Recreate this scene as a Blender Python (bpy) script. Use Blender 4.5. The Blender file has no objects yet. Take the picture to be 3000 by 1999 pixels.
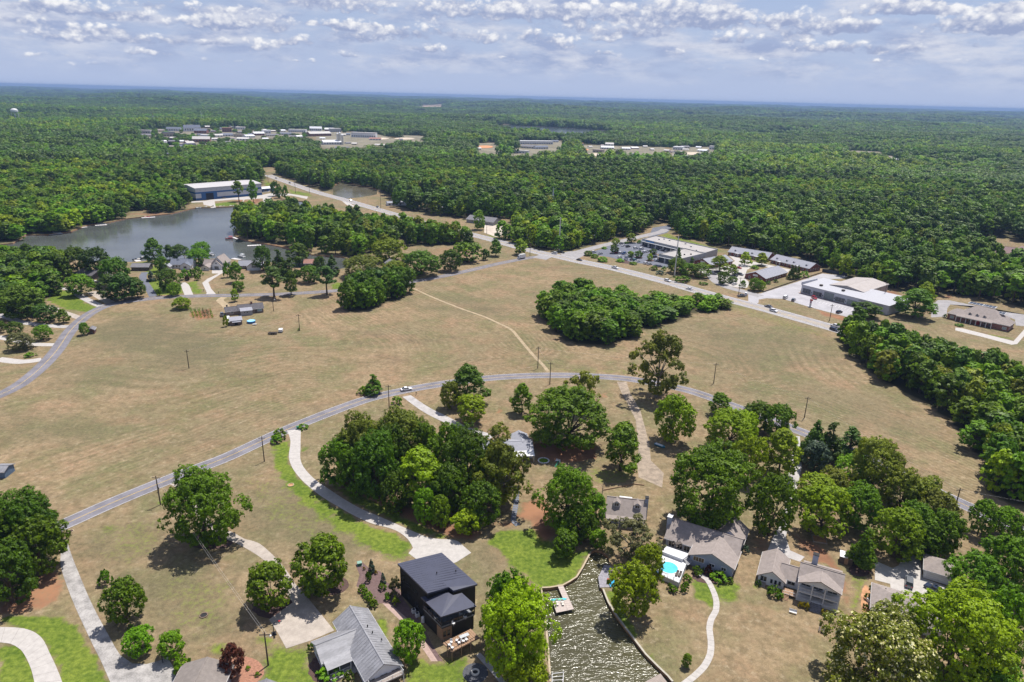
import bpy, math, random
import numpy as np
from mathutils import Vector, Matrix, geometry

sc = bpy.context.scene
col = sc.collection
rad = math.radians

# ------------------------------------------------------------------ camera
FX, CAM_H = 2008.0, 115.0
PITCH = math.atan((999.5 - 283) / FX)
ROLL = math.atan(75 / 3000)
_F = np.array([0, math.cos(PITCH), -math.sin(PITCH)])
_X = np.array([1.0, 0, 0])
_U = np.array([0, math.sin(PITCH), math.cos(PITCH)])
_R = math.cos(ROLL) * _X + math.sin(ROLL) * _U
_V = -math.sin(ROLL) * _X + math.cos(ROLL) * _U
cam_d = bpy.data.cameras.new('camera')
cam = bpy.data.objects.new('camera', cam_d)
col.objects.link(cam)
cam_d.sensor_width = 36.0
cam_d.lens = FX / 3000 * 36
cam_d.clip_start = 0.5
cam_d.clip_end = 60000
cam.matrix_world = Matrix(((_R[0], _V[0], -_F[0], 0), (_R[1], _V[1], -_F[1], 0), (_R[2], _V[2], -_F[2], CAM_H), (0, 0, 0, 1)))
sc.camera = cam

# photo pixel -> ground point (a pixel gives a direction, the ground gives the distance)
FR = {'F': (0, 0, 3000/2353), 'A1': (0, 240, .425), 'A2': (1000, 240, .425), 'A3': (2000, 240, .425),
      'B1': (0, 700, .425), 'B2': (1000, 700, .425), 'B3': (2000, 700, .425), 'D1': (0, 1250, .4776),
      'D2': (700, 1250, .4776), 'D3': (1400, 1250, .4776), 'D4': (2200, 1250, .4776), 'E1': (1680, 660, .2125),
      'E2': (2080, 680, .17), 'E3': (2200, 780, .1955), 'E4': (2700, 680, .2105), 'E5': (520, 500, .17),
      'E6': (380, 740, .1785), 'E7': (630, 860, .0893), 'E8': (380, 350, .34), 'G1': (1130, 1590, .2232),
      'G2': (880, 1770, .14875), 'G3': (1750, 1420, .21687), 'G4': (2190, 1590, .15947), 'G5': (2500, 1600, .1913),
      'G8': (1300, 380, .3655), 'S': (0, 0, 1)}
def px(fr, x, y):
    a, b, s = FR[fr]
    return a + x * s, b + y * s
def ray(u, v):
    return _F + (u - 1500) / FX * _R - (v - 999.5) / FX * _V
def gp(fr, x, y, z=0.0):
    d = ray(*px(fr, x, y))
    t = (z - CAM_H) / d[2]
    return Vector((t * d[0], t * d[1], z))
def gps(fr, pts, z=0.0):
    return [gp(fr, x, y, z) for x, y in pts]
def proj_np(P):
    q = np.asarray(P, float) - np.array([0, 0, CAM_H])
    zc = q @ _F
    return np.stack([1500 + FX * (q @ _R) / zc, 999.5 - FX * (q @ _V) / zc], -1)
def proj(p):
    return proj_np(np.array([p[0], p[1], p[2]]))
def height_at(base, v):
    lo, hi = 0.0, 60.0
    for _ in range(30):
        m = (lo + hi) / 2
        if proj((base[0], base[1], m))[1] > v: lo = m
        else: hi = m
    return m

# ------------------------------------------------------------------ sky, sun, exposure
SUN_EL = rad(68)
SUN_AZ = math.atan2(1.5, 2.1)                        # clockwise from +Y, towards +X
sun_dir = Vector((math.sin(SUN_AZ) * math.cos(SUN_EL), math.cos(SUN_AZ) * math.cos(SUN_EL), math.sin(SUN_EL)))
sun_d = bpy.data.lights.new('sun', 'SUN')
sun_d.energy = 4.9
sun_d.angle = rad(0.53)
sun_d.color = (1.0, 0.95, 0.87)
sun = bpy.data.objects.new('sun', sun_d)
col.objects.link(sun)
sun.rotation_euler = (-sun_dir).to_track_quat('-Z', 'Y').to_euler()
sun.location = (0, 0, 600)

world = bpy.data.worlds.new('World')
sc.world = world
world.use_nodes = True
wn, wl = world.node_tree.nodes, world.node_tree.links
wn.clear()
class NT:
    """tiny node-graph helper"""
    def __init__(s, nodes, links): s.n, s.l = nodes, links
    def node(s, t, **kw):
        o = s.n.new(t)
        for k, v in kw.items():
            if k == 'ins':
                for a, b in v.items():
                    if hasattr(b, 'is_output') or hasattr(b, 'links') and hasattr(b, 'node'): s.l.new(b, o.inputs[a])
                    else: o.inputs[a].default_value = b
            else: setattr(o, k, v)
        return o
    def m(s, op, a, b=0.0, c=None, clamp=False):
        o = s.n.new('ShaderNodeMath'); o.operation = op; o.use_clamp = clamp
        for i, q in enumerate((a, b, c)):
            if q is None: continue
            if isinstance(q, (int, float)): o.inputs[i].default_value = q
            else: s.l.new(q, o.inputs[i])
        return o.outputs[0]
    def vm(s, op, a, b=None, out=0):
        o = s.n.new('ShaderNodeVectorMath'); o.operation = op
        for i, q in enumerate((a, b)):
            if q is None: continue
            if isinstance(q, (tuple, list)): o.inputs[i].default_value = q
            else: s.l.new(q, o.inputs[i])
        return o.outputs[out]
    def mix(s, f, a, b, blend='MIX'):
        o = s.n.new('ShaderNodeMix'); o.data_type = 'RGBA'; o.blend_type = blend; o.clamp_factor = True
        for i, q in ((0, f), (6, a), (7, b)):
            if isinstance(q, (int, float)): o.inputs[i].default_value = q
            elif isinstance(q, (tuple, list)): o.inputs[i].default_value = tuple(q) if len(q) == 4 else (*q, 1)
            else: s.l.new(q, o.inputs[i])
        return o.outputs[2]
    def ramp(s, f, lo, hi):
        o = s.n.new('ShaderNodeMapRange'); o.interpolation_type = 'SMOOTHSTEP'
        s.l.new(f, o.inputs[0]); o.inputs[1].default_value = lo; o.inputs[2].default_value = hi
        return o.outputs[0]
    def noise(s, vec, scale, detail=4, rough=.55, dist=0.0, out=0):
        o = s.n.new('ShaderNodeTexNoise'); o.inputs['Scale'].default_value = scale
        o.inputs['Detail'].default_value = detail; o.inputs['Roughness'].default_value = rough
        o.inputs['Distortion'].default_value = dist
        if vec is not None: s.l.new(vec, o.inputs['Vector'])
        return o.outputs[out]
W = NT(wn, wl)
sky = W.node('ShaderNodeTexSky', sky_type='NISHITA', sun_disc=False, sun_elevation=SUN_EL, sun_rotation=SUN_AZ,
             altitude=200.0, air_density=1.0, dust_density=0.8, ozone_density=1.5)
tc = W.node('ShaderNodeTexCoord')
dvec = W.vm('NORMALIZE', tc.outputs['Generated'])
sep = W.node('ShaderNodeSeparateXYZ'); wl.new(dvec, sep.inputs[0])
elz = sep.outputs[2]
stretch = W.vm('MULTIPLY', dvec, (1, 1, 1.5))
# cumulus: (photo pixel centre, half width, half height, weight)
CLOUDS = [(70,61,55,14,.8),(261,35,120,26,.75),(414,58,70,18,.7),(733,68,105,26,1),(600,72,70,16,.8),(988,12,135,26,1),(1350,32,95,34,1),
 (1488,42,48,24,1),(1000,75,65,16,1),(1077,105,95,22,1),(1262,95,115,28,.75),(1434,118,42,16,1),(268,88,75,16,.9),(190,112,95,18,.9),(420,120,85,18,.95),
 (733,130,95,19,.95),(890,125,55,17,.9),(575,128,55,11,.75),(1262,146,42,12,1),(440,155,65,10,.85),(1020,160,48,9,.85),(1564,42,85,28,1),(1736,48,82,30,1),
 (1984,46,118,46,1.15),(2125,62,85,28,1),(1557,105,34,20,.95),(1857,95,100,18,1),(1647,126,68,20,.95),(1690,82,50,14,.9),(2150,118,65,18,1),(1774,118,50,13,.85),
 (2290,68,36,16,.95),(2386,80,95,30,1),(2507,84,62,19,.95),(2322,112,52,14,.85),(2424,143,92,18,1),(2628,26,98,26,1),(2715,32,70,18,.85),(2864,74,95,32,1.1),
 (2966,82,62,19,1),(2641,146,68,14,.95),(2966,25,52,18,.95),(2845,137,24,10,.85),(1774,162,40,9,.85),(110,20,130,22,.7),(520,20,120,22,.7),(150,165,90,9,.6),
 (2250,180,50,7,.6),(2560,175,40,7,.6),(1950,150,70,9,.6),(880,180,60,7,.6),(640,175,60,7,.6),(1480,170,50,7,.6),(2900,175,60,7,.5),(300,190,80,7,.5),(1150,190,70,6,.5),(1700,190,60,6,.5),(2100,200,70,6,.5),(2450,205,60,6,.5)]
dens = shade = None
wob = W.noise(stretch, 26, 4, .55, out=1)
wobv = W.vm('SCALE', W.vm('SUBTRACT', wob, (.5, .5, .5)), None)
wobv.node.inputs['Scale'].default_value = .016
dw = W.vm('ADD', dvec, wobv)
for (u, v, hw, hh, wt) in CLOUDS:
    c = Vector(ray(u, v)).normalized()
    r_ = Vector((c.y, -c.x, 0)).normalized()
    u_ = r_.cross(c).normalized()
    gw = 1.62 if wt >= 1 else 1.4
    aw, ah = hw * gw / FX, hh * gw * 1.05 / FX
    a = W.vm('DOT_PRODUCT', dw, tuple(r_ / aw), out=1)
    e = W.vm('DOT_PRODUCT', dw, tuple(u_ / ah), out=1)
    ef = W.m('MINIMUM', e, W.m('MULTIPLY', e, 2.05))
    q = W.m('MULTIPLY', W.m('SUBTRACT', 1.0, W.m('MULTIPLY_ADD', a, a, W.m('MULTIPLY', ef, ef)), clamp=True), wt)
    sh = W.m('MULTIPLY', q, e)
    dens = q if dens is None else W.m('ADD', dens, q)
    shade = sh if shade is None else W.m('ADD', shade, sh)
ahead = W.m('GREATER_THAN', sep.outputs[1], .3)
dens = W.m('MULTIPLY', dens, ahead)
fine = W.noise(stretch, 48, 7, .6)
fine2 = W.noise(W.vm('ADD', stretch, (0, 0, .010)), 48, 7, .6)
# the field of clouds goes on overhead and behind in the same way
up_n = W.noise(stretch, 5.5, 8, .6)
upc = W.m('MULTIPLY', W.ramp(up_n, .52, .66), W.ramp(elz, .12, .2))
vo = W.node('ShaderNodeTexVoronoi', feature='SMOOTH_F1', ins={'Scale': 62.0, 'Smoothness': .35, 'Detail': 2.0, 'Roughness': .55})
wl.new(W.vm('ADD', stretch, wobv), vo.inputs['Vector'])
puff = W.m('MULTIPLY', W.m('SUBTRACT', .66, vo.outputs['Distance']), W.m('MULTIPLY', dens, 2.2, clamp=True))
cov = W.ramp(W.m('ADD', dens, W.m('ADD', puff, W.m('MULTIPLY', W.m('SUBTRACT', fine, .5), 1.0))), .12, .80)
cov = W.m('MAXIMUM', cov, W.m('MULTIPLY', upc, .85))
thin_n = W.noise(W.vm('MULTIPLY', dvec, (1, 1, 4.0)), 9, 7, .6)
thin = W.m('MULTIPLY', W.m('MULTIPLY', W.ramp(thin_n, .38, .62), W.ramp(elz, .004, .06)), .85)
lit = W.m('DIVIDE', shade, W.m('ADD', dens, .05))
lit = W.m('ADD', W.m('ADD', lit, W.m('MULTIPLY', puff, .75)), W.m('MULTIPLY', W.m('SUBTRACT', fine, fine2), 1.6))
lit = W.ramp(lit, -.5, .75)
skyc = W.mix(1.0, sky.outputs[0], (1.0, 1.03, 1.25, 1), 'MULTIPLY')
skyc = W.mix(W.ramp(elz, -.02, .30), (5.7, 6.8, 9.6, 1), skyc)
veil = W.mix(thin, skyc, W.mix(W.ramp(W.noise(W.vm('MULTIPLY', dvec, (1, 1, 3.2)), 17, 6, .6), .36, .64), (4.3, 5.2, 7.9, 1), (8.8, 9.1, 10.3, 1)))
cloudc = W.mix(lit, (4.3, 5.1, 7.6, 1), (12.0, 12.0, 12.2, 1))
farfade = W.ramp(elz, .01, .06)
cov = W.m('MULTIPLY', cov, W.m('ADD', W.m('MULTIPLY', farfade, .35), .65))
fin = W.mix(cov, veil, cloudc)
bg = W.node('ShaderNodeBackground', ins={'Strength': 0.060})
wl.new(fin, bg.inputs['Color'])
wo = W.node('ShaderNodeOutputWorld')
wl.new(bg.outputs[0], wo.inputs[0])
world.cycles.sampling_method = 'MANUAL'
world.cycles.sample_map_resolution = 512

sc.view_settings.view_transform = 'Standard'
sc.view_settings.look = 'None'
sc.view_settings.exposure = 0.42
sc.view_settings.gamma = 1.0
sc.view_settings.use_curve_mapping = False
cy = sc.cycles
cy.max_bounces = 4; cy.diffuse_bounces = 2; cy.glossy_bounces = 2; cy.transmission_bounces = 3
cy.transparent_max_bounces = 4; cy.volume_bounces = 0
cy.caustics_reflective = False; cy.caustics_refractive = False
cy.use_adaptive_sampling = True; cy.adaptive_threshold = 0.015
cy.use_denoising = True
cy.sample_clamp_indirect = 6.0

# ------------------------------------------------------------------ materials
MATS = {}
def mat(name, c, rough=.8, var=.18, scale=1.2, c2=None, metal=0.0, spec=.3, bump=0.0, coat=0.0, streak=None):
    """procedural paint / stone / soil: two tones by noise plus fine grain"""
    if name in MATS: return MATS[name]
    m = bpy.data.materials.new(name); m.use_nodes = True
    nt = m.node_tree; nt.nodes.clear(); N = NT(nt.nodes, nt.links)
    t = N.node('ShaderNodeTexCoord')
    v = t.outputs['Object']
    if streak: v = N.vm('MULTIPLY', v, streak)
    n1 = N.noise(v, scale, 5, .6)
    n2 = N.noise(v, scale * 9, 2, .5)
    f = N.m('ADD', N.m('MULTIPLY', n1, .7), N.m('MULTIPLY', n2, .3))
    f = N.ramp(f, .3, .7)
    lo = tuple(x * (1 - var) for x in c); hi = c2 or tuple(min(1, x * (1 + var)) for x in c)
    cc = N.mix(f, lo, hi)
    b = N.node('ShaderNodeBsdfPrincipled', ins={'Roughness': rough, 'Metallic': metal, 'Specular IOR Level': spec, 'Coat Weight': coat})
    nt.links.new(cc, b.inputs['Base Color'])
    if bump:
        bp = N.node('ShaderNodeBump', ins={'Strength': bump, 'Distance': .05})
        nt.links.new(n2, bp.inputs['Height']); nt.links.new(bp.outputs[0], b.inputs['Normal'])
    o = N.node('ShaderNodeOutputMaterial'); nt.links.new(b.outputs[0], o.inputs[0])
    MATS[name] = m
    return m
def leafmat(name, c, hue=.022, val=.48, trans=.30):
    if name in MATS: return MATS[name]
    m = bpy.data.materials.new(name); m.use_nodes = True
    nt = m.node_tree; nt.nodes.clear(); N = NT(nt.nodes, nt.links)
    oi = N.node('ShaderNodeObjectInfo'); ge = N.node('ShaderNodeNewGeometry')
    t = N.node('ShaderNodeTexCoord')
    n1 = N.noise(t.outputs['Object'], .35, 2, .5)
    rl = ge.outputs['Random Per Island']
    f = N.m('ADD', N.m('MULTIPLY', n1, .9), N.m('MULTIPLY', rl, .55))
    f = N.m('ADD', f, N.m('MULTIPLY', oi.outputs['Random'], .35))
    f = N.ramp(f, .35, 1.35)
    dark = tuple(x * (1 - val) for x in c)
    hi = (min(1, c[0] * (1.55 + hue * 4)), min(1, c[1] * 1.45), c[2] * 1.0)
    cc = N.mix(f, dark, hi)
    hs = N.node('ShaderNodeHueSaturation', ins={'Saturation': 1.12, 'Value': 1.18}); nt.links.new(cc, hs.inputs['Color'])
    nt.links.new(N.m('ADD', N.m('MULTIPLY', oi.outputs['Random'], hue * 1.4), .5 - hue * .7), hs.inputs['Hue'])
    stand = N.noise(ge.outputs['Position'], .011, 3, .6)
    cc = N.mix(1.0, hs.outputs[0], N.mix(N.ramp(stand, .34, .66), (.70, .75, .85, 1), (1.26, 1.22, 1.0, 1)), 'MULTIPLY')
    d = N.node('ShaderNodeBsdfPrincipled', ins={'Roughness': .55, 'Specular IOR Level': .25})
    nt.links.new(cc, d.inputs['Base Color'])
    tr = N.node('ShaderNodeBsdfTranslucent')
    nt.links.new(N.mix(1.0, cc, (1.25, 1.3, .45, 1), 'MULTIPLY'), tr.inputs[0])
    mx = N.node('ShaderNodeMixShader', ins={0: trans})
    nt.links.new(d.outputs[0], mx.inputs[1]); nt.links.new(tr.outputs[0], mx.inputs[2])
    o = N.node('ShaderNodeOutputMaterial'); nt.links.new(mx.outputs[0], o.inputs[0])
    MATS[name] = m
    return m
L_DARK = leafmat('foliage_dark_green', (.062, .12, .016))
L_MID = leafmat('foliage_mid_green', (.092, .172, .016))
L_BRIGHT = leafmat('foliage_yellow_green', (.160, .238, .024))
L_OLIVE = leafmat('foliage_olive', (.13, .165, .036))
L_PINE = leafmat('foliage_pine', (.06, .112, .026), trans=.12)
L_DEEP = leafmat('foliage_deep_green', (.04, .08, .016), trans=.15)
L_BLUE = leafmat('foliage_blue_spruce', (.060, .095, .085), trans=.1)
L_RED = leafmat('foliage_purple_red', (.060, .022, .020), hue=.01, trans=.15)
L_GREY = leafmat('foliage_greyish', (.105, .115, .070))
L_YEL = leafmat('foliage_gold', (.30, .26, .02))
L_LUSH = leafmat('foliage_lush_green', (.105, .208, .020))
BARK = mat('bark_brown', (.085, .062, .045), .9, .35, 3, bump=.6)
BARKG = mat('bark_grey', (.20, .18, .155), .9, .3, 3, bump=.6)
ASPH = mat('asphalt_road', (.165, .158, .180), .85, .26, .22)
HWY = mat('concrete_highway', (.27, .258, .265), .85, .16, .3)
LOT = mat('asphalt_lot', (.120, .128, .160), .85, .18, .25)
CONC = mat('concrete_pale', (.40, .375, .355), .8, .12, .8)
CONC_ST = mat('concrete_stained', (.30, .285, .275), .85, .38, .35)
CONC_TAN = mat('concrete_tan', (.36, .315, .275), .85, .18, .5)
CONC_MID = mat('concrete_grey', (.37, .35, .345), .85, .2, .35)
JOINT = mat('joint_dark', (.20, .18, .16), .95)
GRAVEL = mat('gravel_track', (.275, .222, .172), .95, .35, .5, bump=.4)
TRAIL = mat('trail_dust', (.325, .255, .165), .95, .25, .4)
MULCH = mat('mulch_bed', (.085, .052, .045), .95, .35, 2.5, bump=.6)
REDSOIL = mat('red_soil', (.40, .215, .115), .95, .3, .6)
WHITE = mat('white_paint', (.60, .60, .61), .5, .05)
CREAM = mat('cream_paint', (.62, .59, .53), .6, .08)
BLACKW = mat('black_siding', (.016, .016, .017), .6, .3, 2)
BLACKR = mat('black_metal_roof', (.046, .050, .080), .45, .1, .5, spec=.45)
GREYMETAL = mat('grey_metal_roof', (.245, .245, .265), .45, .28, .6, spec=.4, streak=(1, .25, 1))
SHING_T = mat('shingle_tan', (.275, .236, .220), .9, .15, 1.2, bump=.3)
SHING_G = mat('shingle_grey', (.175, .17, .185), .9, .16, 1.2, bump=.3)
SHING_D = mat('shingle_dark', (.100, .095, .105), .9, .2, 1.2, bump=.3)
SHING_B = mat('shingle_slate_blue', (.145, .160, .205), .9, .14, 1.0, bump=.3)
SHING_L = mat('shingle_light_grey', (.27, .275, .315), .9, .1, 1.0, bump=.3)
SIDE_B = mat('siding_pale_blue', (.30, .345, .45), .7, .05)
SIDE_W = mat('siding_white', (.66, .67, .70), .7, .05)
SIDE_BR = mat('siding_brown', (.200, .155, .130), .8, .12)
SIDE_G = mat('siding_grey', (.30, .30, .315), .75, .1)
SIDE_DK = mat('siding_dark_brown', (.085, .070, .062), .8, .15)
BRICK = mat('brick_red', (.185, .070, .058), .9, .3, 3)
BRICKP = mat('brick_pinkish', (.25, .125, .105), .9, .25, 3)
GLASS = mat('window_glass', (.022, .028, .036), .12, .3, .6, spec=.6)
GLASS_B = mat('shop_glass', (.030, .038, .052), .15, .3, .4, spec=.6)
WOOD = mat('weathered_wood', (.29, .245, .215), .85, .2, 2, streak=(1, 6, 1))
WOODT = mat('cedar_wood', (.30, .19, .12), .8, .2, 2)
POLEM = mat('pole_wood', (.085, .066, .052), .9, .25, 2)
STEEL = mat('galvanised_steel', (.42, .43, .44), .5, .1)
TILE_TOP = mat('flat_roof_membrane', (.34, .32, .31), .85, .12, .12)
TPOOL = mat('pool_water', (.10, .50, .68), .08, .1, .8, spec=.5)
BLUEP = mat('marina_blue', (.026, .090, .235), .6, .08)
CORR = mat('pale_corrugated', (.42, .43, .47), .55, .07, .3)
CORRT = mat('tan_corrugated', (.36, .325, .31), .6, .1, .3)
RED = mat('red_paint', (.42, .02, .025), .4, .1)
TEAL = mat('teal_plastic', (.05, .42, .52), .5, .1)
GREENP = mat('green_plastic', (.02, .16, .09), .5, .1)
BLK = mat('black_rubber', (.018, .018, .020), .7, .2)
YELLOW = mat('yellow_road_paint', (.55, .38, .10), .8, .2, 1)
WPAINT = mat('white_road_paint', (.62, .60, .58), .8, .2, 1)
WIRE = mat('aluminium_wire', (.42, .41, .40), .5, .05)
ORANGE = mat('orange_clay', (.52, .25, .12), .95, .2, .3)

# ------------------------------------------------------------------ geometry helpers
class Geo:
    def __init__(s): s.v, s.f = [], []
    def add(s, vs, fs):
        k = len(s.v); s.v += [tuple(p) for p in vs]; s.f += [tuple(i + k for i in f) for f in fs]; return s
    def box(s, x0, x1, y0, y1, z0, z1):
        return s.add([(x0,y0,z0),(x1,y0,z0),(x1,y1,z0),(x0,y1,z0),(x0,y0,z1),(x1,y0,z1),(x1,y1,z1),(x0,y1,z1)],
                     [(3,2,1,0),(4,5,6,7),(0,1,5,4),(1,2,6,5),(2,3,7,6),(3,0,4,7)])
    def hexa(s, b, t):
        n = len(b)
        return s.add(list(b) + list(t), [tuple(range(n))[::-1], tuple(range(n, 2*n))] + [(i, (i+1) % n, n + (i+1) % n, n + i) for i in range(n)])
    def prism(s, poly, z0, z1):
        return s.hexa([(p[0], p[1], z0) for p in poly], [(p[0], p[1], z1) for p in poly])
    def slab(s, quad, th):
        """a thick plate: quad = top corners, th = thickness downwards"""
        return s.hexa([(p[0], p[1], p[2] - th) for p in quad], quad)
    def tube(s, p0, p1, r0, r1=None, n=7):
        r1 = r0 if r1 is None else r1
        p0, p1 = Vector(p0), Vector(p1); d = (p1 - p0).normalized()
        a = d.orthogonal().normalized(); b = d.cross(a)
        A = [p0 + (a * math.cos(2*math.pi*i/n) + b * math.sin(2*math.pi*i/n)) * r0 for i in range(n)]
        B = [p1 + (a * math.cos(2*math.pi*i/n) + b * math.sin(2*math.pi*i/n)) * r1 for i in range(n)]
        return s.add(A + B, [(i, (i+1) % n, n + (i+1) % n, n + i) for i in range(n)] + [tuple(range(n))[::-1], tuple(range(n, 2*n))])
    def ball(s, c, r, rz=None, n=8, m=5):
        rz = r if rz is None else rz
        vs = [(c[0], c[1], c[2] - rz)]; fs = []
        for j in range(1, m):
            t = math.pi * j / m - math.pi / 2
            for i in range(n):
                q = 2 * math.pi * i / n
                vs.append((c[0] + r*math.cos(t)*math.cos(q), c[1] + r*math.cos(t)*math.sin(q), c[2] + rz*math.sin(t)))
        vs.append((c[0], c[1], c[2] + rz))
        for i in range(n):
            fs.append((0, 1 + (i+1) % n, 1 + i))
            for j in range(m - 2):
                a = 1 + j*n
                fs.append((a + i, a + (i+1) % n, a + n + (i+1) % n, a + n + i))
            a = 1 + (m-2)*n
            fs.append((a + i, a + (i+1) % n, len(vs) - 1))
        return s.add(vs, fs)
    def mesh(s, name, m):
        me = bpy.data.meshes.new(name); me.from_pydata(s.v, [], s.f)
        if m: me.materials.append(m)
        return me
    def build(s, name, m, parent=None, smooth=False):
        o = bpy.data.objects.new(name, s.mesh(name, m)); col.objects.link(o)
        if parent is not None: o.parent = parent
        if smooth: o.data.shade_smooth()
        return o
def G(): return Geo()
def tag(o, label=None, cat=None, group=None, kind=None):
    if label: o['label'] = label
    if cat: o['category'] = cat
    if group: o['group'] = group
    if kind: o['kind'] = kind
    return o
def thing(name, label, cat, loc=(0, 0, 0), rz=0.0, group=None):
    o = bpy.data.objects.new(name, None); col.objects.link(o)
    o.location = loc; o.rotation_euler = (0, 0, rz); o.empty_display_size = .5
    return tag(o, label, cat, group)
def place(name, label, cat, A, B, group=None):
    """root at A, local x towards B, local y to the left of A->B; returns root and |AB|"""
    d = B - A
    return thing(name, label, cat, (A.x, A.y, 0), math.atan2(d.y, d.x), group), math.hypot(d.x, d.y)
def copy_tree(o, parent=None):
    c = o.copy(); col.objects.link(c); c.parent = parent
    for ch in list(o.children): copy_tree(ch, c)
    return c
def shared(me, name, parent, loc=(0, 0, 0), rz=0.0):
    o = bpy.data.objects.new(name, me); col.objects.link(o); o.parent = parent
    o.location = loc; o.rotation_euler = (0, 0, rz)
    return o
def sheet(name, poly, z, m, kind='structure', parent=None, th=None, label=None, cat=None):
    g = Geo()
    if th: g.prism([(p[0], p[1]) for p in poly], z - th, z)
    else: g.add([(p[0], p[1], z) for p in poly], [tuple(range(len(poly)))])
    me = g.mesh(name, m)
    if not th:
        if me.polygons[0].normal.z < 0: me.flip_normals()
    o = bpy.data.objects.new(name, me); col.objects.link(o)
    if parent is not None: o.parent = parent
    elif kind: o['kind'] = kind
    if label: tag(o, label, cat)
    return o
def smooth_line(pts, step=4.0):
    """Catmull-Rom through ground points, resampled"""
    P = [Vector((p[0], p[1], 0)) for p in pts]
    P = [P[0] * 2 - P[1]] + P + [P[-1] * 2 - P[-2]]
    out = []
    for i in range(1, len(P) - 2):
        a, b, c, d = P[i-1], P[i], P[i+1], P[i+2]
        n = max(1, int((c - b).length / step))
        for k in range(n):
            t = k / n
            out.append(.5 * ((2*b) + (c - a)*t + (2*a - 5*b + 4*c - d)*t*t + (3*b - a - 3*c + d)*t**3))
    out.append(P[-2])
    return out
def offset_line(line, off):
    o = []
    for i, p in enumerate(line):
        d = (line[min(i+1, len(line)-1)] - line[max(i-1, 0)]).normalized()
        o.append(p + Vector((-d.y, d.x, 0)) * off)
    return o
def ribbon(name, line, w0, w1, z, m, kind='structure', parent=None):
    """strip between offsets w0..w1 (metres left of the line)"""
    L, R = offset_line(line, w1), offset_line(line, w0)
    g = Geo(); n = len(line)
    g.add([(p.x, p.y, z) for p in R] + [(p.x, p.y, z) for p in L], [(i, i+1, n+i+1, n+i) for i in range(n-1)])
    o = g.build(name, m, parent)
    if parent is None and kind: o['kind'] = kind
    return o
def resample(pts, n):
    P = [Vector((p[0], p[1], 0)) for p in pts]
    ds = [0]
    for a, b in zip(P, P[1:]): ds.append(ds[-1] + (b - a).length)
    out = []
    for k in range(n):
        t = ds[-1] * k / (n - 1)
        i = max(j for j in range(len(ds)) if ds[j] <= t + 1e-9); i = min(i, len(P) - 2)
        out.append(P[i].lerp(P[i+1], (t - ds[i]) / max(1e-9, ds[i+1] - ds[i])))
    return out
def slabs(name, left, right, m, z=.05, every=3.2, gap=.05):
    """a concrete drive laid in slabs: base sheet with dark joints, each slab its own piece"""
    Ls, Rs = smooth_line(left, 1.5), smooth_line(right, 1.5)
    ln = sum((b - a).length for a, b in zip(Ls, Ls[1:]))
    n = max(2, int(ln / every))
    sub = 3
    L, R = resample(Ls, n * sub + 1), resample(Rs, n * sub + 1)
    g = Geo(); k = len(L)
    g.add([(p.x, p.y, z - .02) for p in L] + [(p.x, p.y, z - .02) for p in R], [(i, k+i, k+i+1, i+1) for i in range(k-1)])
    root = g.build(name, JOINT); root['kind'] = 'structure'
    for i in range(n):
        seg = range(i*sub, i*sub + sub + 1)
        l = [L[j].copy() for j in seg]; r = [R[j].copy() for j in seg]
        for q in (l, r):
            d0 = (q[1] - q[0]).normalized() * gap * .5; q[0] += d0
            d1 = (q[-1] - q[-2]).normalized() * gap * .5; q[-1] -= d1
        s = Geo(); c = len(l)
        dz = random.uniform(-.003, .003)
        s.add([(p.x, p.y, z + dz) for p in l] + [(p.x, p.y, z + dz) for p in r], [(j, c+j, c+j+1, j+1) for j in range(c-1)])
        s.build('slab', m, root)
    return root
random.seed(7)
# ================================================================== SETTING
# ---------- water outlines (photo pixels, along the banks)
COVE = [px('D3', *p) for p in [(445,1568),(437,1450),(428,1330),(415,1200),(400,1080),(388,992),(440,990),(520,976),(565,950),(605,925),(640,870),(672,810),(692,770),(720,756),
        (762,766),(800,800),(812,850),(775,870),(745,940),(748,985),(768,1000),(800,1080),(845,1155),(900,1230),(960,1308),(1030,1400),(1100,1470),(1165,1532),(1195,1568),(1270,1720),(1330,1900),(480,1900),(455,1720)]]
LAKE = [(-260,742),(38,712),(76,688),(140,687),(204,679),(255,660),(319,651),(365,641),(425,634),(500,626),(556,612),(578,608),(629,607),(697,604),(762,599),(776,592),(784,578),(795,580),(803,592),
        (850,588),(905,590),(910,606),(890,618),(850,622),(800,620),(740,628),(705,645),(692,668),(684,690),(722,705),(786,716),(846,727),(914,746),(1000,752),(1045,766),(1040,780),(960,795),
        (900,790),(840,778),(790,768),(720,762),(640,758),(560,758),(450,762),(385,768),(300,767),(150,757),(0,756),(-260,775)]
POND = [(975,545),(1000,531),(1040,541),(1105,554),(1104,570),(1085,574),(1040,580),(1000,584),(975,572)]
FARLAKE = [(1440,366),(1500,367),(1560,370),(1640,374),(1710,377),(1790,384),(1800,394),(1740,402),(1640,403),(1560,392),(1460,380),(1430,373)]
WATERS = {'cove_water': COVE, 'lake_water': LAKE, 'pond_water': POND, 'reservoir_water': FARLAKE}
def wpoly(pts): return [gp('S', *p) for p in pts]

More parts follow.
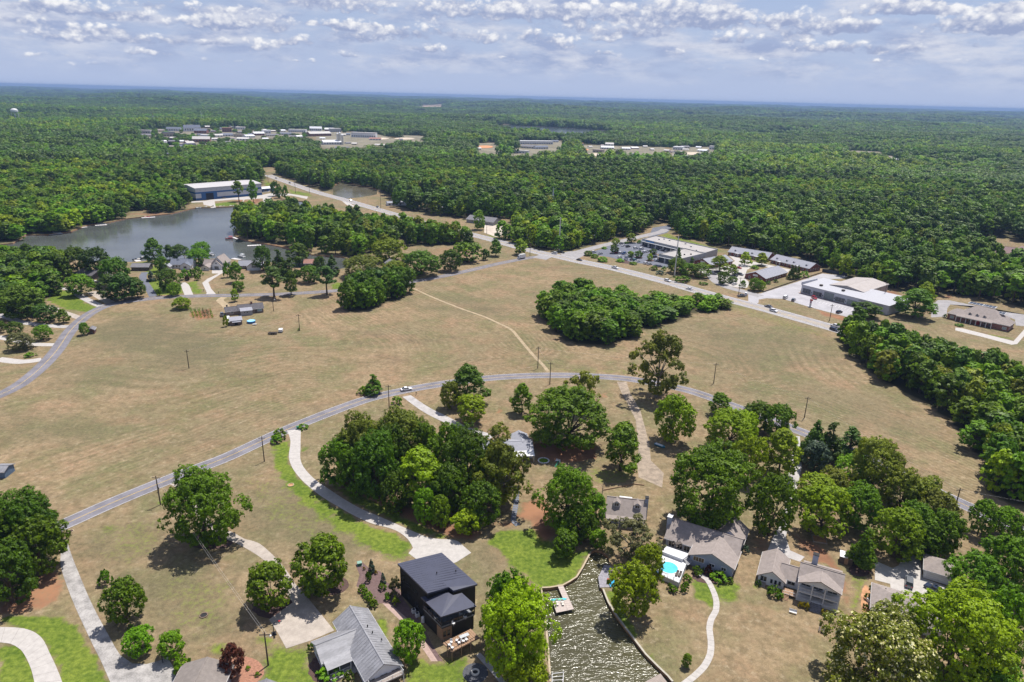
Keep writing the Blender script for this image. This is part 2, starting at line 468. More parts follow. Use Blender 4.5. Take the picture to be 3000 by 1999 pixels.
# ---------- numpy polygon tests
def inside_np(P, poly):
    x, y = P[:, 0], P[:, 1]; r = np.zeros(len(P), bool)
    q = np.array([(p[0], p[1]) for p in poly]); n = len(q); j = n - 1
    for i in range(n):
        xi, yi, xj, yj = q[i][0], q[i][1], q[j][0], q[j][1]
        c = ((yi > y) != (yj > y)) & (x < (xj - xi) * (y - yi) / (yj - yi + 1e-12) + xi)
        r ^= c; j = i
    return r
def segdist_np(P, line, closed=False):
    q = np.array([(p[0], p[1]) for p in line]); d = np.full(len(P), 1e9)
    n = len(q)
    for i in range(n if closed else n - 1):
        a, b = q[i], q[(i+1) % n]; ab = b - a
        t = np.clip(((P[:, :2] - a) @ ab) / (ab @ ab + 1e-12), 0, 1)
        d = np.minimum(d, np.hypot(P[:, 0] - a[0] - t*ab[0], P[:, 1] - a[1] - t*ab[1]))
    return d
def sdist_np(P, poly):
    d = segdist_np(P, poly, True)
    return np.where(inside_np(P, poly), d, -d)
def sstep(a, b, x):
    t = np.clip((x - a) / (b - a), 0, 1); return t*t*(3 - 2*t)

# ---------- gentle relief far away (ridges of the wooded country), flat near the houses and lakes
def relief(x, y):
    x, y = np.asarray(x, float), np.asarray(y, float)
    d = np.hypot(x, y)
    a = sstep(1000, 2200, d) * 7 + sstep(3200, 7000, d) * 20
    h = (np.sin(x*.0021 + y*.0011 + .7) + np.sin(y*.0034 - x*.0008 + 2.1) + .7*np.sin(x*.0052 + 1.3 + np.sin(y*.002)) + .6*np.sin(y*.0079 + x*.0017))
    k = a * h * .6
    for c, r in FLATS:
        k = k * sstep(r*.75, r*1.25, np.hypot(x - c[0], y - c[1]))
    return k
FLATS = [(gp('S', 1610, 386), 700.0), (gp('S', 780, 400), 420.0), (gp('S', 1600, 438), 380.0), (gp('S', 1960, 440), 300.0), (gp('S', 1060, 430), 300.0), (gp('S', 540, 412), 330.0)]

# ---------- roads (centre lines in photo pixels)
ROAD_A = smooth_line(gps('S', [(-200,1700),(-60,1641),(60,1590),(189,1536),(330,1473),(456,1421),(560,1380),(669,1338),(800,1277),(892,1238),(1000,1196),(1085,1167),(1191,1143),(1297,1125),(1425,1109),(1531,1102),(1637,1100),(1744,1103),(1829,1109),(1900,1120),(2000,1140),(2064,1159),(2157,1193),(2240,1223),(2336,1261),(2470,1312),(2601,1369),(2700,1420),(2763,1451),(2835,1484),(3000,1560),(3200,1660)]), 3)
ROAD_B = smooth_line(gps('S', [(-120,1205),(-60,1182),(0,1157),(55,1129),(119,1078),(166,1027),(204,972),(238,938),(276,912),(323,893),(382,883),(467,873),(595,867),(722,865),(850,861),(1000,851),(1110,839),(1204,826),(1276,814),(1361,796),(1446,776),(1531,759),(1592,750)]), 4)
HWY_C = smooth_line(gps('S', [(690,470),(756,499),(786,514),(850,537),(926,563),(1017,588),(1106,614),(1250,655),(1412,695),(1489,716),(1552,733),(1595,744),(1637,752),(1697,766),(1799,787),(1956,827),(2017,845),(2106,870),(2170,887),(2255,909),(2340,933),(2446,963),(2600,1010),(2800,1073),(3100,1170),(3300,1240)]), 5)
ROAD_D = smooth_line(gps('S', [(1655,748),(1700,737),(1765,720),(1850,700),(1892,690),(1935,680),(1950,672)]), 5)

# ---------- ground painted by what grows or lies there (lush lawn, bare red earth, woodland floor, mown field), with darker olive patches
GREEN = [('D2', [(190,120),(300,200),(340,330),(480,440),(700,580),(950,670),(1060,750),(990,850),(800,760),(600,640),(380,480),(230,300)], 3.0, .75), ('D1', [(560,580),(1000,520),(1100,700),(760,900),(560,830)], 7, .42), ('D1', [(900,900),(1500,880),(1480,1250),(1000,1380)], 8, .42), ('D2', [(20,300),(160,260),(480,520),(700,760),(420,740),(60,560)], 7, .42), ('D2', [(215,110),(310,80),(300,200),(360,310),(480,420),(650,530),(800,610),(950,650),(1050,710),(1065,740),(1000,790),(900,770),(780,690),(640,590),(480,480),(330,410),(230,250)], 1.6, 1.0),
 ('D2', [(385,160),(445,120),(430,115),(385,125)], 1.5, .9), ('D2', [(540,340),(700,395),(850,460),(1000,550),(1150,612),(1330,690),(1250,695),(1100,650),(900,560),(700,470)], 1.2, .9),
 ('D3', [(60,700),(130,640),(330,630),(450,700),(560,770),(690,765),(640,880),(580,950),(500,980),(400,990),(330,950),(240,880),(150,790)], 2.0, 1.0),
 ('D3', [(20,880),(240,840),(330,940),(330,1000),(150,1000)], 4.0, .45), ('D3', [(620,260),(760,240),(980,250),(980,340),(820,370),(680,340)], 3.0, .5),
 ('D1', [(0,1160),(260,1170),(430,1185),(520,1320),(600,1450),(690,1600),(380,1600),(330,1420),(260,1290),(150,1235),(0,1225)], 1.0, 1.0), ('D1', [(0,1320),(130,1350),(190,1450),(215,1600),(0,1600)], .8, 1.0),
 ('D2', [(120,1250),(290,1365),(430,1320),(440,1450),(500,1600),(120,1600),(160,1400)], 2.0, .8), ('D2', [(1000,1420),(1230,1430),(1420,1400),(1420,1600),(1030,1600)], 2.0, .75), ('D2', [(820,1150),(900,1190),(935,1290),(890,1280)], 1.0, .95),
 ('D2', [(580,1200),(620,1190),(610,1240),(590,1255)], .8, .9), ('D1', [(1250,1330),(1390,1320),(1400,1400),(1280,1400)], 2.0, .7), ('D1', [(1230,870),(1520,890),(1460,1040),(1300,1060)], 5.0, .3), ('D1', [(600,620),(700,610),(690,640),(620,650)], 1.5, .6),
 ('B1', [(320,425),(375,365),(470,352),(560,420),(670,478),(600,505),(450,485)], 2.0, 1.0), ('B1', [(1000,280),(1100,285),(1250,330),(1260,380),(1060,392)], 2.0, 1.0), ('B1', [(1265,298),(1350,288),(1420,380),(1330,385)], 2.0, .75),
 ('B1', [(1000,195),(1110,180),(1090,250),(1010,255)], 2.0, .8), ('B1', [(900,165),(1300,140),(1320,160),(920,190)], 3.0, .9), ('B1', [(2290,295),(2353,300),(2353,345),(2290,345)], 2.0, .9), ('B1', [(2160,265),(2210,260),(2200,300)], 2.0, .9),
 ('D3', [(1300,930),(1430,950),(1455,1110),(1330,1065)], 1.5, .9), ('D3', [(1440,950),(1610,960),(1570,1090),(1490,1110)], 1.8, .85), ('D3', [(768,1000),(860,1000),(900,1150),(1000,1320),(1140,1480),(1080,1460),(960,1300),(845,1150)], 1.0, .9),
 ('D4', [(570,870),(750,850),(710,1000),(660,1170),(600,1150),(610,950)], 1.6, .55), ('D4', [(0,960),(60,960),(90,1010),(30,1010)], 1.0, .8), ('A1', [(1470,838),(1650,815),(1640,855),(1480,862)], 3.0, .8), ('A1', [(1820,670),(1880,690),(1890,720),(1830,720)], 5.0, .9),
 ('A1', [(1985,735),(2150,775),(2160,800),(2000,770)], 5.0, .7), ('E1', [(1150,150),(1300,120),(2060,330),(2010,375),(1600,270)], 5.0, .7), ('A2', [(1000,1040),(1080,1060),(1150,1110),(1050,1090)], 4.0, .7),
 ('B2', [(1700,165),(2353,300),(2353,335),(1900,240)], 6.0, .45), ('B3', [(0,290),(500,470),(1060,660),(1060,720),(700,620),(300,500)], 6.0, .4), ('B2', [(1400,890),(2000,900),(2080,945),(1700,925),(1400,915)], 2.5, .45), ('B3', [(1060,650),(1110,800),(1500,1060),(1780,1230),(1950,1400),(1900,1400),(1480,1080),(1080,820)], 4.0, .4),
 ('B1', [(180,960),(250,880),(300,860),(200,990)], 2.0, .5), ('E4', [(900,1400),(1300,1480),(1280,1510),(900,1440)], 2, .6), ('D1', [(975,455),(1020,470),(1000,500),(965,480)], 1, .9), ('D4', [(430,1080),(560,1100),(540,1150),(430,1120)], 1, .5), ('G4', [(600,1000),(900,1100),(1100,1230),(900,1200)], .8, .6)]
DIRT = [('D3', [(335,95),(480,90),(720,105),(720,200),(560,225),(380,205)], 2.0, .95), ('D3', [(270,470),(370,430),(470,480),(470,700),(400,720),(330,600),(230,560)], 2.2, .85), ('D3', [(60,590),(220,560),(260,610),(150,640)], 2.0, .6),
 ('D2', [(600,330),(760,390),(1050,490),(1300,590),(1480,630),(1500,720),(1330,695),(1000,560),(750,425)], 1.4, .75), ('D1', [(0,1085),(180,1000),(260,870),(385,880),(385,1050),(300,1110),(150,1150),(0,1160)], .7, .7),
 ('D4', [(230,640),(330,690),(450,740),(530,830),(560,900),(600,1020),(565,1160),(540,1130),(530,880),(400,830),(330,770)], 1.3, .8), ('B3', [(1330,385),(1480,350),(1490,425),(1380,410)], 3.0, 1.0), ('B3', [(920,490),(1150,540),(1130,575),(960,525)], 2.0, .85),
 ('B3', [(1800,395),(1860,390),(1830,415)], 3, .9), ('B1', [(1290,505),(1460,482),(1482,545),(1340,562)], 1.5, .8), ('E5', [(950,520),(1100,500),(1150,520),(1100,550),(960,545)], 3, .8), ('E5', [(1200,540),(1380,470),(1460,500),(1400,570),(1220,580)], 3, .8), ('E5', [(230,560),(330,560),(300,600),(240,600)], 3, .7),
 ('B2', [(830,900),(1350,860),(1350,900),(850,940)], 2.5, .35), ('B2', [(0,1090),(900,925),(1000,925),(300,1030),(0,1100)], 1.8, .35), ('B2', [(1780,1060),(1850,1050),(1850,1100),(1790,1110)], 1.5, .6), ('B2', [(1065,1170),(1110,1165),(1105,1215),(1070,1210)], .8, .7), ('B1', [(850,900),(1400,880),(1700,920),(1300,960),(900,950)], 10, .12),
 ('A2', [(450,1180),(700,1140),(960,1130),(960,1160),(700,1200)], 6, .45), ('A1', [(870,910),(1000,905),(1180,900),(1170,912),(1000,925)], 4, .7), ('D4', [(1200,560),(1300,560),(1290,620),(1250,690)], 2.0, .5), ('A1', [(1650,1080),(2000,1130),(2353,1190),(2353,1200),(1990,1148),(1660,1098)], 3, .6),
 ('D3', [(1080,0),(1180,60),(1200,230),(1100,200)], 5, .25), ('D4', [(0,660),(110,680),(120,760),(0,790)], 2.5, .6)]
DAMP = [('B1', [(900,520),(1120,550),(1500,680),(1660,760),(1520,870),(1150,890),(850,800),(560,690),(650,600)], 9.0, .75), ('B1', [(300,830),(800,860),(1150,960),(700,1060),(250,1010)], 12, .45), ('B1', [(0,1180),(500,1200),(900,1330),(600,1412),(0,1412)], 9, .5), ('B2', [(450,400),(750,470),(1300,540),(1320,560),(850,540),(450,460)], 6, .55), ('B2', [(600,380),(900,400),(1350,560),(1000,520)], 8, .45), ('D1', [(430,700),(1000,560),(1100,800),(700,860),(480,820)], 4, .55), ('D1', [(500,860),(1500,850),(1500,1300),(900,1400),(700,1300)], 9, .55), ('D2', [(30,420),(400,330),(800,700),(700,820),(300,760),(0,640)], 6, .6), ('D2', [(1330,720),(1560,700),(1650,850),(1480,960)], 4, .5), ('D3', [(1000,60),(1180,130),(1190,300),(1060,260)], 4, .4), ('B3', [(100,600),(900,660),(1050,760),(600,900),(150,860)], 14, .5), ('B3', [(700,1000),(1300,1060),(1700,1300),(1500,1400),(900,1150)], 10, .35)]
FIELD = [(-300,1300),(-120,1215),(0,1168),(60,1140),(125,1085),(172,1035),(212,985),(250,955),(300,928),(440,905),(560,930),(600,965),(690,965),(830,970),(880,950),(870,900),(900,880),(1000,868),(1100,855),(1204,838),(1300,818),(1450,787),(1560,763),(1640,758),(1800,797),(2000,850),(2200,902),(2440,972),
         (2460,1023),(2510,1065),(2574,1112),(2637,1146),(2701,1180),(2756,1218),(2807,1265),(2845,1322),(2888,1355),(2892,1441),(2860,1475),(2763,1432),(2601,1352),(2336,1246),(2064,1144),(1892,1102),(1744,1086),(1531,1085),(1297,1108),(1085,1150),(892,1220),(669,1320),(456,1402),(189,1512),(60,1560),(-200,1660)]

# ---------- build the ground sheet with the water cut out
def build_ground():
    rng = np.random.default_rng(3)
    pts = []
    def grid(y0, y1, st, wmul, wadd):
        ys = np.arange(y0, y1, st)
        for k, y in enumerate(ys):
            w = y * wmul + wadd
            xs = np.arange(-w, w, st) + (k % 2) * st * .5
            pts.append(np.stack([xs, np.full(len(xs), y)], -1))
    grid(70, 300, 2.2, .86, 40); grid(300, 560, 3.6, .86, 40); grid(560, 1200, 9, .9, 60); grid(1200, 3000, 45, .95, 80); grid(3000, 9000, 160, 1.0, 200); grid(9000, 26000, 600, 1.05, 600)
    P = np.concatenate(pts); P = P + rng.uniform(-.3, .3, P.shape)
    polys = {k: wpoly(v) for k, v in WATERS.items()}
    for q in polys.values():
        m = (np.abs(sdist_np(P, q)) > .6) if len(P) else None
        P = P[m & ~inside_np(P, q)]
    verts = [Vector((p[0], p[1])) for p in P]
    border = [(-30000, -400), (30000, -400), (30000, 27500), (-30000, 27500), (-420, 60), (420, 60), (-700,-100),(700,-100)]
    verts += [Vector(b) for b in border]
    edges = []
    for q in polys.values():
        k = len(verts); verts += [Vector((p.x, p.y)) for p in q]
        edges += [(k + i, k + (i+1) % len(q)) for i in range(len(q))]
    r = geometry.delaunay_2d_cdt(verts, edges, [], 0, 1e-4, False)
    V = np.array([(v.x, v.y) for v in r[0]]); T = np.array([f for f in r[2] if len(f) == 3])
    cen = V[T].mean(1)
    keep = np.ones(len(T), bool)
    for q in polys.values(): keep &= ~inside_np(cen, q)
    T = T[keep]
    z = relief(V[:, 0], V[:, 1])
    me = bpy.data.meshes.new('ground')
    me.vertices.add(len(V)); me.vertices.foreach_set('co', np.column_stack([V, z]).astype(np.float32).ravel())
    # orientation upwards
    a, b, c = V[T[:, 0]], V[T[:, 1]], V[T[:, 2]]
    up = (b[:, 0]-a[:, 0])*(c[:, 1]-a[:, 1]) - (b[:, 1]-a[:, 1])*(c[:, 0]-a[:, 0]) > 0
    T[~up] = T[~up][:, ::-1]
    me.loops.add(len(T)*3); me.loops.foreach_set('vertex_index', T.astype(np.int32).ravel())
    me.polygons.add(len(T)); me.polygons.foreach_set('loop_start', np.arange(0, len(T)*3, 3, dtype=np.int32)); me.polygons.foreach_set('loop_total', np.full(len(T), 3, np.int32))
    me.update(calc_edges=True)
    # paint channels
    ch = np.zeros((len(V), 4), np.float32)
    near = (np.hypot(V[:, 0], V[:, 1]) < 1300)
    Vn = V[near]
    nz = .5*np.sin(Vn[:, 0]*.9 + np.sin(Vn[:, 1]*.7)) + .5*np.sin(Vn[:, 1]*1.1 + 1.7*np.sin(Vn[:, 0]*.33))
    def paint(lst):
        o = np.zeros(len(Vn))
        for fr, pts_, soft, st in lst:
            q = gps(fr, pts_)
            s = sdist_np(Vn, q) + nz * soft * .5
            o = np.maximum(o, sstep(-soft, soft, s) * st)
        return o
    ch[near, 0] = paint(GREEN); ch[near, 1] = paint(DIRT)
    fq = wpoly(FIELD)
    fd = sdist_np(Vn, fq)
    ch[near, 2] = sstep(-1.0, 3.0, fd)
    V3 = np.column_stack([V, z]); PX = proj_np(V3)
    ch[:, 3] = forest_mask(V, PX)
    ph = np.zeros(len(V), np.float32)
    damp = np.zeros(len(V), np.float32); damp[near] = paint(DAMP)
    dA = segdist_np(Vn, ROAD_A[::4]); dB = segdist_np(Vn, ROAD_B[::4]); dC = segdist_np(Vn, wpoly(CLUMP_C), True); dG = segdist_np(Vn, wpoly(CLUMP_L), True)
    dT = segdist_np(Vn, gps('B2', [(495,345),(720,440),(980,535),(1170,625),(1270,740),(1420,910)]))
    w = np.stack([1/(dA+14)**2, .8/(dC+10)**2, .5/(dG+10)**2, .35/(dT+10)**2, .5/(dB+16)**2], 0)
    d5 = np.stack([dA, -dC, dG, dT, -dB], 0)
    ph[near] = (w*d5).sum(0)/w.sum(0) + dA*.55
    wT = sstep(115, 55, dT) * sstep(8, 40, dA); wC = sstep(60, 20, dC) * (1 - wT) * sstep(8, 40, dA)
    ph[near] = ph[near]*(1 - wT - wC) + wT*dT + wC*dC
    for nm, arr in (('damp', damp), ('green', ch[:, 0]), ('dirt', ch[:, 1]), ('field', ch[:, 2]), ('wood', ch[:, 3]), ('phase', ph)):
        at = me.attributes.new(nm, 'FLOAT', 'POINT'); at.data.foreach_set('value', arr.astype(np.float32))
    o = bpy.data.objects.new('ground', me); col.objects.link(o); o['kind'] = 'structure'
    # material
    m = bpy.data.materials.new('dry_grass_ground'); m.use_nodes = True
    nt = m.node_tree; nt.nodes.clear(); N = NT(nt.nodes, nt.links)
    def attr(n): return N.node('ShaderNodeAttribute', attribute_name=n).outputs['Fac']
    pos = N.node('ShaderNodeTexCoord').outputs['Object']
    big = N.noise(pos, .012, 4, .55); midn = N.noise(pos, .07, 5, .6); fine = N.noise(pos, .9, 4, .6); vf = N.noise(pos, 4.0, 2, .5)
    tan = N.mix(N.ramp(big, .38, .62), (.258, .187, .120), (.196, .158, .098))
    tan = N.mix(N.m('MULTIPLY', N.ramp(midn, .42, .66), .6), tan, (.250, .158, .104))
    tan = N.mix(N.m('MULTIPLY', N.ramp(N.noise(N.vm('ADD', pos, (91, 33, 0)), .045, 6, .66), .44, .64), .66), tan, (.122, .130, .060))
    tan = N.mix(N.m('MULTIPLY', N.ramp(N.noise(N.vm('ADD', pos, (13, 7, 0)), .28, 6, .7), .44, .62), .66), tan, (.140, .108, .066))
    tan = N.mix(N.m('MULTIPLY', N.ramp(N.noise(N.vm('ADD', pos, (53, 71, 0)), .45, 5, .7), .52, .68), .5), tan, (.325, .262, .185))
    # mower swaths follow the edges of the field
    px3 = N.node('ShaderNodeSeparateXYZ'); nt.links.new(pos, px3.inputs[0])
    cv = N.node('ShaderNodeCombineXYZ'); nt.links.new(attr('phase'), cv.inputs[0]); nt.links.new(N.m('MULTIPLY', px3.outputs[0], .035), cv.inputs[1]); nt.links.new(N.m('MULTIPLY', px3.outputs[1], .035), cv.inputs[2])
    str1 = N.noise(cv.outputs[0], .42, 4, .62, .15)
    wav = N.m('SINE', N.m('MULTIPLY', attr('phase'), 2*math.pi/2.3))
    swn = N.ramp(N.noise(pos, .025, 4, .6), .38, .64)
    sw = N.m('MULTIPLY', N.m('ADD', N.m('MULTIPLY', N.m('SUBTRACT', str1, .5), 2.6), N.m('MULTIPLY', N.m('MULTIPLY', wav, swn), .6)), N.m('MULTIPLY', N.m('ADD', attr('field'), .35), .72))
    fieldt = N.mix(N.ramp(sw, -.8, .9), N.mix(1.0, tan, (.85, .88, .80, 1), 'MULTIPLY'), N.mix(1.0, tan, (1.14, 1.13, 1.09, 1), 'MULTIPLY'))
    dk = N.m('MULTIPLY', N.ramp(N.noise(N.vm('MULTIPLY', pos, (1, 1.9, 1)), .022, 5, .65), .55, .72), attr('field'))
    fieldt = N.mix(N.m('MULTIPLY', dk, .55), fieldt, (.122, .092, .060))
    c = N.mix(N.m('MULTIPLY', attr('damp'), N.ramp(midn, .24, .54)), fieldt, (.118, .108, .062))  # patches tinted a darker olive, broken up by noise
    grain = N.m('ADD', N.m('MULTIPLY', fine, .55), N.m('MULTIPLY', vf, .45))
    c = N.mix(1.0, c, N.mix(N.ramp(grain, .32, .68), (.74, .74, .74, 1), (1.24, 1.24, 1.24, 1)), 'MULTIPLY')
    lawn = N.mix(N.ramp(N.m('ADD', N.m('MULTIPLY', midn, .5), N.m('MULTIPLY', fine, .5)), .36, .64), (.066, .118, .011), (.142, .188, .024))
    gm = N.ramp(N.m('ADD', attr('green'), N.m('MULTIPLY', N.m('SUBTRACT', fine, .5), .7)), .30, .72)
    c = N.mix(N.m('MULTIPLY', gm, .92), c, N.mix(1.0, lawn, N.mix(N.ramp(grain, .3, .7), (.75, .75, .75, 1), (1.25, 1.25, 1.25, 1)), 'MULTIPLY'))
    soil = N.mix(N.ramp(midn, .35, .65), (.29, .150, .085), (.165, .086, .054))
    dm = N.ramp(N.m('ADD', attr('dirt'), N.m('MULTIPLY', N.m('SUBTRACT', fine, .5), .8)), .28, .8)
    c = N.mix(dm, c, soil)
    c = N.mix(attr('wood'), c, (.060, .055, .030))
    b = N.node('ShaderNodeBsdfPrincipled', ins={'Roughness': .95, 'Specular IOR Level': .1}); nt.links.new(c, b.inputs['Base Color'])
    bp = N.node('ShaderNodeBump', ins={'Strength': .5, 'Distance': .12}); nt.links.new(grain, bp.inputs['Height']); nt.links.new(bp.outputs[0], b.inputs['Normal'])
    oo = N.node('ShaderNodeOutputMaterial'); nt.links.new(b.outputs[0], oo.inputs[0])
    me.materials.append(m)

# ---------- where woods stand (photo pixels of the ground under them)
CLUMP_C = [(1574,921),(1616,951),(1629,990),(1663,1002),(1722,1012),(1786,1009),(1850,992),(1871,968),(1914,960),(2000,938),(2025,917),(2098,913),(2143,902),(2130,886),(2000,893),(1900,890),(1800,888),(1680,880),(1600,895)]
CLUMP_L = [(1004,908),(1025,914),(1093,912),(1118,892),(1170,880),(1204,858),(1190,846),(1120,852),(1060,856),(1015,875)]
WOOD_R = [(2462,980),(2466,1023),(2513,1063),(2577,1109),(2640,1143),(2704,1177),(2760,1215),(2811,1262),(2850,1319),(2893,1352),(2898,1440),(2950,1474),(3100,1490),(3300,1500),(3300,1260),(3100,1186),(2800,1087),(2600,1023)]
PENIN = [(690,674),(708,653),(742,641),(800,638),(860,642),(935,648),(1020,664),(1110,674),(1250,690),(1390,712),(1408,718),(1331,718),(1183,722),(1090,742),(1055,752),(1000,747),(914,741),(846,722),(786,711),(722,700)]
WOOD_L = [(-500,748),(38,711),(76,687),(140,686),(204,678),(255,659),(319,650),(372,636),(430,624),(500,624),(552,610),(550,580),(640,558),(770,543),(775,522),(770,508),(745,492),(700,478),(690,470),(-500,470)]
WOOD_N = [(700,470),(768,492),(800,506),(860,528),(926,551),(1017,575),(1106,600),(1250,642),(1412,684),(1489,706),(1552,723),(1640,738),(1680,732),(1765,709),(1850,689),(1890,672),(1915,656),(1960,655),(1965,672),(2000,697),(2055,705),(2115,727),(2160,722),(2263,752),(2335,748),(2408,786),(2467,806),(2530,830),(2620,846),(2722,868),(2778,862),(2850,872),(3000,902),(3300,980),(3600,1050),(3600,470)]
GROVE_W = [(-300,790),(0,805),(0,908),(70,926),(126,932),(122,880),(162,866),(165,842),(196,818),(200,795),(150,775),(0,770),(-300,770)]
CLEAR = [POND, [(880,598),(932,600),(928,626),(884,622)], [(905,736),(1000,746),(995,730),(915,722)], [(1130,694),(1190,702),(1180,718),(1130,718)], [(820,690),(880,700),(875,712),(825,704)], [(990,690),(1040,694),(1035,706),(990,704)], [(970,560),(1112,560),(1125,602),(985,588)], LAKE, FARLAKE, [(985,590),(1130,600),(1180,612),(1330,640),(1400,640),(1400,680),(1240,650),(1120,620)], [(1400,640),(1500,640),(1500,700),(1412,695)],
         [(370,618),(440,615),(440,640),(360,640)], [(548,574),(600,562),(760,548),(790,540),(830,560),(800,600),(548,612)], [(1000,560),(1120,560),(1170,600),(1110,612),(1010,590)], [(1215,570),(1300,568),(1310,600),(1230,605)],
         [(2820,690),(2960,700),(3100,740),(3100,860),(2960,800),(2900,790)], [(2125,530),(2180,528),(2240,543),(2160,552)], [(1580,600),(1660,600),(1660,622),(1590,622)],
         [(752,492),(815,490),(835,505),(800,510)]]
TOWN = [[(395,385),(560,375),(700,378),(860,380),(1010,380),(1010,398),(800,408),(740,415),(560,432),(545,462),(520,470),(455,442),(470,415),(390,405)], [(920,385),(1030,385),(1120,395),(1160,405),(1200,420),(1130,430),(1050,438),(930,440),(910,410)],
        [(1380,420),(1460,418),(1480,435),(1470,455),(1380,455)], [(1500,415),(1650,412),(1660,440),(1600,455),(1470,472),(1500,435)], [(1690,425),(1850,428),(1960,432),(1960,460),(1850,465),(1690,462)], [(1960,432),(2110,430),(2110,458),(1960,468)],
        [(2460,440),(2590,446),(2600,456),(2470,452)], [(2585,455),(2640,460),(2640,480),(2600,480)], [(1160,395),(1260,400),(1260,420),(1180,420)], [(1222,311),(1312,308),(1308,317),(1225,318)], [(1822,350),(1868,348),(1868,355),(1822,356)], [(215,290),(260,288),(260,296),(215,298)]]
FOREST_ZONES = {'wood_north': WOOD_N, 'wood_west': WOOD_L}
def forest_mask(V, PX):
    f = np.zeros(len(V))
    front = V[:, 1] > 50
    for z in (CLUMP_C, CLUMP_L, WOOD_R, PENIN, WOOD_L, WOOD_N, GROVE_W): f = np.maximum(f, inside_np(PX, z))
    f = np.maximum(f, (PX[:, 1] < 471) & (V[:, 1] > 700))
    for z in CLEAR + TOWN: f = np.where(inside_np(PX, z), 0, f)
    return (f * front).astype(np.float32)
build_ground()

# ---------- water
def water_mat(name, c, wave, scale, rough, wave_dir=(1, 1, 1)):
    m = bpy.data.materials.new(name); m.use_nodes = True
    nt = m.node_tree; nt.nodes.clear(); N = NT(nt.nodes, nt.links)
    pos = N.vm('MULTIPLY', N.node('ShaderNodeTexCoord').outputs['Object'], wave_dir)
    b = N.node('ShaderNodeBsdfPrincipled', ins={'Roughness': rough, 'IOR': 1.33, 'Specular IOR Level': .5})
    cn = N.noise(pos, .03, 3, .5)
    nt.links.new(N.mix(N.ramp(cn, .35, .65), c, tuple(x * 1.35 for x in c)), b.inputs['Base Color'])
    h = N.m('ADD', N.m('MULTIPLY', N.noise(pos, scale, 1.5, .5, .6), 1.0), N.m('MULTIPLY', N.noise(pos, scale * 3.7, 2, .5), .3))
    bp = N.node('ShaderNodeBump', ins={'Strength': 1.0, 'Distance': wave}); nt.links.new(h, bp.inputs['Height']); nt.links.new(bp.outputs[0], b.inputs['Normal'])
    o = N.node('ShaderNodeOutputMaterial'); nt.links.new(b.outputs[0], o.inputs[0])
    return m
WM = {'cove_water': water_mat('water_cove', (.058, .054, .028), .34, .75, .13, (.6, 1.5, 1)), 'lake_water': water_mat('water_lake', (.066, .072, .070), .06, .5, .10), 'pond_water': water_mat('water_pond', (.10, .09, .065), .15, .5, .12), 'reservoir_water': water_mat('water_far', (.05, .06, .06), .05, .1, .15)}
for k, q in WATERS.items():
    P = wpoly(q); c = sum(P, Vector()) / len(P)
    s = 1.5
    grow = []
    n = len(P)
    area = sum(P[i].x*P[(i+1) % n].y - P[(i+1) % n].x*P[i].y for i in range(n))
    sg = 1 if area > 0 else -1
    for i in range(n):
        d = (P[(i+1) % n] - P[i-1]).normalized()
        grow.append(P[i] + Vector((d.y, -d.x, 0)) * s * sg)
    sheet(k, grow, -.75, WM[k])
    # bank: earth face from the ground edge down under the water
    g = G()
    g.add([(p.x, p.y, .0) for p in P] + [(p.x, p.y, -1.6) for p in P], [(i, (i+1) % n, n + (i+1) % n, n + i) for i in range(n)])
    b = g.build('lake_bank', REDSOIL if k != 'reservoir_water' else GRAVEL); b['kind'] = 'structure'

# ---------- roads
ribbon('road', ROAD_A, -3.0, 3.0, .040, ASPH)
ribbon('road', ROAD_B, -3.1, 3.1, .040, ASPH)
ribbon('highway', HWY_C, -6.2, 6.2, .048, HWY)
ribbon('side_street', ROAD_D, -4.0, 4.0, .036, HWY)
sheet('turning_area', gps('S', [(1912,668),(1958,660),(1968,668),(1955,682),(1925,690),(1900,694)]), .03, LOT)
ribbon('edge_line', ROAD_A, 2.72, 2.84, .052, WPAINT); ribbon('edge_line', ROAD_A, -2.84, -2.72, .052, WPAINT)
ribbon('centre_line', HWY_C, -.30, -.12, .060, YELLOW); ribbon('centre_line', HWY_C, .12, .30, .060, YELLOW)
ribbon('edge_line', HWY_C, 5.3, 5.5, .060, WPAINT); ribbon('edge_line', HWY_C, -5.5, -5.3, .060, WPAINT)
i0 = min(range(len(HWY_C)), key=lambda i: (HWY_C[i] - gp('S', 2130, 876)).length); i1 = min(range(len(HWY_C)), key=lambda i: (HWY_C[i] - gp('S', 2600, 1010)).length)
ribbon('turn_lane_line', HWY_C[i0:i1], 1.7, 1.9, .061, YELLOW); ribbon('turn_lane_line', HWY_C[i0:i1], -1.9, -1.7, .061, YELLOW)
ribbon('centre_line', ROAD_A, -.16, -.07, .053, YELLOW); ribbon('centre_line', ROAD_A, .07, .16, .053, YELLOW)
ribbon('centre_line', ROAD_B, -.16, -.07, .053, YELLOW); ribbon('centre_line', ROAD_B, .07, .16, .053, YELLOW)
ribbon('lane_line', HWY_C, -3.65, -3.5, .060, WPAINT)
sheet('road_mouth', gps('S', [(1560,755),(1592,742),(1625,750),(1600,762)]), .055, HWY)
sheet('road_mouth', gps('S', [(1640,742),(1668,737),(1712,734),(1720,745),(1690,760),(1650,752)]), .055, HWY)
ribbon('dirt_trail', smooth_line(gps('B2', [(495,340),(600,390),(720,440),(850,490),(980,535),(1080,580),(1170,625),(1220,680),(1270,740),(1330,810),(1390,870),(1425,915)]), 3), -.8, .8, .02, TRAIL)

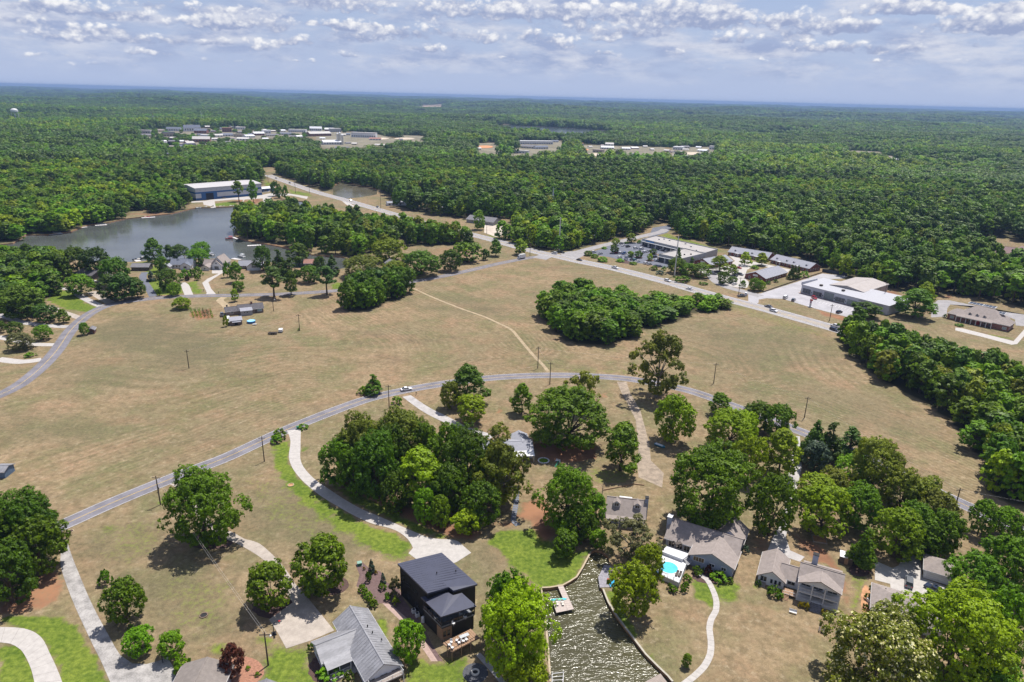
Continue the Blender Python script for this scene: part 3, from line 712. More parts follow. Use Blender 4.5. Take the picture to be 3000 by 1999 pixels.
# ---------- drives and walks in slabs
slabs('driveway', gps('D2', [(295,25),(316,90),(308,200),(360,300),(480,410),(640,510),(800,590),(950,632),(1035,690),(1068,745)]), gps('D2', [(380,15),(378,120),(382,220),(450,310),(560,390),(720,490),(880,560),(1060,640),(1180,685),(1310,694)]), CONC, .05, 4.2)
sheet('driveway_pad', gps('D2', [(1068,745),(1310,694),(1345,705),(1425,775),(1335,832),(1240,870),(1110,830),(1040,778)]), .046, CONC)
slabs('driveway', gps('D1', [(1040,355),(1090,380),(1140,440),(1200,530),(1270,600),(1340,670),(1460,722)]) + gps('D2', [(120,795),(195,865),(260,970),(330,1080)]), gps('D1', [(1110,345),(1150,400),(1200,480),(1260,550),(1330,625),(1420,645),(1500,690)]) + gps('D2', [(120,715),(215,795),(290,880),(345,965),(410,1035)]), CONC_TAN, .05, 3.6)
sheet('driveway_pad', gps('D2', [(330,1080),(410,1035),(470,1110),(585,1252),(445,1312),(290,1362),(240,1270),(185,1185)]), .046, CONC_TAN)
slabs('driveway', gps('D1', [(383,690),(372,790),(378,880),(450,1080),(560,1320),(620,1440),(690,1600)]), gps('D1', [(407,690),(440,790),(475,880),(560,1080),(660,1270),(740,1405),(815,1455)]), CONC_ST, .05, 3.4)
sheet('driveway_pad', gps('D1', [(690,1600),(640,1480),(740,1405),(815,1455),(900,1458),(1000,1430),(1030,1425),(1060,1470),(1100,1620)]), .046, CONC_ST)
slabs('driveway', gps('D1', [(-60,1228),(0,1230),(150,1240),(250,1290),(310,1400),(360,1510),(400,1620)]), gps('D1', [(-60,1325),(0,1325),(60,1332),(130,1372),(180,1460),(205,1540),(220,1620)]), CONC, .05, 3.2)
slabs('driveway', gps('B2', [(420,1090),(560,1190),(700,1262),(850,1322),(955,1352),(1020,1380)]), gps('B2', [(478,1078),(600,1160),(760,1240),(880,1302),(985,1332),(1060,1360)]), CONC_MID, .05, 4.0)
slabs('garden_walk', *[offset_line(smooth_line(gps('D3', [(1350,900),(1405,938),(1440,1000),(1463,1070),(1460,1130),(1432,1180),(1420,1240),(1430,1320),(1425,1400),(1390,1470),(1330,1530),(1240,1600)]), 2), s*.72) for s in (1, -1)], CONC, .05, 1.55)
slabs('garden_walk', *[offset_line(smooth_line(gps('D3', [(0,1395),(60,1460),(120,1530),(180,1610)]), 2), s*.6) for s in (1, -1)], CONC_MID, .05, 1.5)
GR_L = gps('B2', [(1900,985),(1930,1060),(1980,1150),(2030,1250)]) + gps('D3', [(978,60),(985,150),(978,230),(985,310)])
GR_R = gps('B2', [(1965,985),(1990,1060),(2060,1180),(2090,1290)]) + gps('D3', [(1050,100),(1062,210),(1140,285),(1130,375)])
sheet('gravel_drive', GR_L + GR_R[::-1], .03, GRAVEL)
sheet('driveway', gps('D4', [(270,60),(300,60),(312,250),(290,350),(252,480),(236,560),(215,680),(240,760),(330,800),(300,830),(100,765),(130,690),(205,560),(215,400),(230,270),(262,130)]), .04, CONC_MID)
sheet('driveway', gps('G5', [(330,225),(600,340),(690,300),(760,180),(790,-40),(960,-40),(1040,300),(1060,490),(1480,640),(1510,690),(1400,800),(900,800),(740,780),(572,645),(562,580),(330,522)]), .04, CONC)
def drive(fr, pts, w, m, z=.03): ribbon('driveway', smooth_line(gps(fr, pts), 3), -w/2, w/2, z, m)
drive('E6', [(250,325),(215,400),(255,500),(330,620),(385,725)], 4.2, LOT)
drive('E6', [(845,500),(905,540),(935,610),(975,705)], 4.6, CONC)
sheet('driveway', gps('E6', [(1350,285),(1640,290),(1500,352),(1390,420),(1292,490),(1340,600),(1430,700),(1250,700),(1265,660),(1190,500),(1280,430),(1460,348),(1350,345)]), .03, CONC)
drive('B1', [(395,342),(490,350),(560,398),(640,440),(705,468)], 4.2, CONC_MID); drive('B1', [(630,365),(700,405),(760,440)], 5, CONC_TAN); drive('B1', [(-20,520),(60,545),(150,575),(300,596),(450,606),(505,600)], 4.2, CONC_MID)
drive('B1', [(340,465),(420,500),(560,550)], 4.0, CONC_TAN); drive('B1', [(-20,675),(120,702),(250,728),(375,730)], 4.2, CONC); drive('B1', [(-20,830),(150,848),(285,832)], 5, CONC); drive('B1', [(1545,402),(1515,425),(1545,450),(1565,475)], 4, TRAIL)
drive('E2', [(0,720),(120,860),(330,960),(520,1010),(700,1060),(880,1110)], 7, HWY, .034)
drive('A2', [(0,800),(60,850),(120,862)], 6, CONC)

# ---------- lots
sheet('parking_lot', gps('E1', [(235,372),(380,332),(470,290),(640,222),(880,242),(950,190),(1000,262),(1310,372),(1160,400),(1165,505),(1310,530),(1315,585),(1180,585),(1050,542),(880,522),(620,472),(500,442),(235,402)]), .026, LOT)
sheet('office_lot', gps('E2', [(320,400),(720,505),(1050,575),(1400,650),(1300,720),(850,560),(640,650),(590,790),(680,870),(640,960),(520,970),(330,930),(140,885),(0,780),(-260,640),(-60,620),(330,570),(430,500)]), .026, CONC)
sheet('dealer_lot', gps('E3', [(150,410),(210,390),(680,240),(1070,112),(1450,150),(1400,185),(1000,205),(770,290),(730,410),(1570,620),(1570,790),(1470,770),(900,620),(850,606),(480,492),(230,482),(115,502),(115,545),(60,585),(-40,560),(-40,430)]), .028, mat('lot_concrete', (.34, .33, .35), .85, .16, .12))
sheet('bank_lot', gps('E4', [(150,1000),(230,948),(380,950),(760,1030),(1500,1160),(1500,1320),(1310,1300),(1300,1220),(850,1040),(400,1010),(360,1060),(340,1180),(130,1190)]), .026, HWY)
sheet('bank_drive', gps('E4', [(470,1330),(560,1340),(900,1425),(1280,1520),(1425,1360),(1500,1360),(1330,1560),(1250,1570),(880,1470),(470,1370)]), .026, CONC)
sheet('gravel_yard', gps('A2', [(985,978),(1110,983),(1155,1050),(1065,1070),(985,1040)]), .02, mat('pale_gravel', (.46, .40, .34), .95, .2, .2))
sheet('marina_apron', gps('E5', [(240,530),(480,520),(640,490),(1000,465),(1280,440),(1460,420),(1600,390),(1900,395),(2250,450),(2230,490),(1960,430),(1650,440),(1600,480),(1560,540),(1480,560),(1470,480),(1160,500),(1100,590),(1090,560),(1140,505),(960,500),(640,530),(660,640),(590,620),(450,590),(440,545),(240,555)]), .02, CONC)
for p in ([(455,442),(475,412),(500,400),(512,405),(505,425),(540,445),(560,455),(540,462)],): sheet('town_road', wpoly(p), .5, HWY)
for k, q in enumerate(TOWN[:9]):
    P = wpoly(q); c = sum(P, Vector())/len(P)
    o = sheet('town_ground', [c + (p - c)*.9 for p in P], .5 + k*.06, mat('town_pavement', (.185, .165, .115), .9, .35, .02))
for q in (TOWN[9], TOWN[10]):
    P = wpoly(q); zz = float(relief(sum(p.x for p in P)/len(P), sum(p.y for p in P)/len(P))) + 6
    sheet('bare_clearing', P, zz, mat('bare_earth', (.30, .22, .17), .95, .2, .01))
# ================================================================== TREES
def quads_mesh(name, C, Nn, size, rng, asp=.62, mats=None, midx=None):
    n = len(C)
    t = rng.normal(size=(n, 3)); t -= (t * Nn).sum(1)[:, None] * Nn; t /= np.linalg.norm(t, axis=1)[:, None] + 1e-9
    b = np.cross(Nn, t)
    s = size[:, None]
    V = np.stack([C - t*s, C - b*s*asp, C + t*s + Nn*s*.15, C + b*s*asp], 1).reshape(-1, 3)
    me = bpy.data.meshes.new(name)
    me.vertices.add(4*n); me.vertices.foreach_set('co', V.astype(np.float32).ravel())
    me.loops.add(4*n); me.loops.foreach_set('vertex_index', np.arange(4*n, dtype=np.int32))
    me.polygons.add(n); me.polygons.foreach_set('loop_start', np.arange(0, 4*n, 4, dtype=np.int32)); me.polygons.foreach_set('loop_total', np.full(n, 4, np.int32))
    if midx is not None: me.polygons.foreach_set('material_index', midx.astype(np.int32))
    for m in mats or []: me.materials.append(m)
    me.update(calc_edges=True)
    return me
def leaves(rng, cs, rs, center, n, size, inner=.16, flat=1.0, tuft=.55, per=16):
    """leaf-sized faces gathered in tufts over the outward side of each lobe"""
    nt = max(12, n // per)
    w = rs**2; k = rng.choice(len(cs), size=int(nt*2.2), p=w/w.sum())
    d = rng.normal(size=(len(k), 3)); d /= np.linalg.norm(d, axis=1)[:, None]
    out = cs[k] - center; out = out / (np.linalg.norm(out, axis=1)[:, None] + 1e-6)
    ok = ((d * out).sum(1) > -.25) & (d[:, 2] > -.7)
    k, d = k[ok][:nt], d[ok][:nt]
    r = rs[k] * rng.uniform(.72, 1.12, len(k))
    q = rng.random(len(k)) < inner; r[q] *= rng.uniform(.3, .9, q.sum())
    C = cs[k] + d * r[:, None] * np.array([1, 1, flat])
    T = np.repeat(np.arange(len(C)), per)
    e = rng.normal(size=(len(T), 3)) + d[T]*.9 + np.array([0, 0, .5]); e /= np.linalg.norm(e, axis=1)[:, None]
    tr = tuft * rng.uniform(.6, 1.4, len(C))
    P = C[T] + e * (tr[T] * rng.uniform(.45, 1.0, len(T)))[:, None] * np.array([1, 1, .75])
    N = e * .8 + d[T]*.5 + rng.normal(size=e.shape)*.35 + np.array([0, 0, .35]); N /= np.linalg.norm(N, axis=1)[:, None]
    return P, N, size * rng.uniform(.65, 1.35, len(T))
def trunk_geo(H, base_r, fork, limbs, rng, bend=.15):
    g = G(); p = Vector((0, 0, -.15)); r = base_r
    segs = 3
    for i in range(segs):
        q = Vector((rng.normal()*bend, rng.normal()*bend, fork*(i+1)/segs))
        g.tube(p, q, r*(1.25 if i == 0 else 1), r*.86, 7); p, r = q, r*.86
    for L in limbs:
        L = Vector(L); m = p.lerp(L, .5) + Vector((rng.normal()*.25, rng.normal()*.25, rng.normal()*.2 + .15))
        g.tube(p - Vector((0, 0, .2)), m, r*.62, r*.34, 5); g.tube(m, L, r*.34, r*.12, 4)
    return g
PROTO = {}
def proto(kind, var, lod):
    key = (kind, var, lod)
    if key in PROTO: return PROTO[key]
    rng = np.random.default_rng(abs(hash((kind, var))) % 10000 if False else (sum(map(ord, kind))*37 + var*101) % 99991)
    hero = lod == 0
    n0 = {0: 12500, 1: 1700, 2: 30000}[lod]; lf = {0: .26, 1: .66, 2: .17}[lod]; tf = {0: .62, 1: .95, 2: .50}[lod]; per = {0: 16, 1: 7, 2: 18}[lod]
    bark = BARK
    if kind == 'oak':
        H, R = 12.0, 6.2; nl = 44
        th = np.arange(nl)*2.39996 + rng.uniform(-.35, .35, nl); zz = np.linspace(-.95, 1, nl) + rng.uniform(-.05, .05, nl)
        rr = np.sqrt(np.clip(1 - (zz*.93)**2, 0.05, 1)) * rng.uniform(.52, .82, nl)
        cs = np.stack([R*rr*np.cos(th), R*rr*np.sin(th), 5.9 + zz*4.4], -1)
        rs = rng.uniform(1.3, 2.2, nl); n = n0; ctr = np.array([0, 0, 6.2])
        fork = 3.0; br = .42
    elif kind == 'egg':
        H, R = 14.0, 4.6; nl = 34
        th = np.arange(nl)*2.39996 + rng.uniform(-.35, .35, nl); zz = np.linspace(0, 1, nl)
        rr = (np.sin(np.clip(zz*.92 + .1, 0, 1)**.75*math.pi)**.8) * rng.uniform(.42, .78, nl)
        cs = np.stack([R*rr*np.cos(th), R*rr*np.sin(th), 2.6 + zz*10.2], -1)
        rs = rng.uniform(1.0, 1.75, nl); n = n0; ctr = np.array([0, 0, 6.5]); fork = 4.0; br = .32
    elif kind == 'round':
        H, R = 6.0, 3.3; nl = 30
        th = np.arange(nl)*2.39996 + rng.uniform(-.35, .35, nl); zz = np.linspace(-.92, 1, nl)
        rr = np.sqrt(np.clip(1 - zz**2*.95, .05, 1)) * rng.uniform(.6, .78, nl)
        cs = np.stack([R*rr*np.cos(th), R*rr*np.sin(th), 3.15 + zz*2.15], -1)
        rs = rng.uniform(.7, 1.15, nl); n = int(n0*.8); ctr = np.array([0, 0, 2.9]); fork = 1.2; br = .16; lf *= .62
    elif kind == 'cone':
        H, R = 9.0, 2.7; nl = 40
        zz = rng.uniform(0, 1, nl)**1.25; th = np.arange(nl)*2.39996 + rng.uniform(-.35, .35, nl)
        rr = (1 - zz*.96)**.72 * rng.uniform(.55, .8, nl)
        cs = np.stack([R*rr*np.cos(th), R*rr*np.sin(th), .9 + zz*7.5], -1)
        rs = (.45 + .7*(1 - zz)) * rng.uniform(.8, 1.1, nl); n = int(n0*.8); ctr = np.array([0, 0, 3.2]); fork = 2.0; br = .2; lf *= .68
    elif kind == 'pine':
        H, R = 18.0, 3.9; nl = 32
        zz = rng.uniform(0, 1, nl)**.8; th = np.arange(nl)*2.39996 + rng.uniform(-.35, .35, nl)
        rr = (np.sin((.25 + .70*zz)*math.pi)**.7) * rng.uniform(.25, .85, nl)
        cs = np.stack([R*rr*np.cos(th), R*rr*np.sin(th), 7.2 + zz*9.8], -1)
        rs = rng.uniform(.85, 1.45, nl); n = int(n0*.75); ctr = np.array([0, 0, 11.5]); fork = 11.0; br = .3
    elif kind == 'sparse':
        H, R = 14.0, 7.0; nl = 42
        th = np.arange(nl)*2.39996 + rng.uniform(-.35, .35, nl); zz = np.linspace(-.95, 1, nl) + rng.uniform(-.05, .05, nl)
        rr = np.sqrt(np.clip(1 - zz**2*.9, .05, 1)) * rng.uniform(.35, .9, nl)
        cs = np.stack([R*rr*np.cos(th), R*rr*np.sin(th), 7.2 + zz*5.4], -1)
        rs = rng.uniform(.9, 1.6, nl); n = int(n0*.72); ctr = np.array([0, 0, 7]); fork = 4.2; br = .42; bark = BARKG
    elif kind == 'wood':          # woodland broadleaf, leafy to the ground
        H, R = 15.0, 4.8; nl = 30
        th = np.arange(nl)*2.39996 + rng.uniform(-.35, .35, nl); zz = np.linspace(0, 1, nl)
        rr = np.where(zz > .55, np.sqrt(np.clip(1 - ((zz - .55)/.47)**2, .04, 1)), .62 + .38*zz/.55) * rng.uniform(.5, .82, nl)
        cs = np.stack([R*rr*np.cos(th), R*rr*np.sin(th), 1.6 + zz*12.0], -1)
        rs = rng.uniform(1.0, 1.75, nl); n = n0; ctr = np.array([0, 0, 7]); fork = 5.0; br = .3
    elif kind == 'shrub':
        H, R = 1.6, 1.1; nl = 14
        th = np.arange(nl)*2.39996 + rng.uniform(-.35, .35, nl); zz = np.linspace(0, 1, nl)
        rr = np.sqrt(np.clip(1 - zz**2*.9, .05, 1))*rng.uniform(.5, .75, nl)
        cs = np.stack([R*rr*np.cos(th), R*rr*np.sin(th), .35 + zz*.85], -1)
        rs = rng.uniform(.3, .45, nl); n = 900; ctr = np.array([0, 0, .5]); fork = .4; br = .05; lf = .15
    ph_ = rng.uniform(0, 6.28, 4); an_ = np.arctan2(cs[:, 1], cs[:, 0]); zn = (cs[:, 2] - cs[:, 2].min())/(np.ptp(cs[:, 2]) + 1e-6)
    amp = {'oak': .13, 'egg': .14, 'round': .10, 'sparse': .24, 'wood': .16, 'cone': .10, 'pine': .18, 'shrub': .1}[kind]
    wv = 1 + amp*(np.sin(2*an_ + ph_[0] + 3*zn) + .8*np.sin(3*an_ + ph_[1] - 5*zn)) + rng.uniform(-amp, amp, len(cs))*.8
    cs[:, 0] *= wv; cs[:, 1] *= wv; cs[:, 2] += rng.normal(size=len(cs))*amp*R*.22
    rs = rs * rng.uniform(.62, 1.12, len(rs))
    if kind in ('oak', 'egg', 'round', 'sparse', 'wood'):      # lobes over the middle so that the top closes
        z1 = cs[:, 2].max(); z0 = cs[:, 2].min(); e = 10 if kind != 'sparse' else 5
        a_, r_ = rng.uniform(0, 2*math.pi, e), rng.uniform(0, .42, e)*R
        cs = np.concatenate([cs, np.stack([r_*np.cos(a_), r_*np.sin(a_), z1 - (r_/R)*(z1-z0)*.35 - rng.uniform(0, .25, e)*(z1-z0)], -1)]); rs = np.concatenate([rs, np.full(e, rs.mean()*1.05)])
    P, N, S = leaves(rng, cs, rs, ctr, n, lf, flat=.9 if kind != 'pine' else .95, tuft=tf*(.28 if kind == 'shrub' else .6 if kind in ('round', 'cone') else 1), per=per)
    P[:, 2] = np.maximum(P[:, 2], .12)
    li = rng.choice(len(cs), 13 if kind == 'sparse' else 8, replace=False)
    tg = trunk_geo(H, br, fork, [cs[i]*np.array([.92, .92, .97]) for i in li], rng)
    if kind in ('pine', 'cone'): tg = trunk_geo(H, br, H*.93, [(cs[i][0]*.9, cs[i][1]*.9, cs[i][2]) for i in []], rng, .12)
    PROTO[key] = dict(P=P, N=N, S=S, rng=rng, H=H, R=R, meshes={}, trunk=tg.mesh(kind + '_trunk', bark))
    return PROTO[key]
def crown_mesh(p, m, bloom=None):
    k = (m.name, bloom is not None)
    if k not in p['meshes']:
        rng = np.random.default_rng(5); mi = None; ms = [m]
        if bloom is not None:
            mi = (np.random.default_rng(9).random(len(p['P'])) < .16) & (p['N'][:, 2] > .1); ms = [m, bloom]
        p['meshes'][k] = quads_mesh('crown', p['P'], p['N'], p['S'], rng, mats=ms, midx=mi)
    return p['meshes'][k]
_rt = random.Random(11)
def put_tree(base, h, R, kind, m, label, cat='tree', group=None, name='tree', lod=0, var=None, bloom=None, lean=0.0):
    var = _rt.randrange(3) if var is None else var
    p = proto(kind, var, lod)
    root = thing(name, label, cat, (base[0], base[1], base[2] if len(base) > 2 else 0), _rt.uniform(0, 6.28), group)
    root.scale = (R/p['R'], R/p['R'], h/p['H'])
    shared(p['trunk'], 'trunk', root)
    c = shared(crown_mesh(p, m, bloom), 'crown', root)
    return root
def tree(fr, bx, by, ty, hw, kind, m, label, cat='tree', group=None, name='tree', bloom=None):
    b = gp(fr, bx, by); u, v = px(fr, bx, ty); s = FR[fr][2]
    h = height_at(b, v)
    zc = (np.array([b.x, b.y, h*.5 - CAM_H])) @ _F
    R = hw * s * zc / FX * (1.1 if kind in ('oak', 'sparse') else 1.03)
    lod = 2 if (R > 7.5 and zc < 240 and kind in ('oak', 'sparse')) else 0 if zc < 500 else 1
    return put_tree(b, h, R, kind, m, label, cat, group, name, lod, bloom=bloom)
D, M, B, O, P_, X, LU, SP = L_DARK, L_MID, L_BRIGHT, L_OLIVE, L_PINE, L_DEEP, L_LUSH, L_GREY
def shrub(fr, bx, by, ty, hw, m, label, kind='shrub'):
    return tree(fr, bx, by, ty, hw, kind, m, label, 'shrub', None, 'shrub')
# --- foreground left
for a in [('D1',205,800,392,175,'oak',D,'rear dark oak of the clump at the left edge, beside the road'), ('D1',260,890,560,150,'oak',M,'dark oak of the left edge clump nearest the stained driveway'),
 ('D1',90,1075,715,150,'oak',D,'front dark oak of the left edge clump above the red earth'), ('D1',-60,930,490,170,'oak',D,'oak cut by the left edge of the picture in the dark clump'),
 ('D1',1268,705,272,205,'oak',M,'big lone oak over a mulch ring beside the tan driveway and the road'), ('D1',785,1200,955,118,'round',M,'round tree in the left yard beside the stained driveway'),
 ('D1',865,1390,1245,95,'round',LU,'low round tree left of the pair above the bottom left roof'), ('D1',1068,1410,1268,85,'round',LU,'low round tree right of the pair above the bottom left roof'),
 ('D1',1435,1525,1342,75,'round',L_RED,'small purple-red leaved tree by the bottom left house'), ('D2',525,1015,702,172,'round',M,'large round tree in mulch right of the tan driveway'),
 ('D2',205,1105,843,146,'round',M,'large round tree in a mulch bed left of the tan driveway'), ('D2',1035,1425,1203,108,'round',LU,'dense bright rounded tree between the grey roofed house and the black house'),
 ('D3',170,1330,892,140,'oak',D,'darker tree at the back of the lakeside clump right of the black house'), ('D3',235,1500,985,215,'oak',B,'huge bright lakeside tree left of the cove'), ('D3',300,1660,1425,120,'oak',B,'tree at the bottom edge on the left bank of the cove')]: tree(*a)
for a in [('D1',650,965,880,42,M,'small lone bush in the left yard'), ('D1',810,1268,1208,22,X,'tiny dark bush below the round tree in the left yard'), ('D1',1125,1505,1415,60,LU,'leafy shrub at the corner of the bottom left roof'),
 ('D2',960,1035,925,40,SP,'pale flowering bush at the left wall of the black house'), ('D2',795,950,885,20,D,'dark upright shrub in the purple mulch bed'), ('D2',880,1000,962,24,M,'round shrub in the mulch bed by the black house'), ('D2',912,1060,1015,20,LU,'small green ball shrub in the mulch bed by the black house'),
 ('D2',962,1090,1040,24,B,'bright yellow-green ball shrub at the black house wall'), ('D2',842,905,880,10,L_YEL,'tiny golden shrub beside the blue spruce'), ('D2',768,880,858,8,L_YEL,'tiny golden shrub by the green utility box'), ('D2',250,70,15,42,M,'bush by the white driveway entrance at the roadside, nearer the pole'), ('D2',395,12,-15,32,M,'dark hedge bush right of the white driveway entrance'),
 ('D2',232,100,50,35,LU,'leafy bush left of the white driveway entrance'), ('B2',385,1135,1085,38,LU,'round grass bed shrub at the road beside the concrete drive'), ('B2',150,1068,1020,40,M,'low bush beside the small cedar at the road'),
 ('D2',560,1530,1478,75,LU,'hedge before the porch of the grey roofed house'), ('D2',445,1370,1325,22,D,'dark shrub at the corner of the grey roofed house'), ('D2',675,1560,1500,35,D,'dark shrub right of the porch of the grey roofed house'), ('D1',1522,1490,1468,15,LU,'small green ball shrub beside the purple-red tree'), ('D1',1580,1530,1505,16,LU,'small green shrub by the far bottom left roof')]: shrub(*a)
for k, (x, y) in enumerate([(758,1010),(778,1036),(797,1062),(815,1088),(828,1106)]): tree('D2', x, y, y - 42, 27, 'shrub', M, ['uppermost', 'second', 'middle', 'fourth', 'lowest'][k] + ' clipped bush of the hedge row left of the black house', 'shrub', 'clipped hedge row', 'shrub')
tree('D2', 815, 895, 812, 20, 'cone', L_BLUE, 'small blue spruce beside the green utility box', name='spruce_tree'); tree('D2', 884, 960, 895, 18, 'cone', L_BLUE, 'small blue spruce nearest the black house', name='spruce_tree')
# --- central grove
for a in [('D2',640,360,62,130,'oak',M,'leftmost oak of the central grove above the white driveway'), ('D2',770,330,-70,150,'oak',O,'tall oak at the upper left of the central grove'), ('D2',850,440,30,150,'oak',D,'dark oak in the middle of the central grove front'),
 ('D2',1000,240,-110,160,'oak',O,'olive oak at the back of the central grove'), ('D2',1110,480,132,152,'egg',B,'bright yellow-green tree at the front of the central grove'), ('D2',1120,260,-30,110,'oak',M,'oak at the top edge of the central grove by the concrete drive'),
 ('D2',1400,420,10,150,'oak',D,'dark oak right of the bright tree in the central grove'), ('D2',1580,480,110,165,'sparse',O,'thin crowned oak with grey limbs at the right of the central grove'), ('D2',1145,600,383,80,'round',M,'small round tree standing before the central grove'),
 ('D2',1480,600,340,115,'oak',D,'dark tree at the lower right of the central grove'), ('D3',140,470,60,140,'sparse',O,'thin olive tree beside the half hidden house'), ('D2',1300,330,-20,130,'oak',M,'oak deep inside the central grove'),
 ('B2',1080,1440,1275,90,'sparse',O,'sparse treetop right of the concrete drive above the half hidden house')]: tree(*a)
shrub('D2', 1395, 655, 515, 92, B, 'bright bushy undergrowth at the lower edge of the central grove', 'round')
for a in [('B2',870,1140,868,120,'egg',D,'tall dark evergreen at the road beside the concrete drive','pine_tree'), ('B2',755,1172,985,78,'round',O,'drooping willow-like tree left of the tall evergreen','tree'), ('B2',895,1262,1085,112,'round',B,'bright low tree below the tall roadside evergreen','tree'),
 ('B2',1243,1205,998,76,'egg',M,'lone egg shaped tree in the bare yard','tree'), ('B2',1560,1420,1035,255,'oak',M,'great oak above the half hidden house','tree'), ('B2',1660,1190,905,115,'sparse',O,'tall thin tree behind the great oak near the road','tree'),
 ('D3',872,270,-25,122,'egg',LU,'fresh green tree left of the gravel drive','tree'), ('B2',222,1068,930,62,'cone',D,'small dark cedar at the edge of the mown field','cedar_tree'), ('B2',2170,1090,622,190,'sparse',O,'huge sparse roadside oak shading the gravel drive mouth','tree'),
 ('D3',548,625,255,160,'oak',M,'oak between the timber steps and the dormered cottage','tree'), ('D3',610,700,470,90,'oak',D,'dark tree under the oak beside the cove head','tree'), ('D3',725,590,415,62,'egg',LU,'slim leafy tree left of the dormered cottage','tree'),
 ('D3',935,812,560,150,'sparse',SP,'greyish thin oak before the dormered cottage','tree'), ('D3',940,1155,840,130,'oak',B,'bright tree on the bank beside the weathered deck','tree'), ('D3',1035,975,725,95,'oak',B,'bright tree left of the swimming pool','tree'),
 ('D3',1405,590,122,238,'oak',M,'largest oak, rising behind the pale blue house','tree')]: tree(*a[:8], name=a[8])
shrub('D3', 530, 795, 645, 82, D, 'dark leafy thicket at the head of the cove', 'round'); shrub('D3', 735, 745, 640, 60, LU, 'green thicket at the cove head below the cottage', 'round'); shrub('D3', 690, 690, 560, 55, D, 'dark thicket left of the grey oak', 'round')
for a in [(1198,1015,975,28,LU,'ball shrub at the lower corner of the pool deck'), (1268,1010,950,28,LU,'ball shrub by the steps of the pool deck'), (1282,945,905,26,LU,'round shrub between pool deck and pale blue wall'), (1345,900,855,35,D,'dark shrub along the pale blue gable wall'), (1413,905,855,26,L_RED,'purple-red shrub at the pale blue gable wall'),
          (1480,940,895,52,LU,'wide green shrub at the right of the pale blue gable wall'), (1545,955,925,25,M,'shrub at the right corner of the pale blue house'), (1640,775,728,22,L_BLUE,'pale bush at the right side of the pale blue house'), (1180,1000,962,22,D,'dark low shrub under the pool deck')]: shrub('D3', *a)
tree('D3', 1278, 1475, 1395, 34, 'egg', M, 'little lone tree on the dry lawn inside the curved walk')
# --- right foreground
for a in [('B2',2275,1400,1075,128,'oak',B,'bright round tree right of the gravel drive'), ('B3',245,1215,1062,76,'egg',M,'slim tree close to the road below the right field'), ('B3',500,1325,1125,100,'oak',D,'left dark tree of the pair beside the road below the right field'), ('B3',640,1355,1140,100,'oak',D,'right dark tree of the pair beside the road below the right field'),
 ('B3',310,1450,1180,150,'oak',B,'broad bright tree above the largest oak'), ('B3',420,1420,1190,90,'oak',B,'bright tree behind the round one by the straight drive'), ('D4',160,302,15,116,'egg',B,'bright round tree left of the straight drive'), ('D4',110,668,288,132,'oak',M,'oak left of the straight drive above the white house'),
 ('D4',-20,330,60,90,'oak',B,'bright crown left of the round tree at the straight drive')]: tree(*a)
for a in [(365,215,-45,80,X,'left dark cedar of the roadside row right of the straight drive'), (470,210,-35,76,X,'middle dark cedar of the roadside row right of the straight drive'), (600,155,0,80,X,'right dark cedar of the roadside row right of the straight drive')]: tree('D4', *a[:4], 'cone', a[4], a[5], 'tree', None, 'cedar_tree')
for a in [(385,278,95,82,'round',L_BLUE,'bluish-green tree before the cedar row'), (730,400,68,150,'oak',O,'tall olive tree by the road in the right foreground wood'), (620,350,178,112,'oak',LU,'fresh green tree below the cedar row'), (420,648,368,146,'oak',B,'big bright tree above the wooden sandbox'),
 (400,450,298,110,'oak',B,'bright tree right of the straight drive'), (495,420,262,90,'oak',O,'olive topped tree between the bright ones'), (645,620,350,118,'oak',M,'mid green tree right of the big bright one'), (900,540,258,112,'oak',O,'olive tree at the roadside in the right wood'),
 (1025,580,318,120,'oak',O,'olive tree in the middle of the right wood'), (1110,660,400,120,'oak',O,'olive tree in the right wood nearest the road pole'), (1150,780,520,110,'oak',M,'tree at the right end of the right wood by the garage'), (985,700,470,110,'oak',M,'tree in the middle front of the right wood'),
 (868,795,508,142,'oak',B,'bright spreading tree above the concrete yard'), (1050,790,600,105,'oak',M,'tree hanging over the back of the garage'), (1390,662,458,82,'round',LU,'round tree left of the three by the road at the right edge'), (1540,675,503,88,'round',LU,'middle round tree by the road at the right edge'),
 (1665,690,560,70,'round',M,'tree by the road cut by the right edge'), (1340,1050,785,142,'oak',LU,'tree right of the garage'), (1540,1010,678,152,'oak',M,'large tree at the right edge beyond the garage'), (1690,960,640,110,'oak',M,'tree cut by the right edge below the road'),
 (1440,1490,990,150,'oak',LU,'green tree behind the large bright tree at lower right'), (1180,1600,1010,310,'oak',B,'largest bright tree at lower right over the beige house'), (1480,1680,1465,150,'oak',LU,'tree at the bottom right corner')]: tree('D4', *a)
BLOOM = leafmat('magnolia_blossom', (.50, .50, .36), hue=.01, val=.2, trans=.2)
tree('D4', 730, 1660, 1158, 290, 'oak', O, 'magnolia covered in cream blossoms at the bottom edge', bloom=BLOOM, name='magnolia_tree')
tree('D4', 670, 862, 618, 80, 'cone', M, 'broad cedar beside the small brown shed', name='cedar_tree')
for a in [(140,1035,985,48,D,'dark shrub with red flowers left of the white porch house steps'), (45,975,940,18,X,'small dark shrub at the left corner of the white porch house'), (300,1108,1075,14,L_YEL,'left golden shrub under the white porch'), (322,1112,1078,14,L_YEL,'middle golden shrub under the white porch'), (342,1120,1080,16,L_YEL,'right golden shrub of the three under the white porch'),
          (438,1150,1120,13,L_YEL,'left golden shrub right of the porch steps'), (463,1160,1128,13,L_YEL,'middle golden shrub right of the porch steps'), (488,1172,1145,12,L_YEL,'right golden shrub right of the porch steps'), (708,1060,1025,16,M,'upper round shrub in the bed by the beige house'), (700,1120,1085,16,M,'lower round shrub in the bed by the beige house'), (740,1000,965,16,D,'dark shrub at the back corner of the beige house')]: shrub('D4', *a)
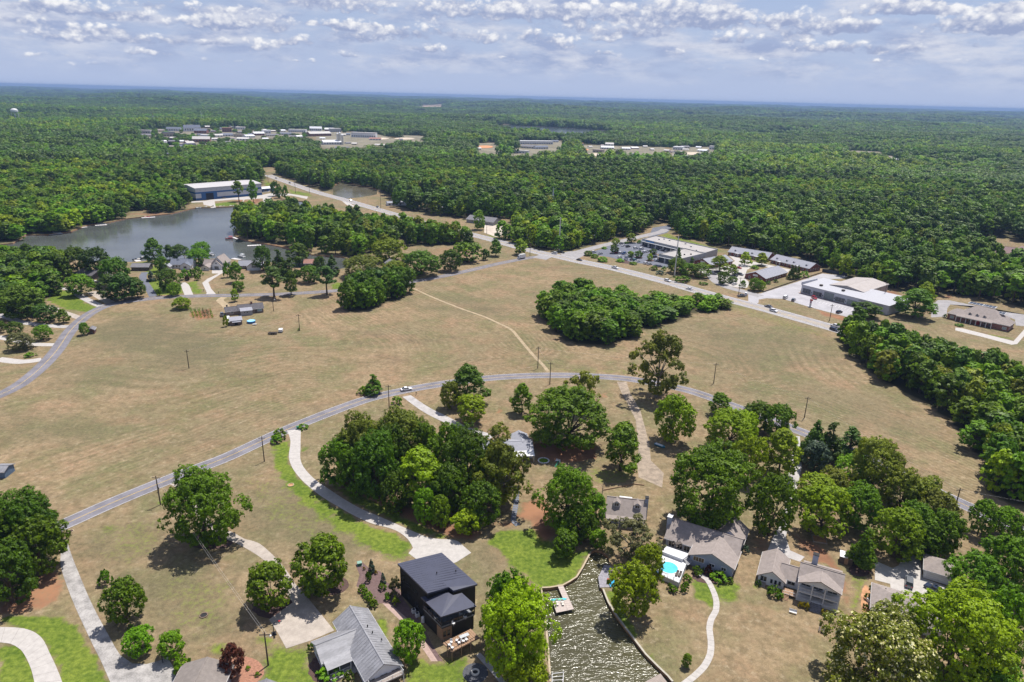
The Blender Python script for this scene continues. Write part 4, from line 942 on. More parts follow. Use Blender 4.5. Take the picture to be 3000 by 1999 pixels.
# --- lakeside houses, far left
for a in [('B1',150,545,322,140,'oak',D,'big dark tree at the left above the yard drives'), ('B1',318,575,455,80,'round',X,'dark domed tree beside the yard drive at the left'), ('B1',440,580,483,42,'egg',M,'young tree at the end of the yard drive near the road'), ('B1',540,235,50,85,'oak',D,'dark tree on the lake shore above the left houses'),
 ('B1',675,250,55,85,'oak',X,'umbrella shaped dark tree above the left houses'), ('B1',810,325,125,95,'oak',D,'dark round tree between the dark roofs'), ('B1',560,390,250,92,'round',M,'low tree beside the two parallel drives'), ('B1',770,420,245,85,'egg',X,'left tree of the dense dark clump by the road bend'),
 ('B1',860,425,232,92,'egg',X,'middle tree of the dense dark clump by the road bend'), ('B1',950,408,265,65,'egg',D,'right tree of the dense dark clump by the road bend'), ('B1',1068,165,-5,66,'egg',D,'tallest dark tree on the lake shore by the brown house'), ('B1',1172,142,40,35,'egg',X,'slim dark tree behind the blue-grey roofed house'),
 ('B1',1240,145,38,62,'oak',X,'dark spreading tree behind the blue-grey roofed house'), ('B1',1375,180,65,66,'oak',LU,'round green tree between the lake houses'), ('B1',1395,120,18,55,'oak',LU,'tree on the shore behind the round green one'), ('B1',1120,222,125,44,'round',D,'rounded tree beside the brown lake house'),
 ('B1',1165,352,205,76,'oak',D,'grey-green spreading tree before the blue-grey roofed house'), ('B1',1200,392,303,52,'round',M,'low bright tree on the lawn by the road'), ('B1',1255,482,403,60,'oak',B,'lone spreading tree in the field corner near the vegetable garden'), ('B1',1630,302,158,49,'egg',M,'tallest of the three trees in line above the pool house'),
 ('B1',1645,362,293,42,'round',M,'middle of the three trees in line above the pool house'), ('B1',1622,432,343,28,'egg',B,'smallest of the three trees in line, nearest the pool house'), ('B1',1815,220,43,60,'oak',D,'dark tree right of the white lake houses'), ('B1',1925,245,68,55,'cone',D,'pointed tree right of the white lake houses'),
 ('B1',2000,262,130,64,'cone',D,'wide pointed tree in the row above the road'), ('B1',2065,175,28,82,'egg',M,'large tree on the inlet shore above the conical ones'), ('B1',2130,302,188,74,'round',M,'ball shaped tree above the road'), ('B1',1890,402,195,76,'pine',P_,'tall pine by the road above the mown field'),
 ('B1',2010,388,218,50,'egg',M,'slim tree between the two roadside pines'), ('B1',2255,388,188,66,'pine',P_,'right roadside pine near the left grove'), ('B1',2205,240,122,46,'round',D,'small dark tree near the red-brown roof'), ('B1',2290,250,108,52,'cone',X,'dark cedar left of the inlet'),
 ('B1',588,662,578,36,'round',M,'small tree shading the brown shed'), ('B1',110,662,573,56,'round',D,'round tree in the far left yard'), ('B1',302,695,598,58,'round',M,'leafy tree in the left yard near the road bend'), ('B1',152,762,648,80,'oak',SP,'grey-green spreading tree in the left yard'), ('B1',8,648,568,36,'round',D,'tree at the left edge of the yard')]: tree(*a)
tree('B1', 1045, 292, 218, 26, 'cone', L_BLUE, 'blue spruce on the lawn by the grey drive', name='spruce_tree')
for a in [('B1',1103,392,344,20,M,'round topiary bush by the road'), ('B1',1280,282,205,34,LU,'bushy shrub before the blue-grey roofed house'), ('B1',1365,255,195,34,M,'bushy shrub before the white gabled lake house'), ('B1',1365,285,240,22,LU,'lower shrub before the white gabled lake house'), ('B1',1292,288,245,14,L_RED,'purple shrub in the bed before the lake houses'), ('B1',1325,265,205,24,D,'dark shrub in the bed before the lake houses'),
 ('B1',1548,205,180,12,L_RED,'purple bush right of the white gabled lake house'), ('B1',205,810,785,38,LU,'low hedge in the left yard near the road'), ('B1',1570,265,150,28,M,'shrub left of the line of three trees'), ('B1',2060,632,615,10,M,'weed clump at the foot of the field pole'), ('B1',1560,605,525,22,O,'olive shrub at the side of the pool house')]: shrub(*a)
# --- around the crossroads and shops
for a in [('A2',330,1235,1083,105,'oak',B,'bright double crowned tree behind the left grove'), ('A2',545,1330,1165,128,'oak',D,'dark spreading tree beside the grey roof above the road'), ('A2',755,1302,1158,80,'round',D,'dark grey-green round tree in the tan meadow'), ('A2',865,1240,1102,92,'oak',LU,'bright tree behind the round one in the tan meadow'),
 ('A2',992,1228,1155,30,'round',D,'small tree in the tan meadow'), ('A2',1065,1202,1088,40,'egg',M,'slim tree in the meadow near the highway'), ('A2',1230,1192,1083,48,'egg',B,'bright round tree by the crossroads'), ('A2',150,1345,1195,130,'oak',O,'olive tree before the grey roof above the left grove'), ('A2',380,1340,1230,80,'oak',O,'olive tree right before the grey roof'),
 ('E1',793,240,118,76,'round',B,'bright flat topped tree by the side street'), ('E1',583,278,183,56,'round',B,'small yellow-green tree at the parking entrance'), ('E1',785,440,362,48,'round',LU,'round tree beside the white pylon sign'), ('E1',895,450,358,60,'round',X,'dark tree in the parking island'), ('E1',565,388,288,60,'round',X,'dark tree at the left end of the parking lot'),
 ('E1',1100,400,330,55,'round',X,'dark tree in the parking island near the shops'), ('E1',1055,490,398,40,'round',B,'small bright tree in the parking island'), ('E1',1430,560,308,50,'cone',D,'tall narrow cypress at the corner of the flat roofed shop'), ('E1',1420,660,448,120,'oak',M,'left tree of the leafy clump by the steel pole'), ('E1',1570,690,520,105,'oak',M,'middle tree of the leafy clump by the highway'),
 ('E1',1745,715,525,135,'oak',M,'right tree of the leafy clump by the highway'), ('E1',2010,640,418,130,'egg',B,'big light green tree before the first brick office'), ('E1',2192,690,540,70,'egg',B,'small tree in the office car park'), ('E1',2060,815,635,82,'oak',M,'tree at the office car park entrance'), ('E1',1615,530,440,45,'round',D,'dark tree by the brick gable next to the flat roofed shop'),
 ('E2',592,575,343,95,'egg',B,'bright tree before the long brick office'), ('E2',885,575,363,102,'egg',B,'bright tree between the two long brick offices'), ('E2',760,1010,785,105,'oak',M,'left tree at the corner of the front brick office'), ('E2',862,1010,830,85,'oak',B,'right tree at the corner of the front brick office'), ('E2',390,880,765,80,'oak',M,'low tree in the office car park'), ('E2',565,960,830,55,'egg',LU,'thin young tree behind the roadside pole')]: tree(*a)
for a in [('E2',1385,810,555,50,'left tall cypress between the brick offices'), ('E2',1440,815,565,45,'middle tall cypress between the brick offices'), ('E2',1500,805,570,45,'right tall cypress between the brick offices')]: tree(*a[:5], 'cone', D, a[5], name='cypress_tree')
for a in [('E1',425,328,298,38,LU,'clipped hedge at the parking corner by the side street'), ('E1',730,256,228,32,LU,'hedge near the parking entrance'), ('E1',545,302,272,32,M,'hedge under the small yellow-green tree'), ('E1',910,250,205,35,LU,'shrub at the left end of the shops'), ('E1',200,420,350,60,D,'dark shrubs at the corner of the parking lot'), ('E1',290,450,395,55,M,'left part of the highway hedge'), ('E1',400,500,435,75,M,'right part of the highway hedge'),
 ('E1',640,505,465,55,LU,'hedge left of the pylon sign bed'), ('E1',820,540,505,50,M,'hedge right of the pylon sign bed'), ('E1',1110,620,555,60,M,'shrubs at the lower corner of the parking lot'), ('E1',1245,625,565,35,LU,'round shrub at the lower corner of the parking lot'), ('E1',1200,675,625,70,L_BLUE,'grey-green groundcover bush by the highway'), ('E1',1790,822,782,60,LU,'low hedge at the office entrance'), ('E1',1500,780,690,110,M,'bushes along the foot of the leafy clump'),
 ('E2',1005,900,840,50,D,'left dark shrub at the front brick office'), ('E2',1130,870,815,45,D,'right dark shrub at the front brick office'), ('E2',1620,780,675,75,LU,'hedge at the corner of the right brick office'), ('E2',1380,820,745,70,SP,'pale shrub below the cypresses'), ('E2',770,630,580,70,LU,'hedge behind the front brick office'), ('E4',318,1195,1140,28,D,'ball shrub at the left end of the bank'), ('E4',530,1310,1275,60,LU,'hedge under the bank portico')]: shrub(*a)
tree('B3', 1585, 540, 345, 125, 'egg', M, 'tall tree between the dealership and the bank'); tree('B3', 1660, 470, 300, 60, 'egg', B, 'yellow-green treetop left of the bank'); tree('B3', 1250, 540, 435, 95, 'wood', D, 'dark tree at the lower corner of the dealership lot')
for a in [(1062,535,188,92,'pine',M,'left slender tree before the marina'), (1312,550,168,75,'egg',M,'right slender tree before the marina'), (1690,440,180,75,'oak',D,'tree at the right end of the marina'), (1765,475,270,70,'oak',D,'middle tree right of the marina'), (1870,500,250,55,'egg',M,'right tree beyond the marina')]: tree('E5', *a)

# ================================================================== WOODS
rngf = np.random.default_rng(21)
def fill(poly_px, step, clear=True, margin=0.0):
    Q = np.array([(p.x, p.y) for p in [gp('S', *p) for p in poly_px]])
    lo, hi = Q.min(0), Q.max(0)
    hi = np.minimum(hi, [1500, 1250]); lo = np.maximum(lo, [-1500, 60])
    xs, ys = np.arange(lo[0], hi[0], step), np.arange(lo[1], hi[1], step*.9)
    X_, Y_ = np.meshgrid(xs, ys); X_ = X_ + (np.arange(len(ys)) % 2)[:, None]*step*.5
    P = np.stack([X_.ravel(), Y_.ravel()], -1) + rngf.uniform(-.5, .5, (X_.size, 2))*step
    P = P[np.hypot(P[:, 0], P[:, 1]) < 1220]
    P = P[np.abs(np.arctan2(P[:, 0], P[:, 1])) < rad(46)]
    PX = proj_np(np.column_stack([P, np.zeros(len(P))]))
    k = inside_np(PX, poly_px)
    if clear:
        for c in CLEAR: k &= ~inside_np(PX, c)
    k &= segdist_np(P, HWY_C[::3]) > 10
    return P[k]
def patch(P, s, o=0.0):
    return np.sin(P[:, 0]*s + o + 1.3*np.sin(P[:, 1]*s*.7)) + np.sin(P[:, 1]*s*1.3 + 2*o + np.sin(P[:, 0]*s*.6))
BL = [L_BRIGHT, L_MID, L_DARK, L_OLIVE, L_LUSH]
ENTRIES = []      # (dist, x, y, kind, mat, h, R, zone)
ZLAB = {'edge': ('broadleaf tree in the dense wood along the right field edge', 'pine in the dense wood along the right field edge'),
        'clump': ('tree of the dark round thicket in the middle of the mown field', 'pine of the thicket in the middle of the mown field'),
        'left_clump': ('tree of the tall grove at the left end of the dirt trail', 'pine of the tall grove at the left end of the dirt trail'),
        'point': ('broadleaf tree in the wood on the lake peninsula', 'pine in the wood on the lake peninsula'),
        'west': ('broadleaf tree in the wood on the far shore of the lake', 'pine in the wood on the far shore of the lake'),
        'north': ('broadleaf tree in the wood beyond the highway', 'pine in the wood beyond the highway'),
        'yard': ('tree of the dark wood around the houses at the left edge', 'pine of the dark wood at the left edge')}
def zone(name, poly, step, hmin, hmax, rmin, rmax, pine, bright=.25, pal=None):
    P = fill(poly, step)
    a = patch(P, .028, len(name)*1.7); b = patch(P, .011, len(name))
    r = rngf.random((len(P), 5))
    for i, p in enumerate(P):
        isp = r[i, 0] < np.clip(pine + .28*b[i], 0, .95)
        h = (hmin + (hmax - hmin)*r[i, 1])*(1 + .07*b[i]); R = (rmin + (rmax - rmin)*r[i, 2]**1.5*1.25)
        if isp: kind, m = 'pine', (L_PINE, L_DARK, L_PINE, L_MID)[int(r[i, 3]*4)]; h *= 1.1; R *= .9
        else:
            kind = 'wood' if r[i, 4] < .75 else 'egg'
            t = r[i, 3]*.75 + .13 + .17*a[i]
            m = L_BRIGHT if t > 1 - bright else L_LUSH if t > .62 else L_MID if t > .3 else L_DARK if t > .08 else L_OLIVE
            if pal: m = pal[int(r[i, 3]*len(pal))]
        ENTRIES.append((math.hypot(p[0], p[1]), p[0], p[1], kind, m, h, R, name))
zone('edge', WOOD_R, 6.8, 11, 17, 4.0, 6.0, .04, .30)
zone('clump', CLUMP_C, 6.8, 7.5, 11.8, 3.8, 5.8, .0, .10, [L_DARK, L_MID, L_MID, L_LUSH, L_LUSH])
for i_, e_ in enumerate(ENTRIES):
    if e_[7] == 'clump':
        u_ = proj((e_[1], e_[2], 0))[0]; k_ = 1.32 - .62*sstep(1760, 1980, u_)
        ENTRIES[i_] = e_[:5] + (e_[5]*k_, e_[6]*(.8 + .25*k_)) + e_[7:]
zone('left_clump', CLUMP_L, 5.4, 13.0, 16.5, 3.6, 5.0, .0, .10, [L_MID, L_DARK, L_MID, L_LUSH])
zone('yard', GROVE_W, 7.0, 10, 15, 4.2, 6.2, .05, .05, [L_DARK, L_DEEP, L_DARK, L_MID])
zone('point', PENIN, 7.2, 12, 19, 3.8, 6.0, .3, .2)
zone('west', WOOD_L, 9.6, 12, 21, 4.8, 7.8, .20, .22)
zone('north', WOOD_N, 8.4, 12, 20, 4.2, 7.0, .42, .17)
# the rows at the foot of the woods seen from the field (bushy edge)
ENTRIES.sort(key=lambda e: e[0])
cnt = {True: 0, False: 0}; REST = []
CR = {}
for d, x, y, kind, m, h, R, z in ENTRIES:
    isp = kind == 'pine'
    v = proj((x, y, 0))
    inview = -60 < v[0] < 3060
    if cnt[isp] < 300 and inview:
        cnt[isp] += 1
        t = put_tree((x, y), h, R, kind, m, ZLAB[z][1 if isp else 0], 'tree', ZLAB[z][1 if isp else 0], 'pine_tree' if isp else 'woodland_tree', 1)
        for c in t.children:
            if c.name.startswith('crown'): CR.setdefault((kind, m.name), c)
    else: REST.append((x, y, kind, m, h, R))
def scatter(name, label, pts, rot, scl, idx, objs):
    """many trees standing as points of one object"""
    me = bpy.data.meshes.new(name); n = len(pts)
    me.vertices.add(n); me.vertices.foreach_set('co', np.asarray(pts, np.float32).ravel())
    for nm, ty, arr, key in (('rot', 'FLOAT_VECTOR', rot, 'vector'), ('scl', 'FLOAT_VECTOR', scl, 'vector'), ('idx', 'INT', idx, 'value')):
        a = me.attributes.new(nm, ty, 'POINT'); a.data.foreach_set(key, np.asarray(arr, np.int32 if ty == 'INT' else np.float32).ravel())
    o = bpy.data.objects.new(name, me); col.objects.link(o); tag(o, label, None, None, 'stuff')
    ng = bpy.data.node_groups.new(name, 'GeometryNodeTree')
    ng.interface.new_socket('Geometry', in_out='INPUT', socket_type='NodeSocketGeometry'); ng.interface.new_socket('Geometry', in_out='OUTPUT', socket_type='NodeSocketGeometry')
    nn, ll = ng.nodes, ng.links
    gi, go = nn.new('NodeGroupInput'), nn.new('NodeGroupOutput')
    iop = nn.new('GeometryNodeInstanceOnPoints'); ll.new(gi.outputs[0], iop.inputs['Points'])
    jn = nn.new('GeometryNodeJoinGeometry')
    for ob in objs[::-1]:
        oi = nn.new('GeometryNodeObjectInfo'); oi.inputs['Object'].default_value = ob; oi.inputs['As Instance'].default_value = True; oi.transform_space = 'ORIGINAL'
        ll.new(oi.outputs['Geometry'], jn.inputs[0])
    ll.new(jn.outputs[0], iop.inputs['Instance'])
    iop.inputs['Pick Instance'].default_value = True
    for nm, ty, s in (('idx', 'INT', 'Instance Index'), ('rot', 'FLOAT_VECTOR', 'Rotation'), ('scl', 'FLOAT_VECTOR', 'Scale')):
        na = nn.new('GeometryNodeInputNamedAttribute'); na.data_type = ty; na.inputs['Name'].default_value = nm
        ll.new(na.outputs[0], iop.inputs[s])
    ll.new(iop.outputs[0], go.inputs[0])
    md = o.modifiers.new('scatter', 'NODES'); md.node_group = ng
    return o
keys = sorted(CR.keys()); objs = [CR[k] for k in keys]; ki = {k: i for i, k in enumerate(keys)}
bykind = {}
for k in keys: bykind.setdefault(k[0], []).append(ki[k])
pts, rot, scl, idx = [], [], [], []
for x, y, kind, m, h, R in REST:
    p = proto(kind, 0, 1)
    i = ki.get((kind, m.name), bykind.get(kind, [0])[0])
    pts.append((x, y, float(relief(x, y)))); rot.append((0, 0, rngf.uniform(0, 6.28))); scl.append((R/p['R'], R/p['R'], h/p['H'])); idx.append(i)
scatter('woodland', 'continuous green wood beyond the lake and the highway', pts, rot, scl, idx, objs)

# --- more of the central grove
for a in [('D2',930,330,-20,120,'oak',D,'dark oak filling the heart of the central grove'), ('D2',720,420,130,100,'oak',M,'lower oak at the left front of the central grove'), ('D2',960,520,280,90,'oak',D,'low dark tree at the front middle of the central grove'), ('D2',1280,520,230,110,'oak',D,'low dark tree right of the bright one in the central grove'), ('D2',1230,620,430,70,'round',M,'small tree at the lower middle of the central grove'), ('D2',1590,360,120,90,'oak',O,'olive oak at the upper right of the central grove')]: tree(*a)
# --- far woods: patches of canopy (a dozen crowns each), thinning into the distance
def canopy_patch(seed, m):
    rng = np.random.default_rng(seed); Ps, Ns, Ss, Mi = [], [], [], []
    for k in range(13):
        cx, cy = rng.uniform(-16, 16, 2); R = rng.uniform(4.2, 8.0); H = rng.uniform(11, 20)
        n = 70
        d = rng.normal(size=(n, 3)); d[:, 2] = np.abs(d[:, 2])*1.1 - .2; d /= np.linalg.norm(d, axis=1)[:, None]
        P = np.stack([cx + d[:, 0]*R*rng.uniform(.7, 1.05, n), cy + d[:, 1]*R*rng.uniform(.7, 1.05, n), H - R*1.25 + d[:, 2]*R*1.2 - (rng.random(n) < .25)*rng.uniform(0, 7, n)], -1)
        N = d + rng.normal(size=d.shape)*.22 + [0, 0, .45]; N /= np.linalg.norm(N, axis=1)[:, None]
        Ps.append(P); Ns.append(N); Ss.append(rng.uniform(1.2, 2.3, n)); Mi.append(np.full(n, rng.choice(len(m), p=[.2, .30, .30, .2])))
    return quads_mesh('canopy', np.concatenate(Ps), np.concatenate(Ns), np.concatenate(Ss), rng, mats=m, midx=np.concatenate(Mi))
FM = [L_BRIGHT, L_MID, L_MID, L_DARK]; FM2 = [L_LUSH, L_DARK, L_PINE, L_PINE]; FM3 = [L_DARK, L_PINE, L_PINE, L_DEEP]
far_objs = []
for k in range(4):
    b = gp('S', 300 + 500*k, 462)
    o = bpy.data.objects.new('far_tree_patch', canopy_patch(40 + k, (FM, FM2, FM2, FM3)[k])); col.objects.link(o); o.location = (b.x, b.y, float(relief(b.x, b.y)))
    tag(o, 'patch of distant treetops in the endless woods', None, None, 'stuff'); far_objs.append(o)
def ring(d0, d1, st):
    xs, ys = np.arange(-d1, d1, st), np.arange(0, d1, st*.9)
    X_, Y_ = np.meshgrid(xs, ys); X_ = X_ + (np.arange(len(ys)) % 2)[:, None]*st*.5
    P = np.stack([X_.ravel(), Y_.ravel()], -1); P = P + rngf.uniform(-.5, .5, P.shape)*st
    d = np.hypot(P[:, 0], P[:, 1]); P = P[(d >= d0) & (d < d1) & (np.abs(np.arctan2(P[:, 0], P[:, 1])) < rad(44))]
    PX = proj_np(np.column_stack([P, np.zeros(len(P))]))
    k = np.ones(len(P), bool)
    for c in CLEAR + TOWN:
        k &= ~inside_np(PX, c)
    for sh in (6, 12, 18):
        for c in TOWN[:9] + ([FARLAKE] if sh < 9 else []): k &= ~inside_np(PX - [0, sh], c)
    # scattered glades
    k &= ~((patch(P, .0042, 2.0) > 1.60) & (d[(d >= d0) & (d < d1) & True][:0].size == 0) & (rngf.random(len(P)) < .75))
    return P[k]
pts, rot, scl, idx = [], [], [], []
for d0, d1, st, s, sz in ((1200, 2600, 23, 1.0, 1.0), (2600, 5000, 32, 1.35, 1.1), (5000, 11000, 62, 2.6, 1.25), (11000, 24000, 150, 6.2, 1.5)):
    P = ring(d0, d1, st); zz = relief(P[:, 0], P[:, 1])
    n = len(P)
    pts.append(np.column_stack([P, zz])); rot.append(np.column_stack([np.zeros(n), np.zeros(n), rngf.uniform(0, 6.28, n)]))
    q = rngf.uniform(.9, 1.15, n); scl.append(np.column_stack([q*s, q*s, sz*rngf.uniform(.7, 1.25, n)]))
    sel = .7*patch(P, .0030, .4) + .8*patch(P, .0105, 1.4) + rngf.normal(size=n)*.55
    scl[-1][:, 2] *= 1 + .12*np.clip(patch(P, .006, .9), -1.5, 1.5)
    sel = sel - sstep(1500, 4500, np.hypot(P[:, 0], P[:, 1]))*.95
    idx.append(np.where(sel > 1.25, 0, np.where(sel > -.1, rngf.integers(1, 3, n), 3)))
scatter('far_woods', 'wooded country reaching to the horizon', np.concatenate(pts), np.concatenate(rot), np.concatenate(scl), np.concatenate(idx), far_objs)
# ================================================================== BUILDINGS
def gable(root, x0, x1, y0, y1, h, rise, axis, wm, rm, over=.45, th=.22, z0=0.0, trim=WHITE, ends=(1, 1)):
    """a block with walls up to the eaves, gable ends, two roof slopes and a ridge cap"""
    g = G()
    if axis == 'x':
        m = (y0 + y1)/2
        g.add([(x0,y0,z0),(x1,y0,z0),(x1,y1,z0),(x0,y1,z0),(x0,y0,h),(x1,y0,h),(x1,y1,h),(x0,y1,h),(x0,m,h+rise),(x1,m,h+rise)],
              [(0,1,5,4),(1,2,6,9,5),(2,3,7,6),(3,0,4,8,7),(3,2,1,0)])
    else:
        m = (x0 + x1)/2
        g.add([(x0,y0,z0),(x1,y0,z0),(x1,y1,z0),(x0,y1,z0),(x0,y0,h),(x1,y0,h),(x1,y1,h),(x0,y1,h),(m,y0,h+rise),(m,y1,h+rise)],
              [(0,1,5,8,4),(1,2,6,5),(2,3,7,9,6),(3,0,4,7),(3,2,1,0)])
    g.build('wall', wm, root)
    half = (y1 - y0)/2 if axis == 'x' else (x1 - x0)/2
    sl = rise/half; lo = h - over*sl + .03; hi = h + rise + .05
    oa, ob = over*ends[0], over*ends[1]
    for s in (-1, 1):
        r = G()
        if axis == 'x':
            ye = (y0 - over) if s < 0 else (y1 + over)
            r.slab([(x0-oa, ye, lo), (x1+ob, ye, lo), (x1+ob, m, hi), (x0-oa, m, hi)], th) if s < 0 else r.slab([(x0-oa, m, hi), (x1+ob, m, hi), (x1+ob, ye, lo), (x0-oa, ye, lo)], th)
        else:
            xe = (x0 - over) if s < 0 else (x1 + over)
            r.slab([(xe, y0-oa, lo), (m, y0-oa, hi), (m, y1+ob, hi), (xe, y1+ob, lo)], th) if s < 0 else r.slab([(m, y0-oa, hi), (xe, y0-oa, lo), (xe, y1+ob, lo), (m, y1+ob, hi)], th)
        rr = r.build('roof', rm, root)
    if trim:
        c = G()
        if axis == 'x': c.box(x0-oa, x1+ob, m-.14, m+.14, hi-.02, hi+.05)
        else: c.box(m-.14, m+.14, y0-oa, y1+ob, hi-.02, hi+.05)
        c.build('ridge_cap', rm, root)
        if axis == 'x':
            for ye in (y0-over-.06, y1+over): G().box(x0-oa, x1+ob, ye, ye+.06, lo-.30, lo-.04).build('gutter', trim, root)
        else:
            for xe in (x0-over-.06, x1+over): G().box(xe, xe+.06, y0-oa, y1+ob, lo-.30, lo-.04).build('gutter', trim, root)
def hip(root, x0, x1, y0, y1, h, rise, wm, rm, over=.45, ridge=None, th=.2, trim=WHITE, walls=True):
    if walls: G().box(x0, x1, y0, y1, 0, h).build('wall', wm, root)
    X0, X1, Y0, Y1 = x0-over, x1+over, y0-over, y1+over
    ym = (Y0 + Y1)/2; k = (Y1 - Y0)/2 if ridge is None else ridge
    if X1 - X0 < 2*k: k = (X1 - X0)/2 - .1
    a, b = (X0 + k, ym, h + rise), (X1 - k, ym, h + rise)
    z = h + .02
    c = [(X0, Y0, z), (X1, Y0, z), (X1, Y1, z), (X0, Y1, z)]
    for f in ((c[0], c[1], b, a), (c[1], c[2], b), (c[2], c[3], a, b), (c[3], c[0], a)):
        g = G(); g.hexa([(p[0], p[1], p[2]-th) for p in f], f); g.build('roof', rm, root)
    if trim:
        t = G()
        t.box(X0-.05, X1+.05, Y0-.05, Y0, z-.3, z-.02).box(X0-.05, X1+.05, Y1, Y1+.05, z-.3, z-.02).box(X0-.05, X0, Y0, Y1, z-.3, z-.02).box(X1, X1+.05, Y0, Y1, z-.3, z-.02)
        t.build('fascia', trim, root)
_WIN = {}
def win(root, x, y, z, w, h, ang=0.0, fm=WHITE, gm=None, mull=1, name='window'):
    """window set in a wall: projecting frame with mullions, dark pane; faces local -y turned by ang"""
    gm = gm or GLASS
    key = (round(w, 2), round(h, 2), fm.name, gm.name, mull)
    if key not in _WIN:
        f = G(); t = min(.12, w*.12)
        f.box(-w/2-t, w/2+t, -.10, .02, -t, 0).box(-w/2-t, w/2+t, -.10, .02, h, h+t).box(-w/2-t, -w/2, -.10, .02, 0, h).box(w/2, w/2+t, -.10, .02, 0, h)
        for i in range(1, mull + 1):
            xx = -w/2 + w*i/(mull + 1); f.box(xx-.04, xx+.04, -.085, .02, 0, h)
        p = G(); p.box(-w/2, w/2, -.045, .015, 0, h)
        _WIN[key] = (f.mesh('window_frame', fm), p.mesh('pane', gm))
    o = shared(_WIN[key][0], name, root, (x, y, z), ang); shared(_WIN[key][1], 'pane', o)
    return o
_DOOR = {}
def door(root, x, y, z, w, h, ang=0.0, m=None, name='door'):
    m = m or SIDE_DK; k = (w, h, m.name)
    if k not in _DOOR:
        g = G(); g.box(-w/2, w/2, -.06, .02, 0, h)
        hd = G(); hd.box(w/2-.22, w/2-.12, -.12, -.06, h*.45, h*.52)
        _DOOR[k] = (g.mesh('door', m), hd.mesh('handle', STEEL))
    o = shared(_DOOR[k][0], name, root, (x, y, z), ang); shared(_DOOR[k][1], 'handle', o)
    return o
def chimney(root, x, y, w, d, z0, z1, m=BRICK, cap=BLK):
    c = G().box(x-w/2, x+w/2, y-d/2, y+d/2, z0, z1).build('chimney', m, root)
    G().box(x-w/2-.08, x+w/2+.08, y-d/2-.08, y+d/2+.08, z1, z1+.18).build('chimney_cap', cap, c)
def vents(root, pts, m=BLK):
    for x, y, z in pts: G().tube((x, y, z-.1), (x, y, z+.35), .14, .14, 7).build('roof_vent', m, root)
def dormer(root, x, y, z, w, h, dep, wm, rm, rise=.6, ang=0.0):
    """small gabled dormer facing local -y; y is its face"""
    d = G().add([(x-w/2,y,z),(x+w/2,y,z),(x+w/2,y,z+h),(x-w/2,y,z+h),(x,y,z+h+rise),(x-w/2,y+dep,z+h),(x+w/2,y+dep,z+h),(x,y+dep+.8,z+h+rise),(x-w/2,y+.4,z),(x+w/2,y+.4,z)],
                [(0,1,2,4,3),(0,3,5,8),(1,9,6,2)]).build('dormer', wm, root)
    for s in (-1, 1):
        a = (x + s*(w/2+.18), y-.2, z+h-.12); b = (x, y-.2, z+h+rise+.04)
        r = G(); q = [a, b, (b[0], y+dep+1.0, b[2]), (a[0], y+dep+.2, a[2])]
        r.hexa([(p[0], p[1], p[2]-.1) for p in q], q).build('dormer_roof', rm, d)
    wn_ = win(root, x, y-.012, z+.25, w*.62, h*.8, 0, WHITE, GLASS, 1); wn_.parent = d
    return d
def railing(root, pts, z, h=1.0, m=WHITE, posts=2.0, name='railing', balus=.30):
    """posts, top and bottom rail and balusters along a line"""
    g = G()
    for a, b in zip(pts, pts[1:]):
        a, b = Vector((a[0], a[1], 0)), Vector((b[0], b[1], 0)); L = (b - a).length
        for zz in (z + h, z + .12): g.tube((a.x, a.y, zz), (b.x, b.y, zz), .045, n=4)
        n = max(1, round(L/posts))
        for i in range(n + 1):
            p = a.lerp(b, i/n); g.box(p.x-.05, p.x+.05, p.y-.05, p.y+.05, z, z+h+.05)
        if balus:
            n = max(1, round(L/balus))
            for i in range(1, n):
                p = a.lerp(b, i/n); g.box(p.x-.018, p.x+.018, p.y-.018, p.y+.018, z+.12, z+h)
    return g.build(name, m, root)
def steps(root, x0, x1, y0, y1, z, n, m, name='stair_step'):
    """flight going down from height z at y1 to the ground at y0"""
    for i in range(n):
        ya = y0 + (y1 - y0)*i/n; yb = y0 + (y1 - y0)*(i+1)/n
        G().box(x0, x1, min(ya, yb), max(ya, yb)-.01, 0, z*(i+1)/(n+1)).build(name, m, root)

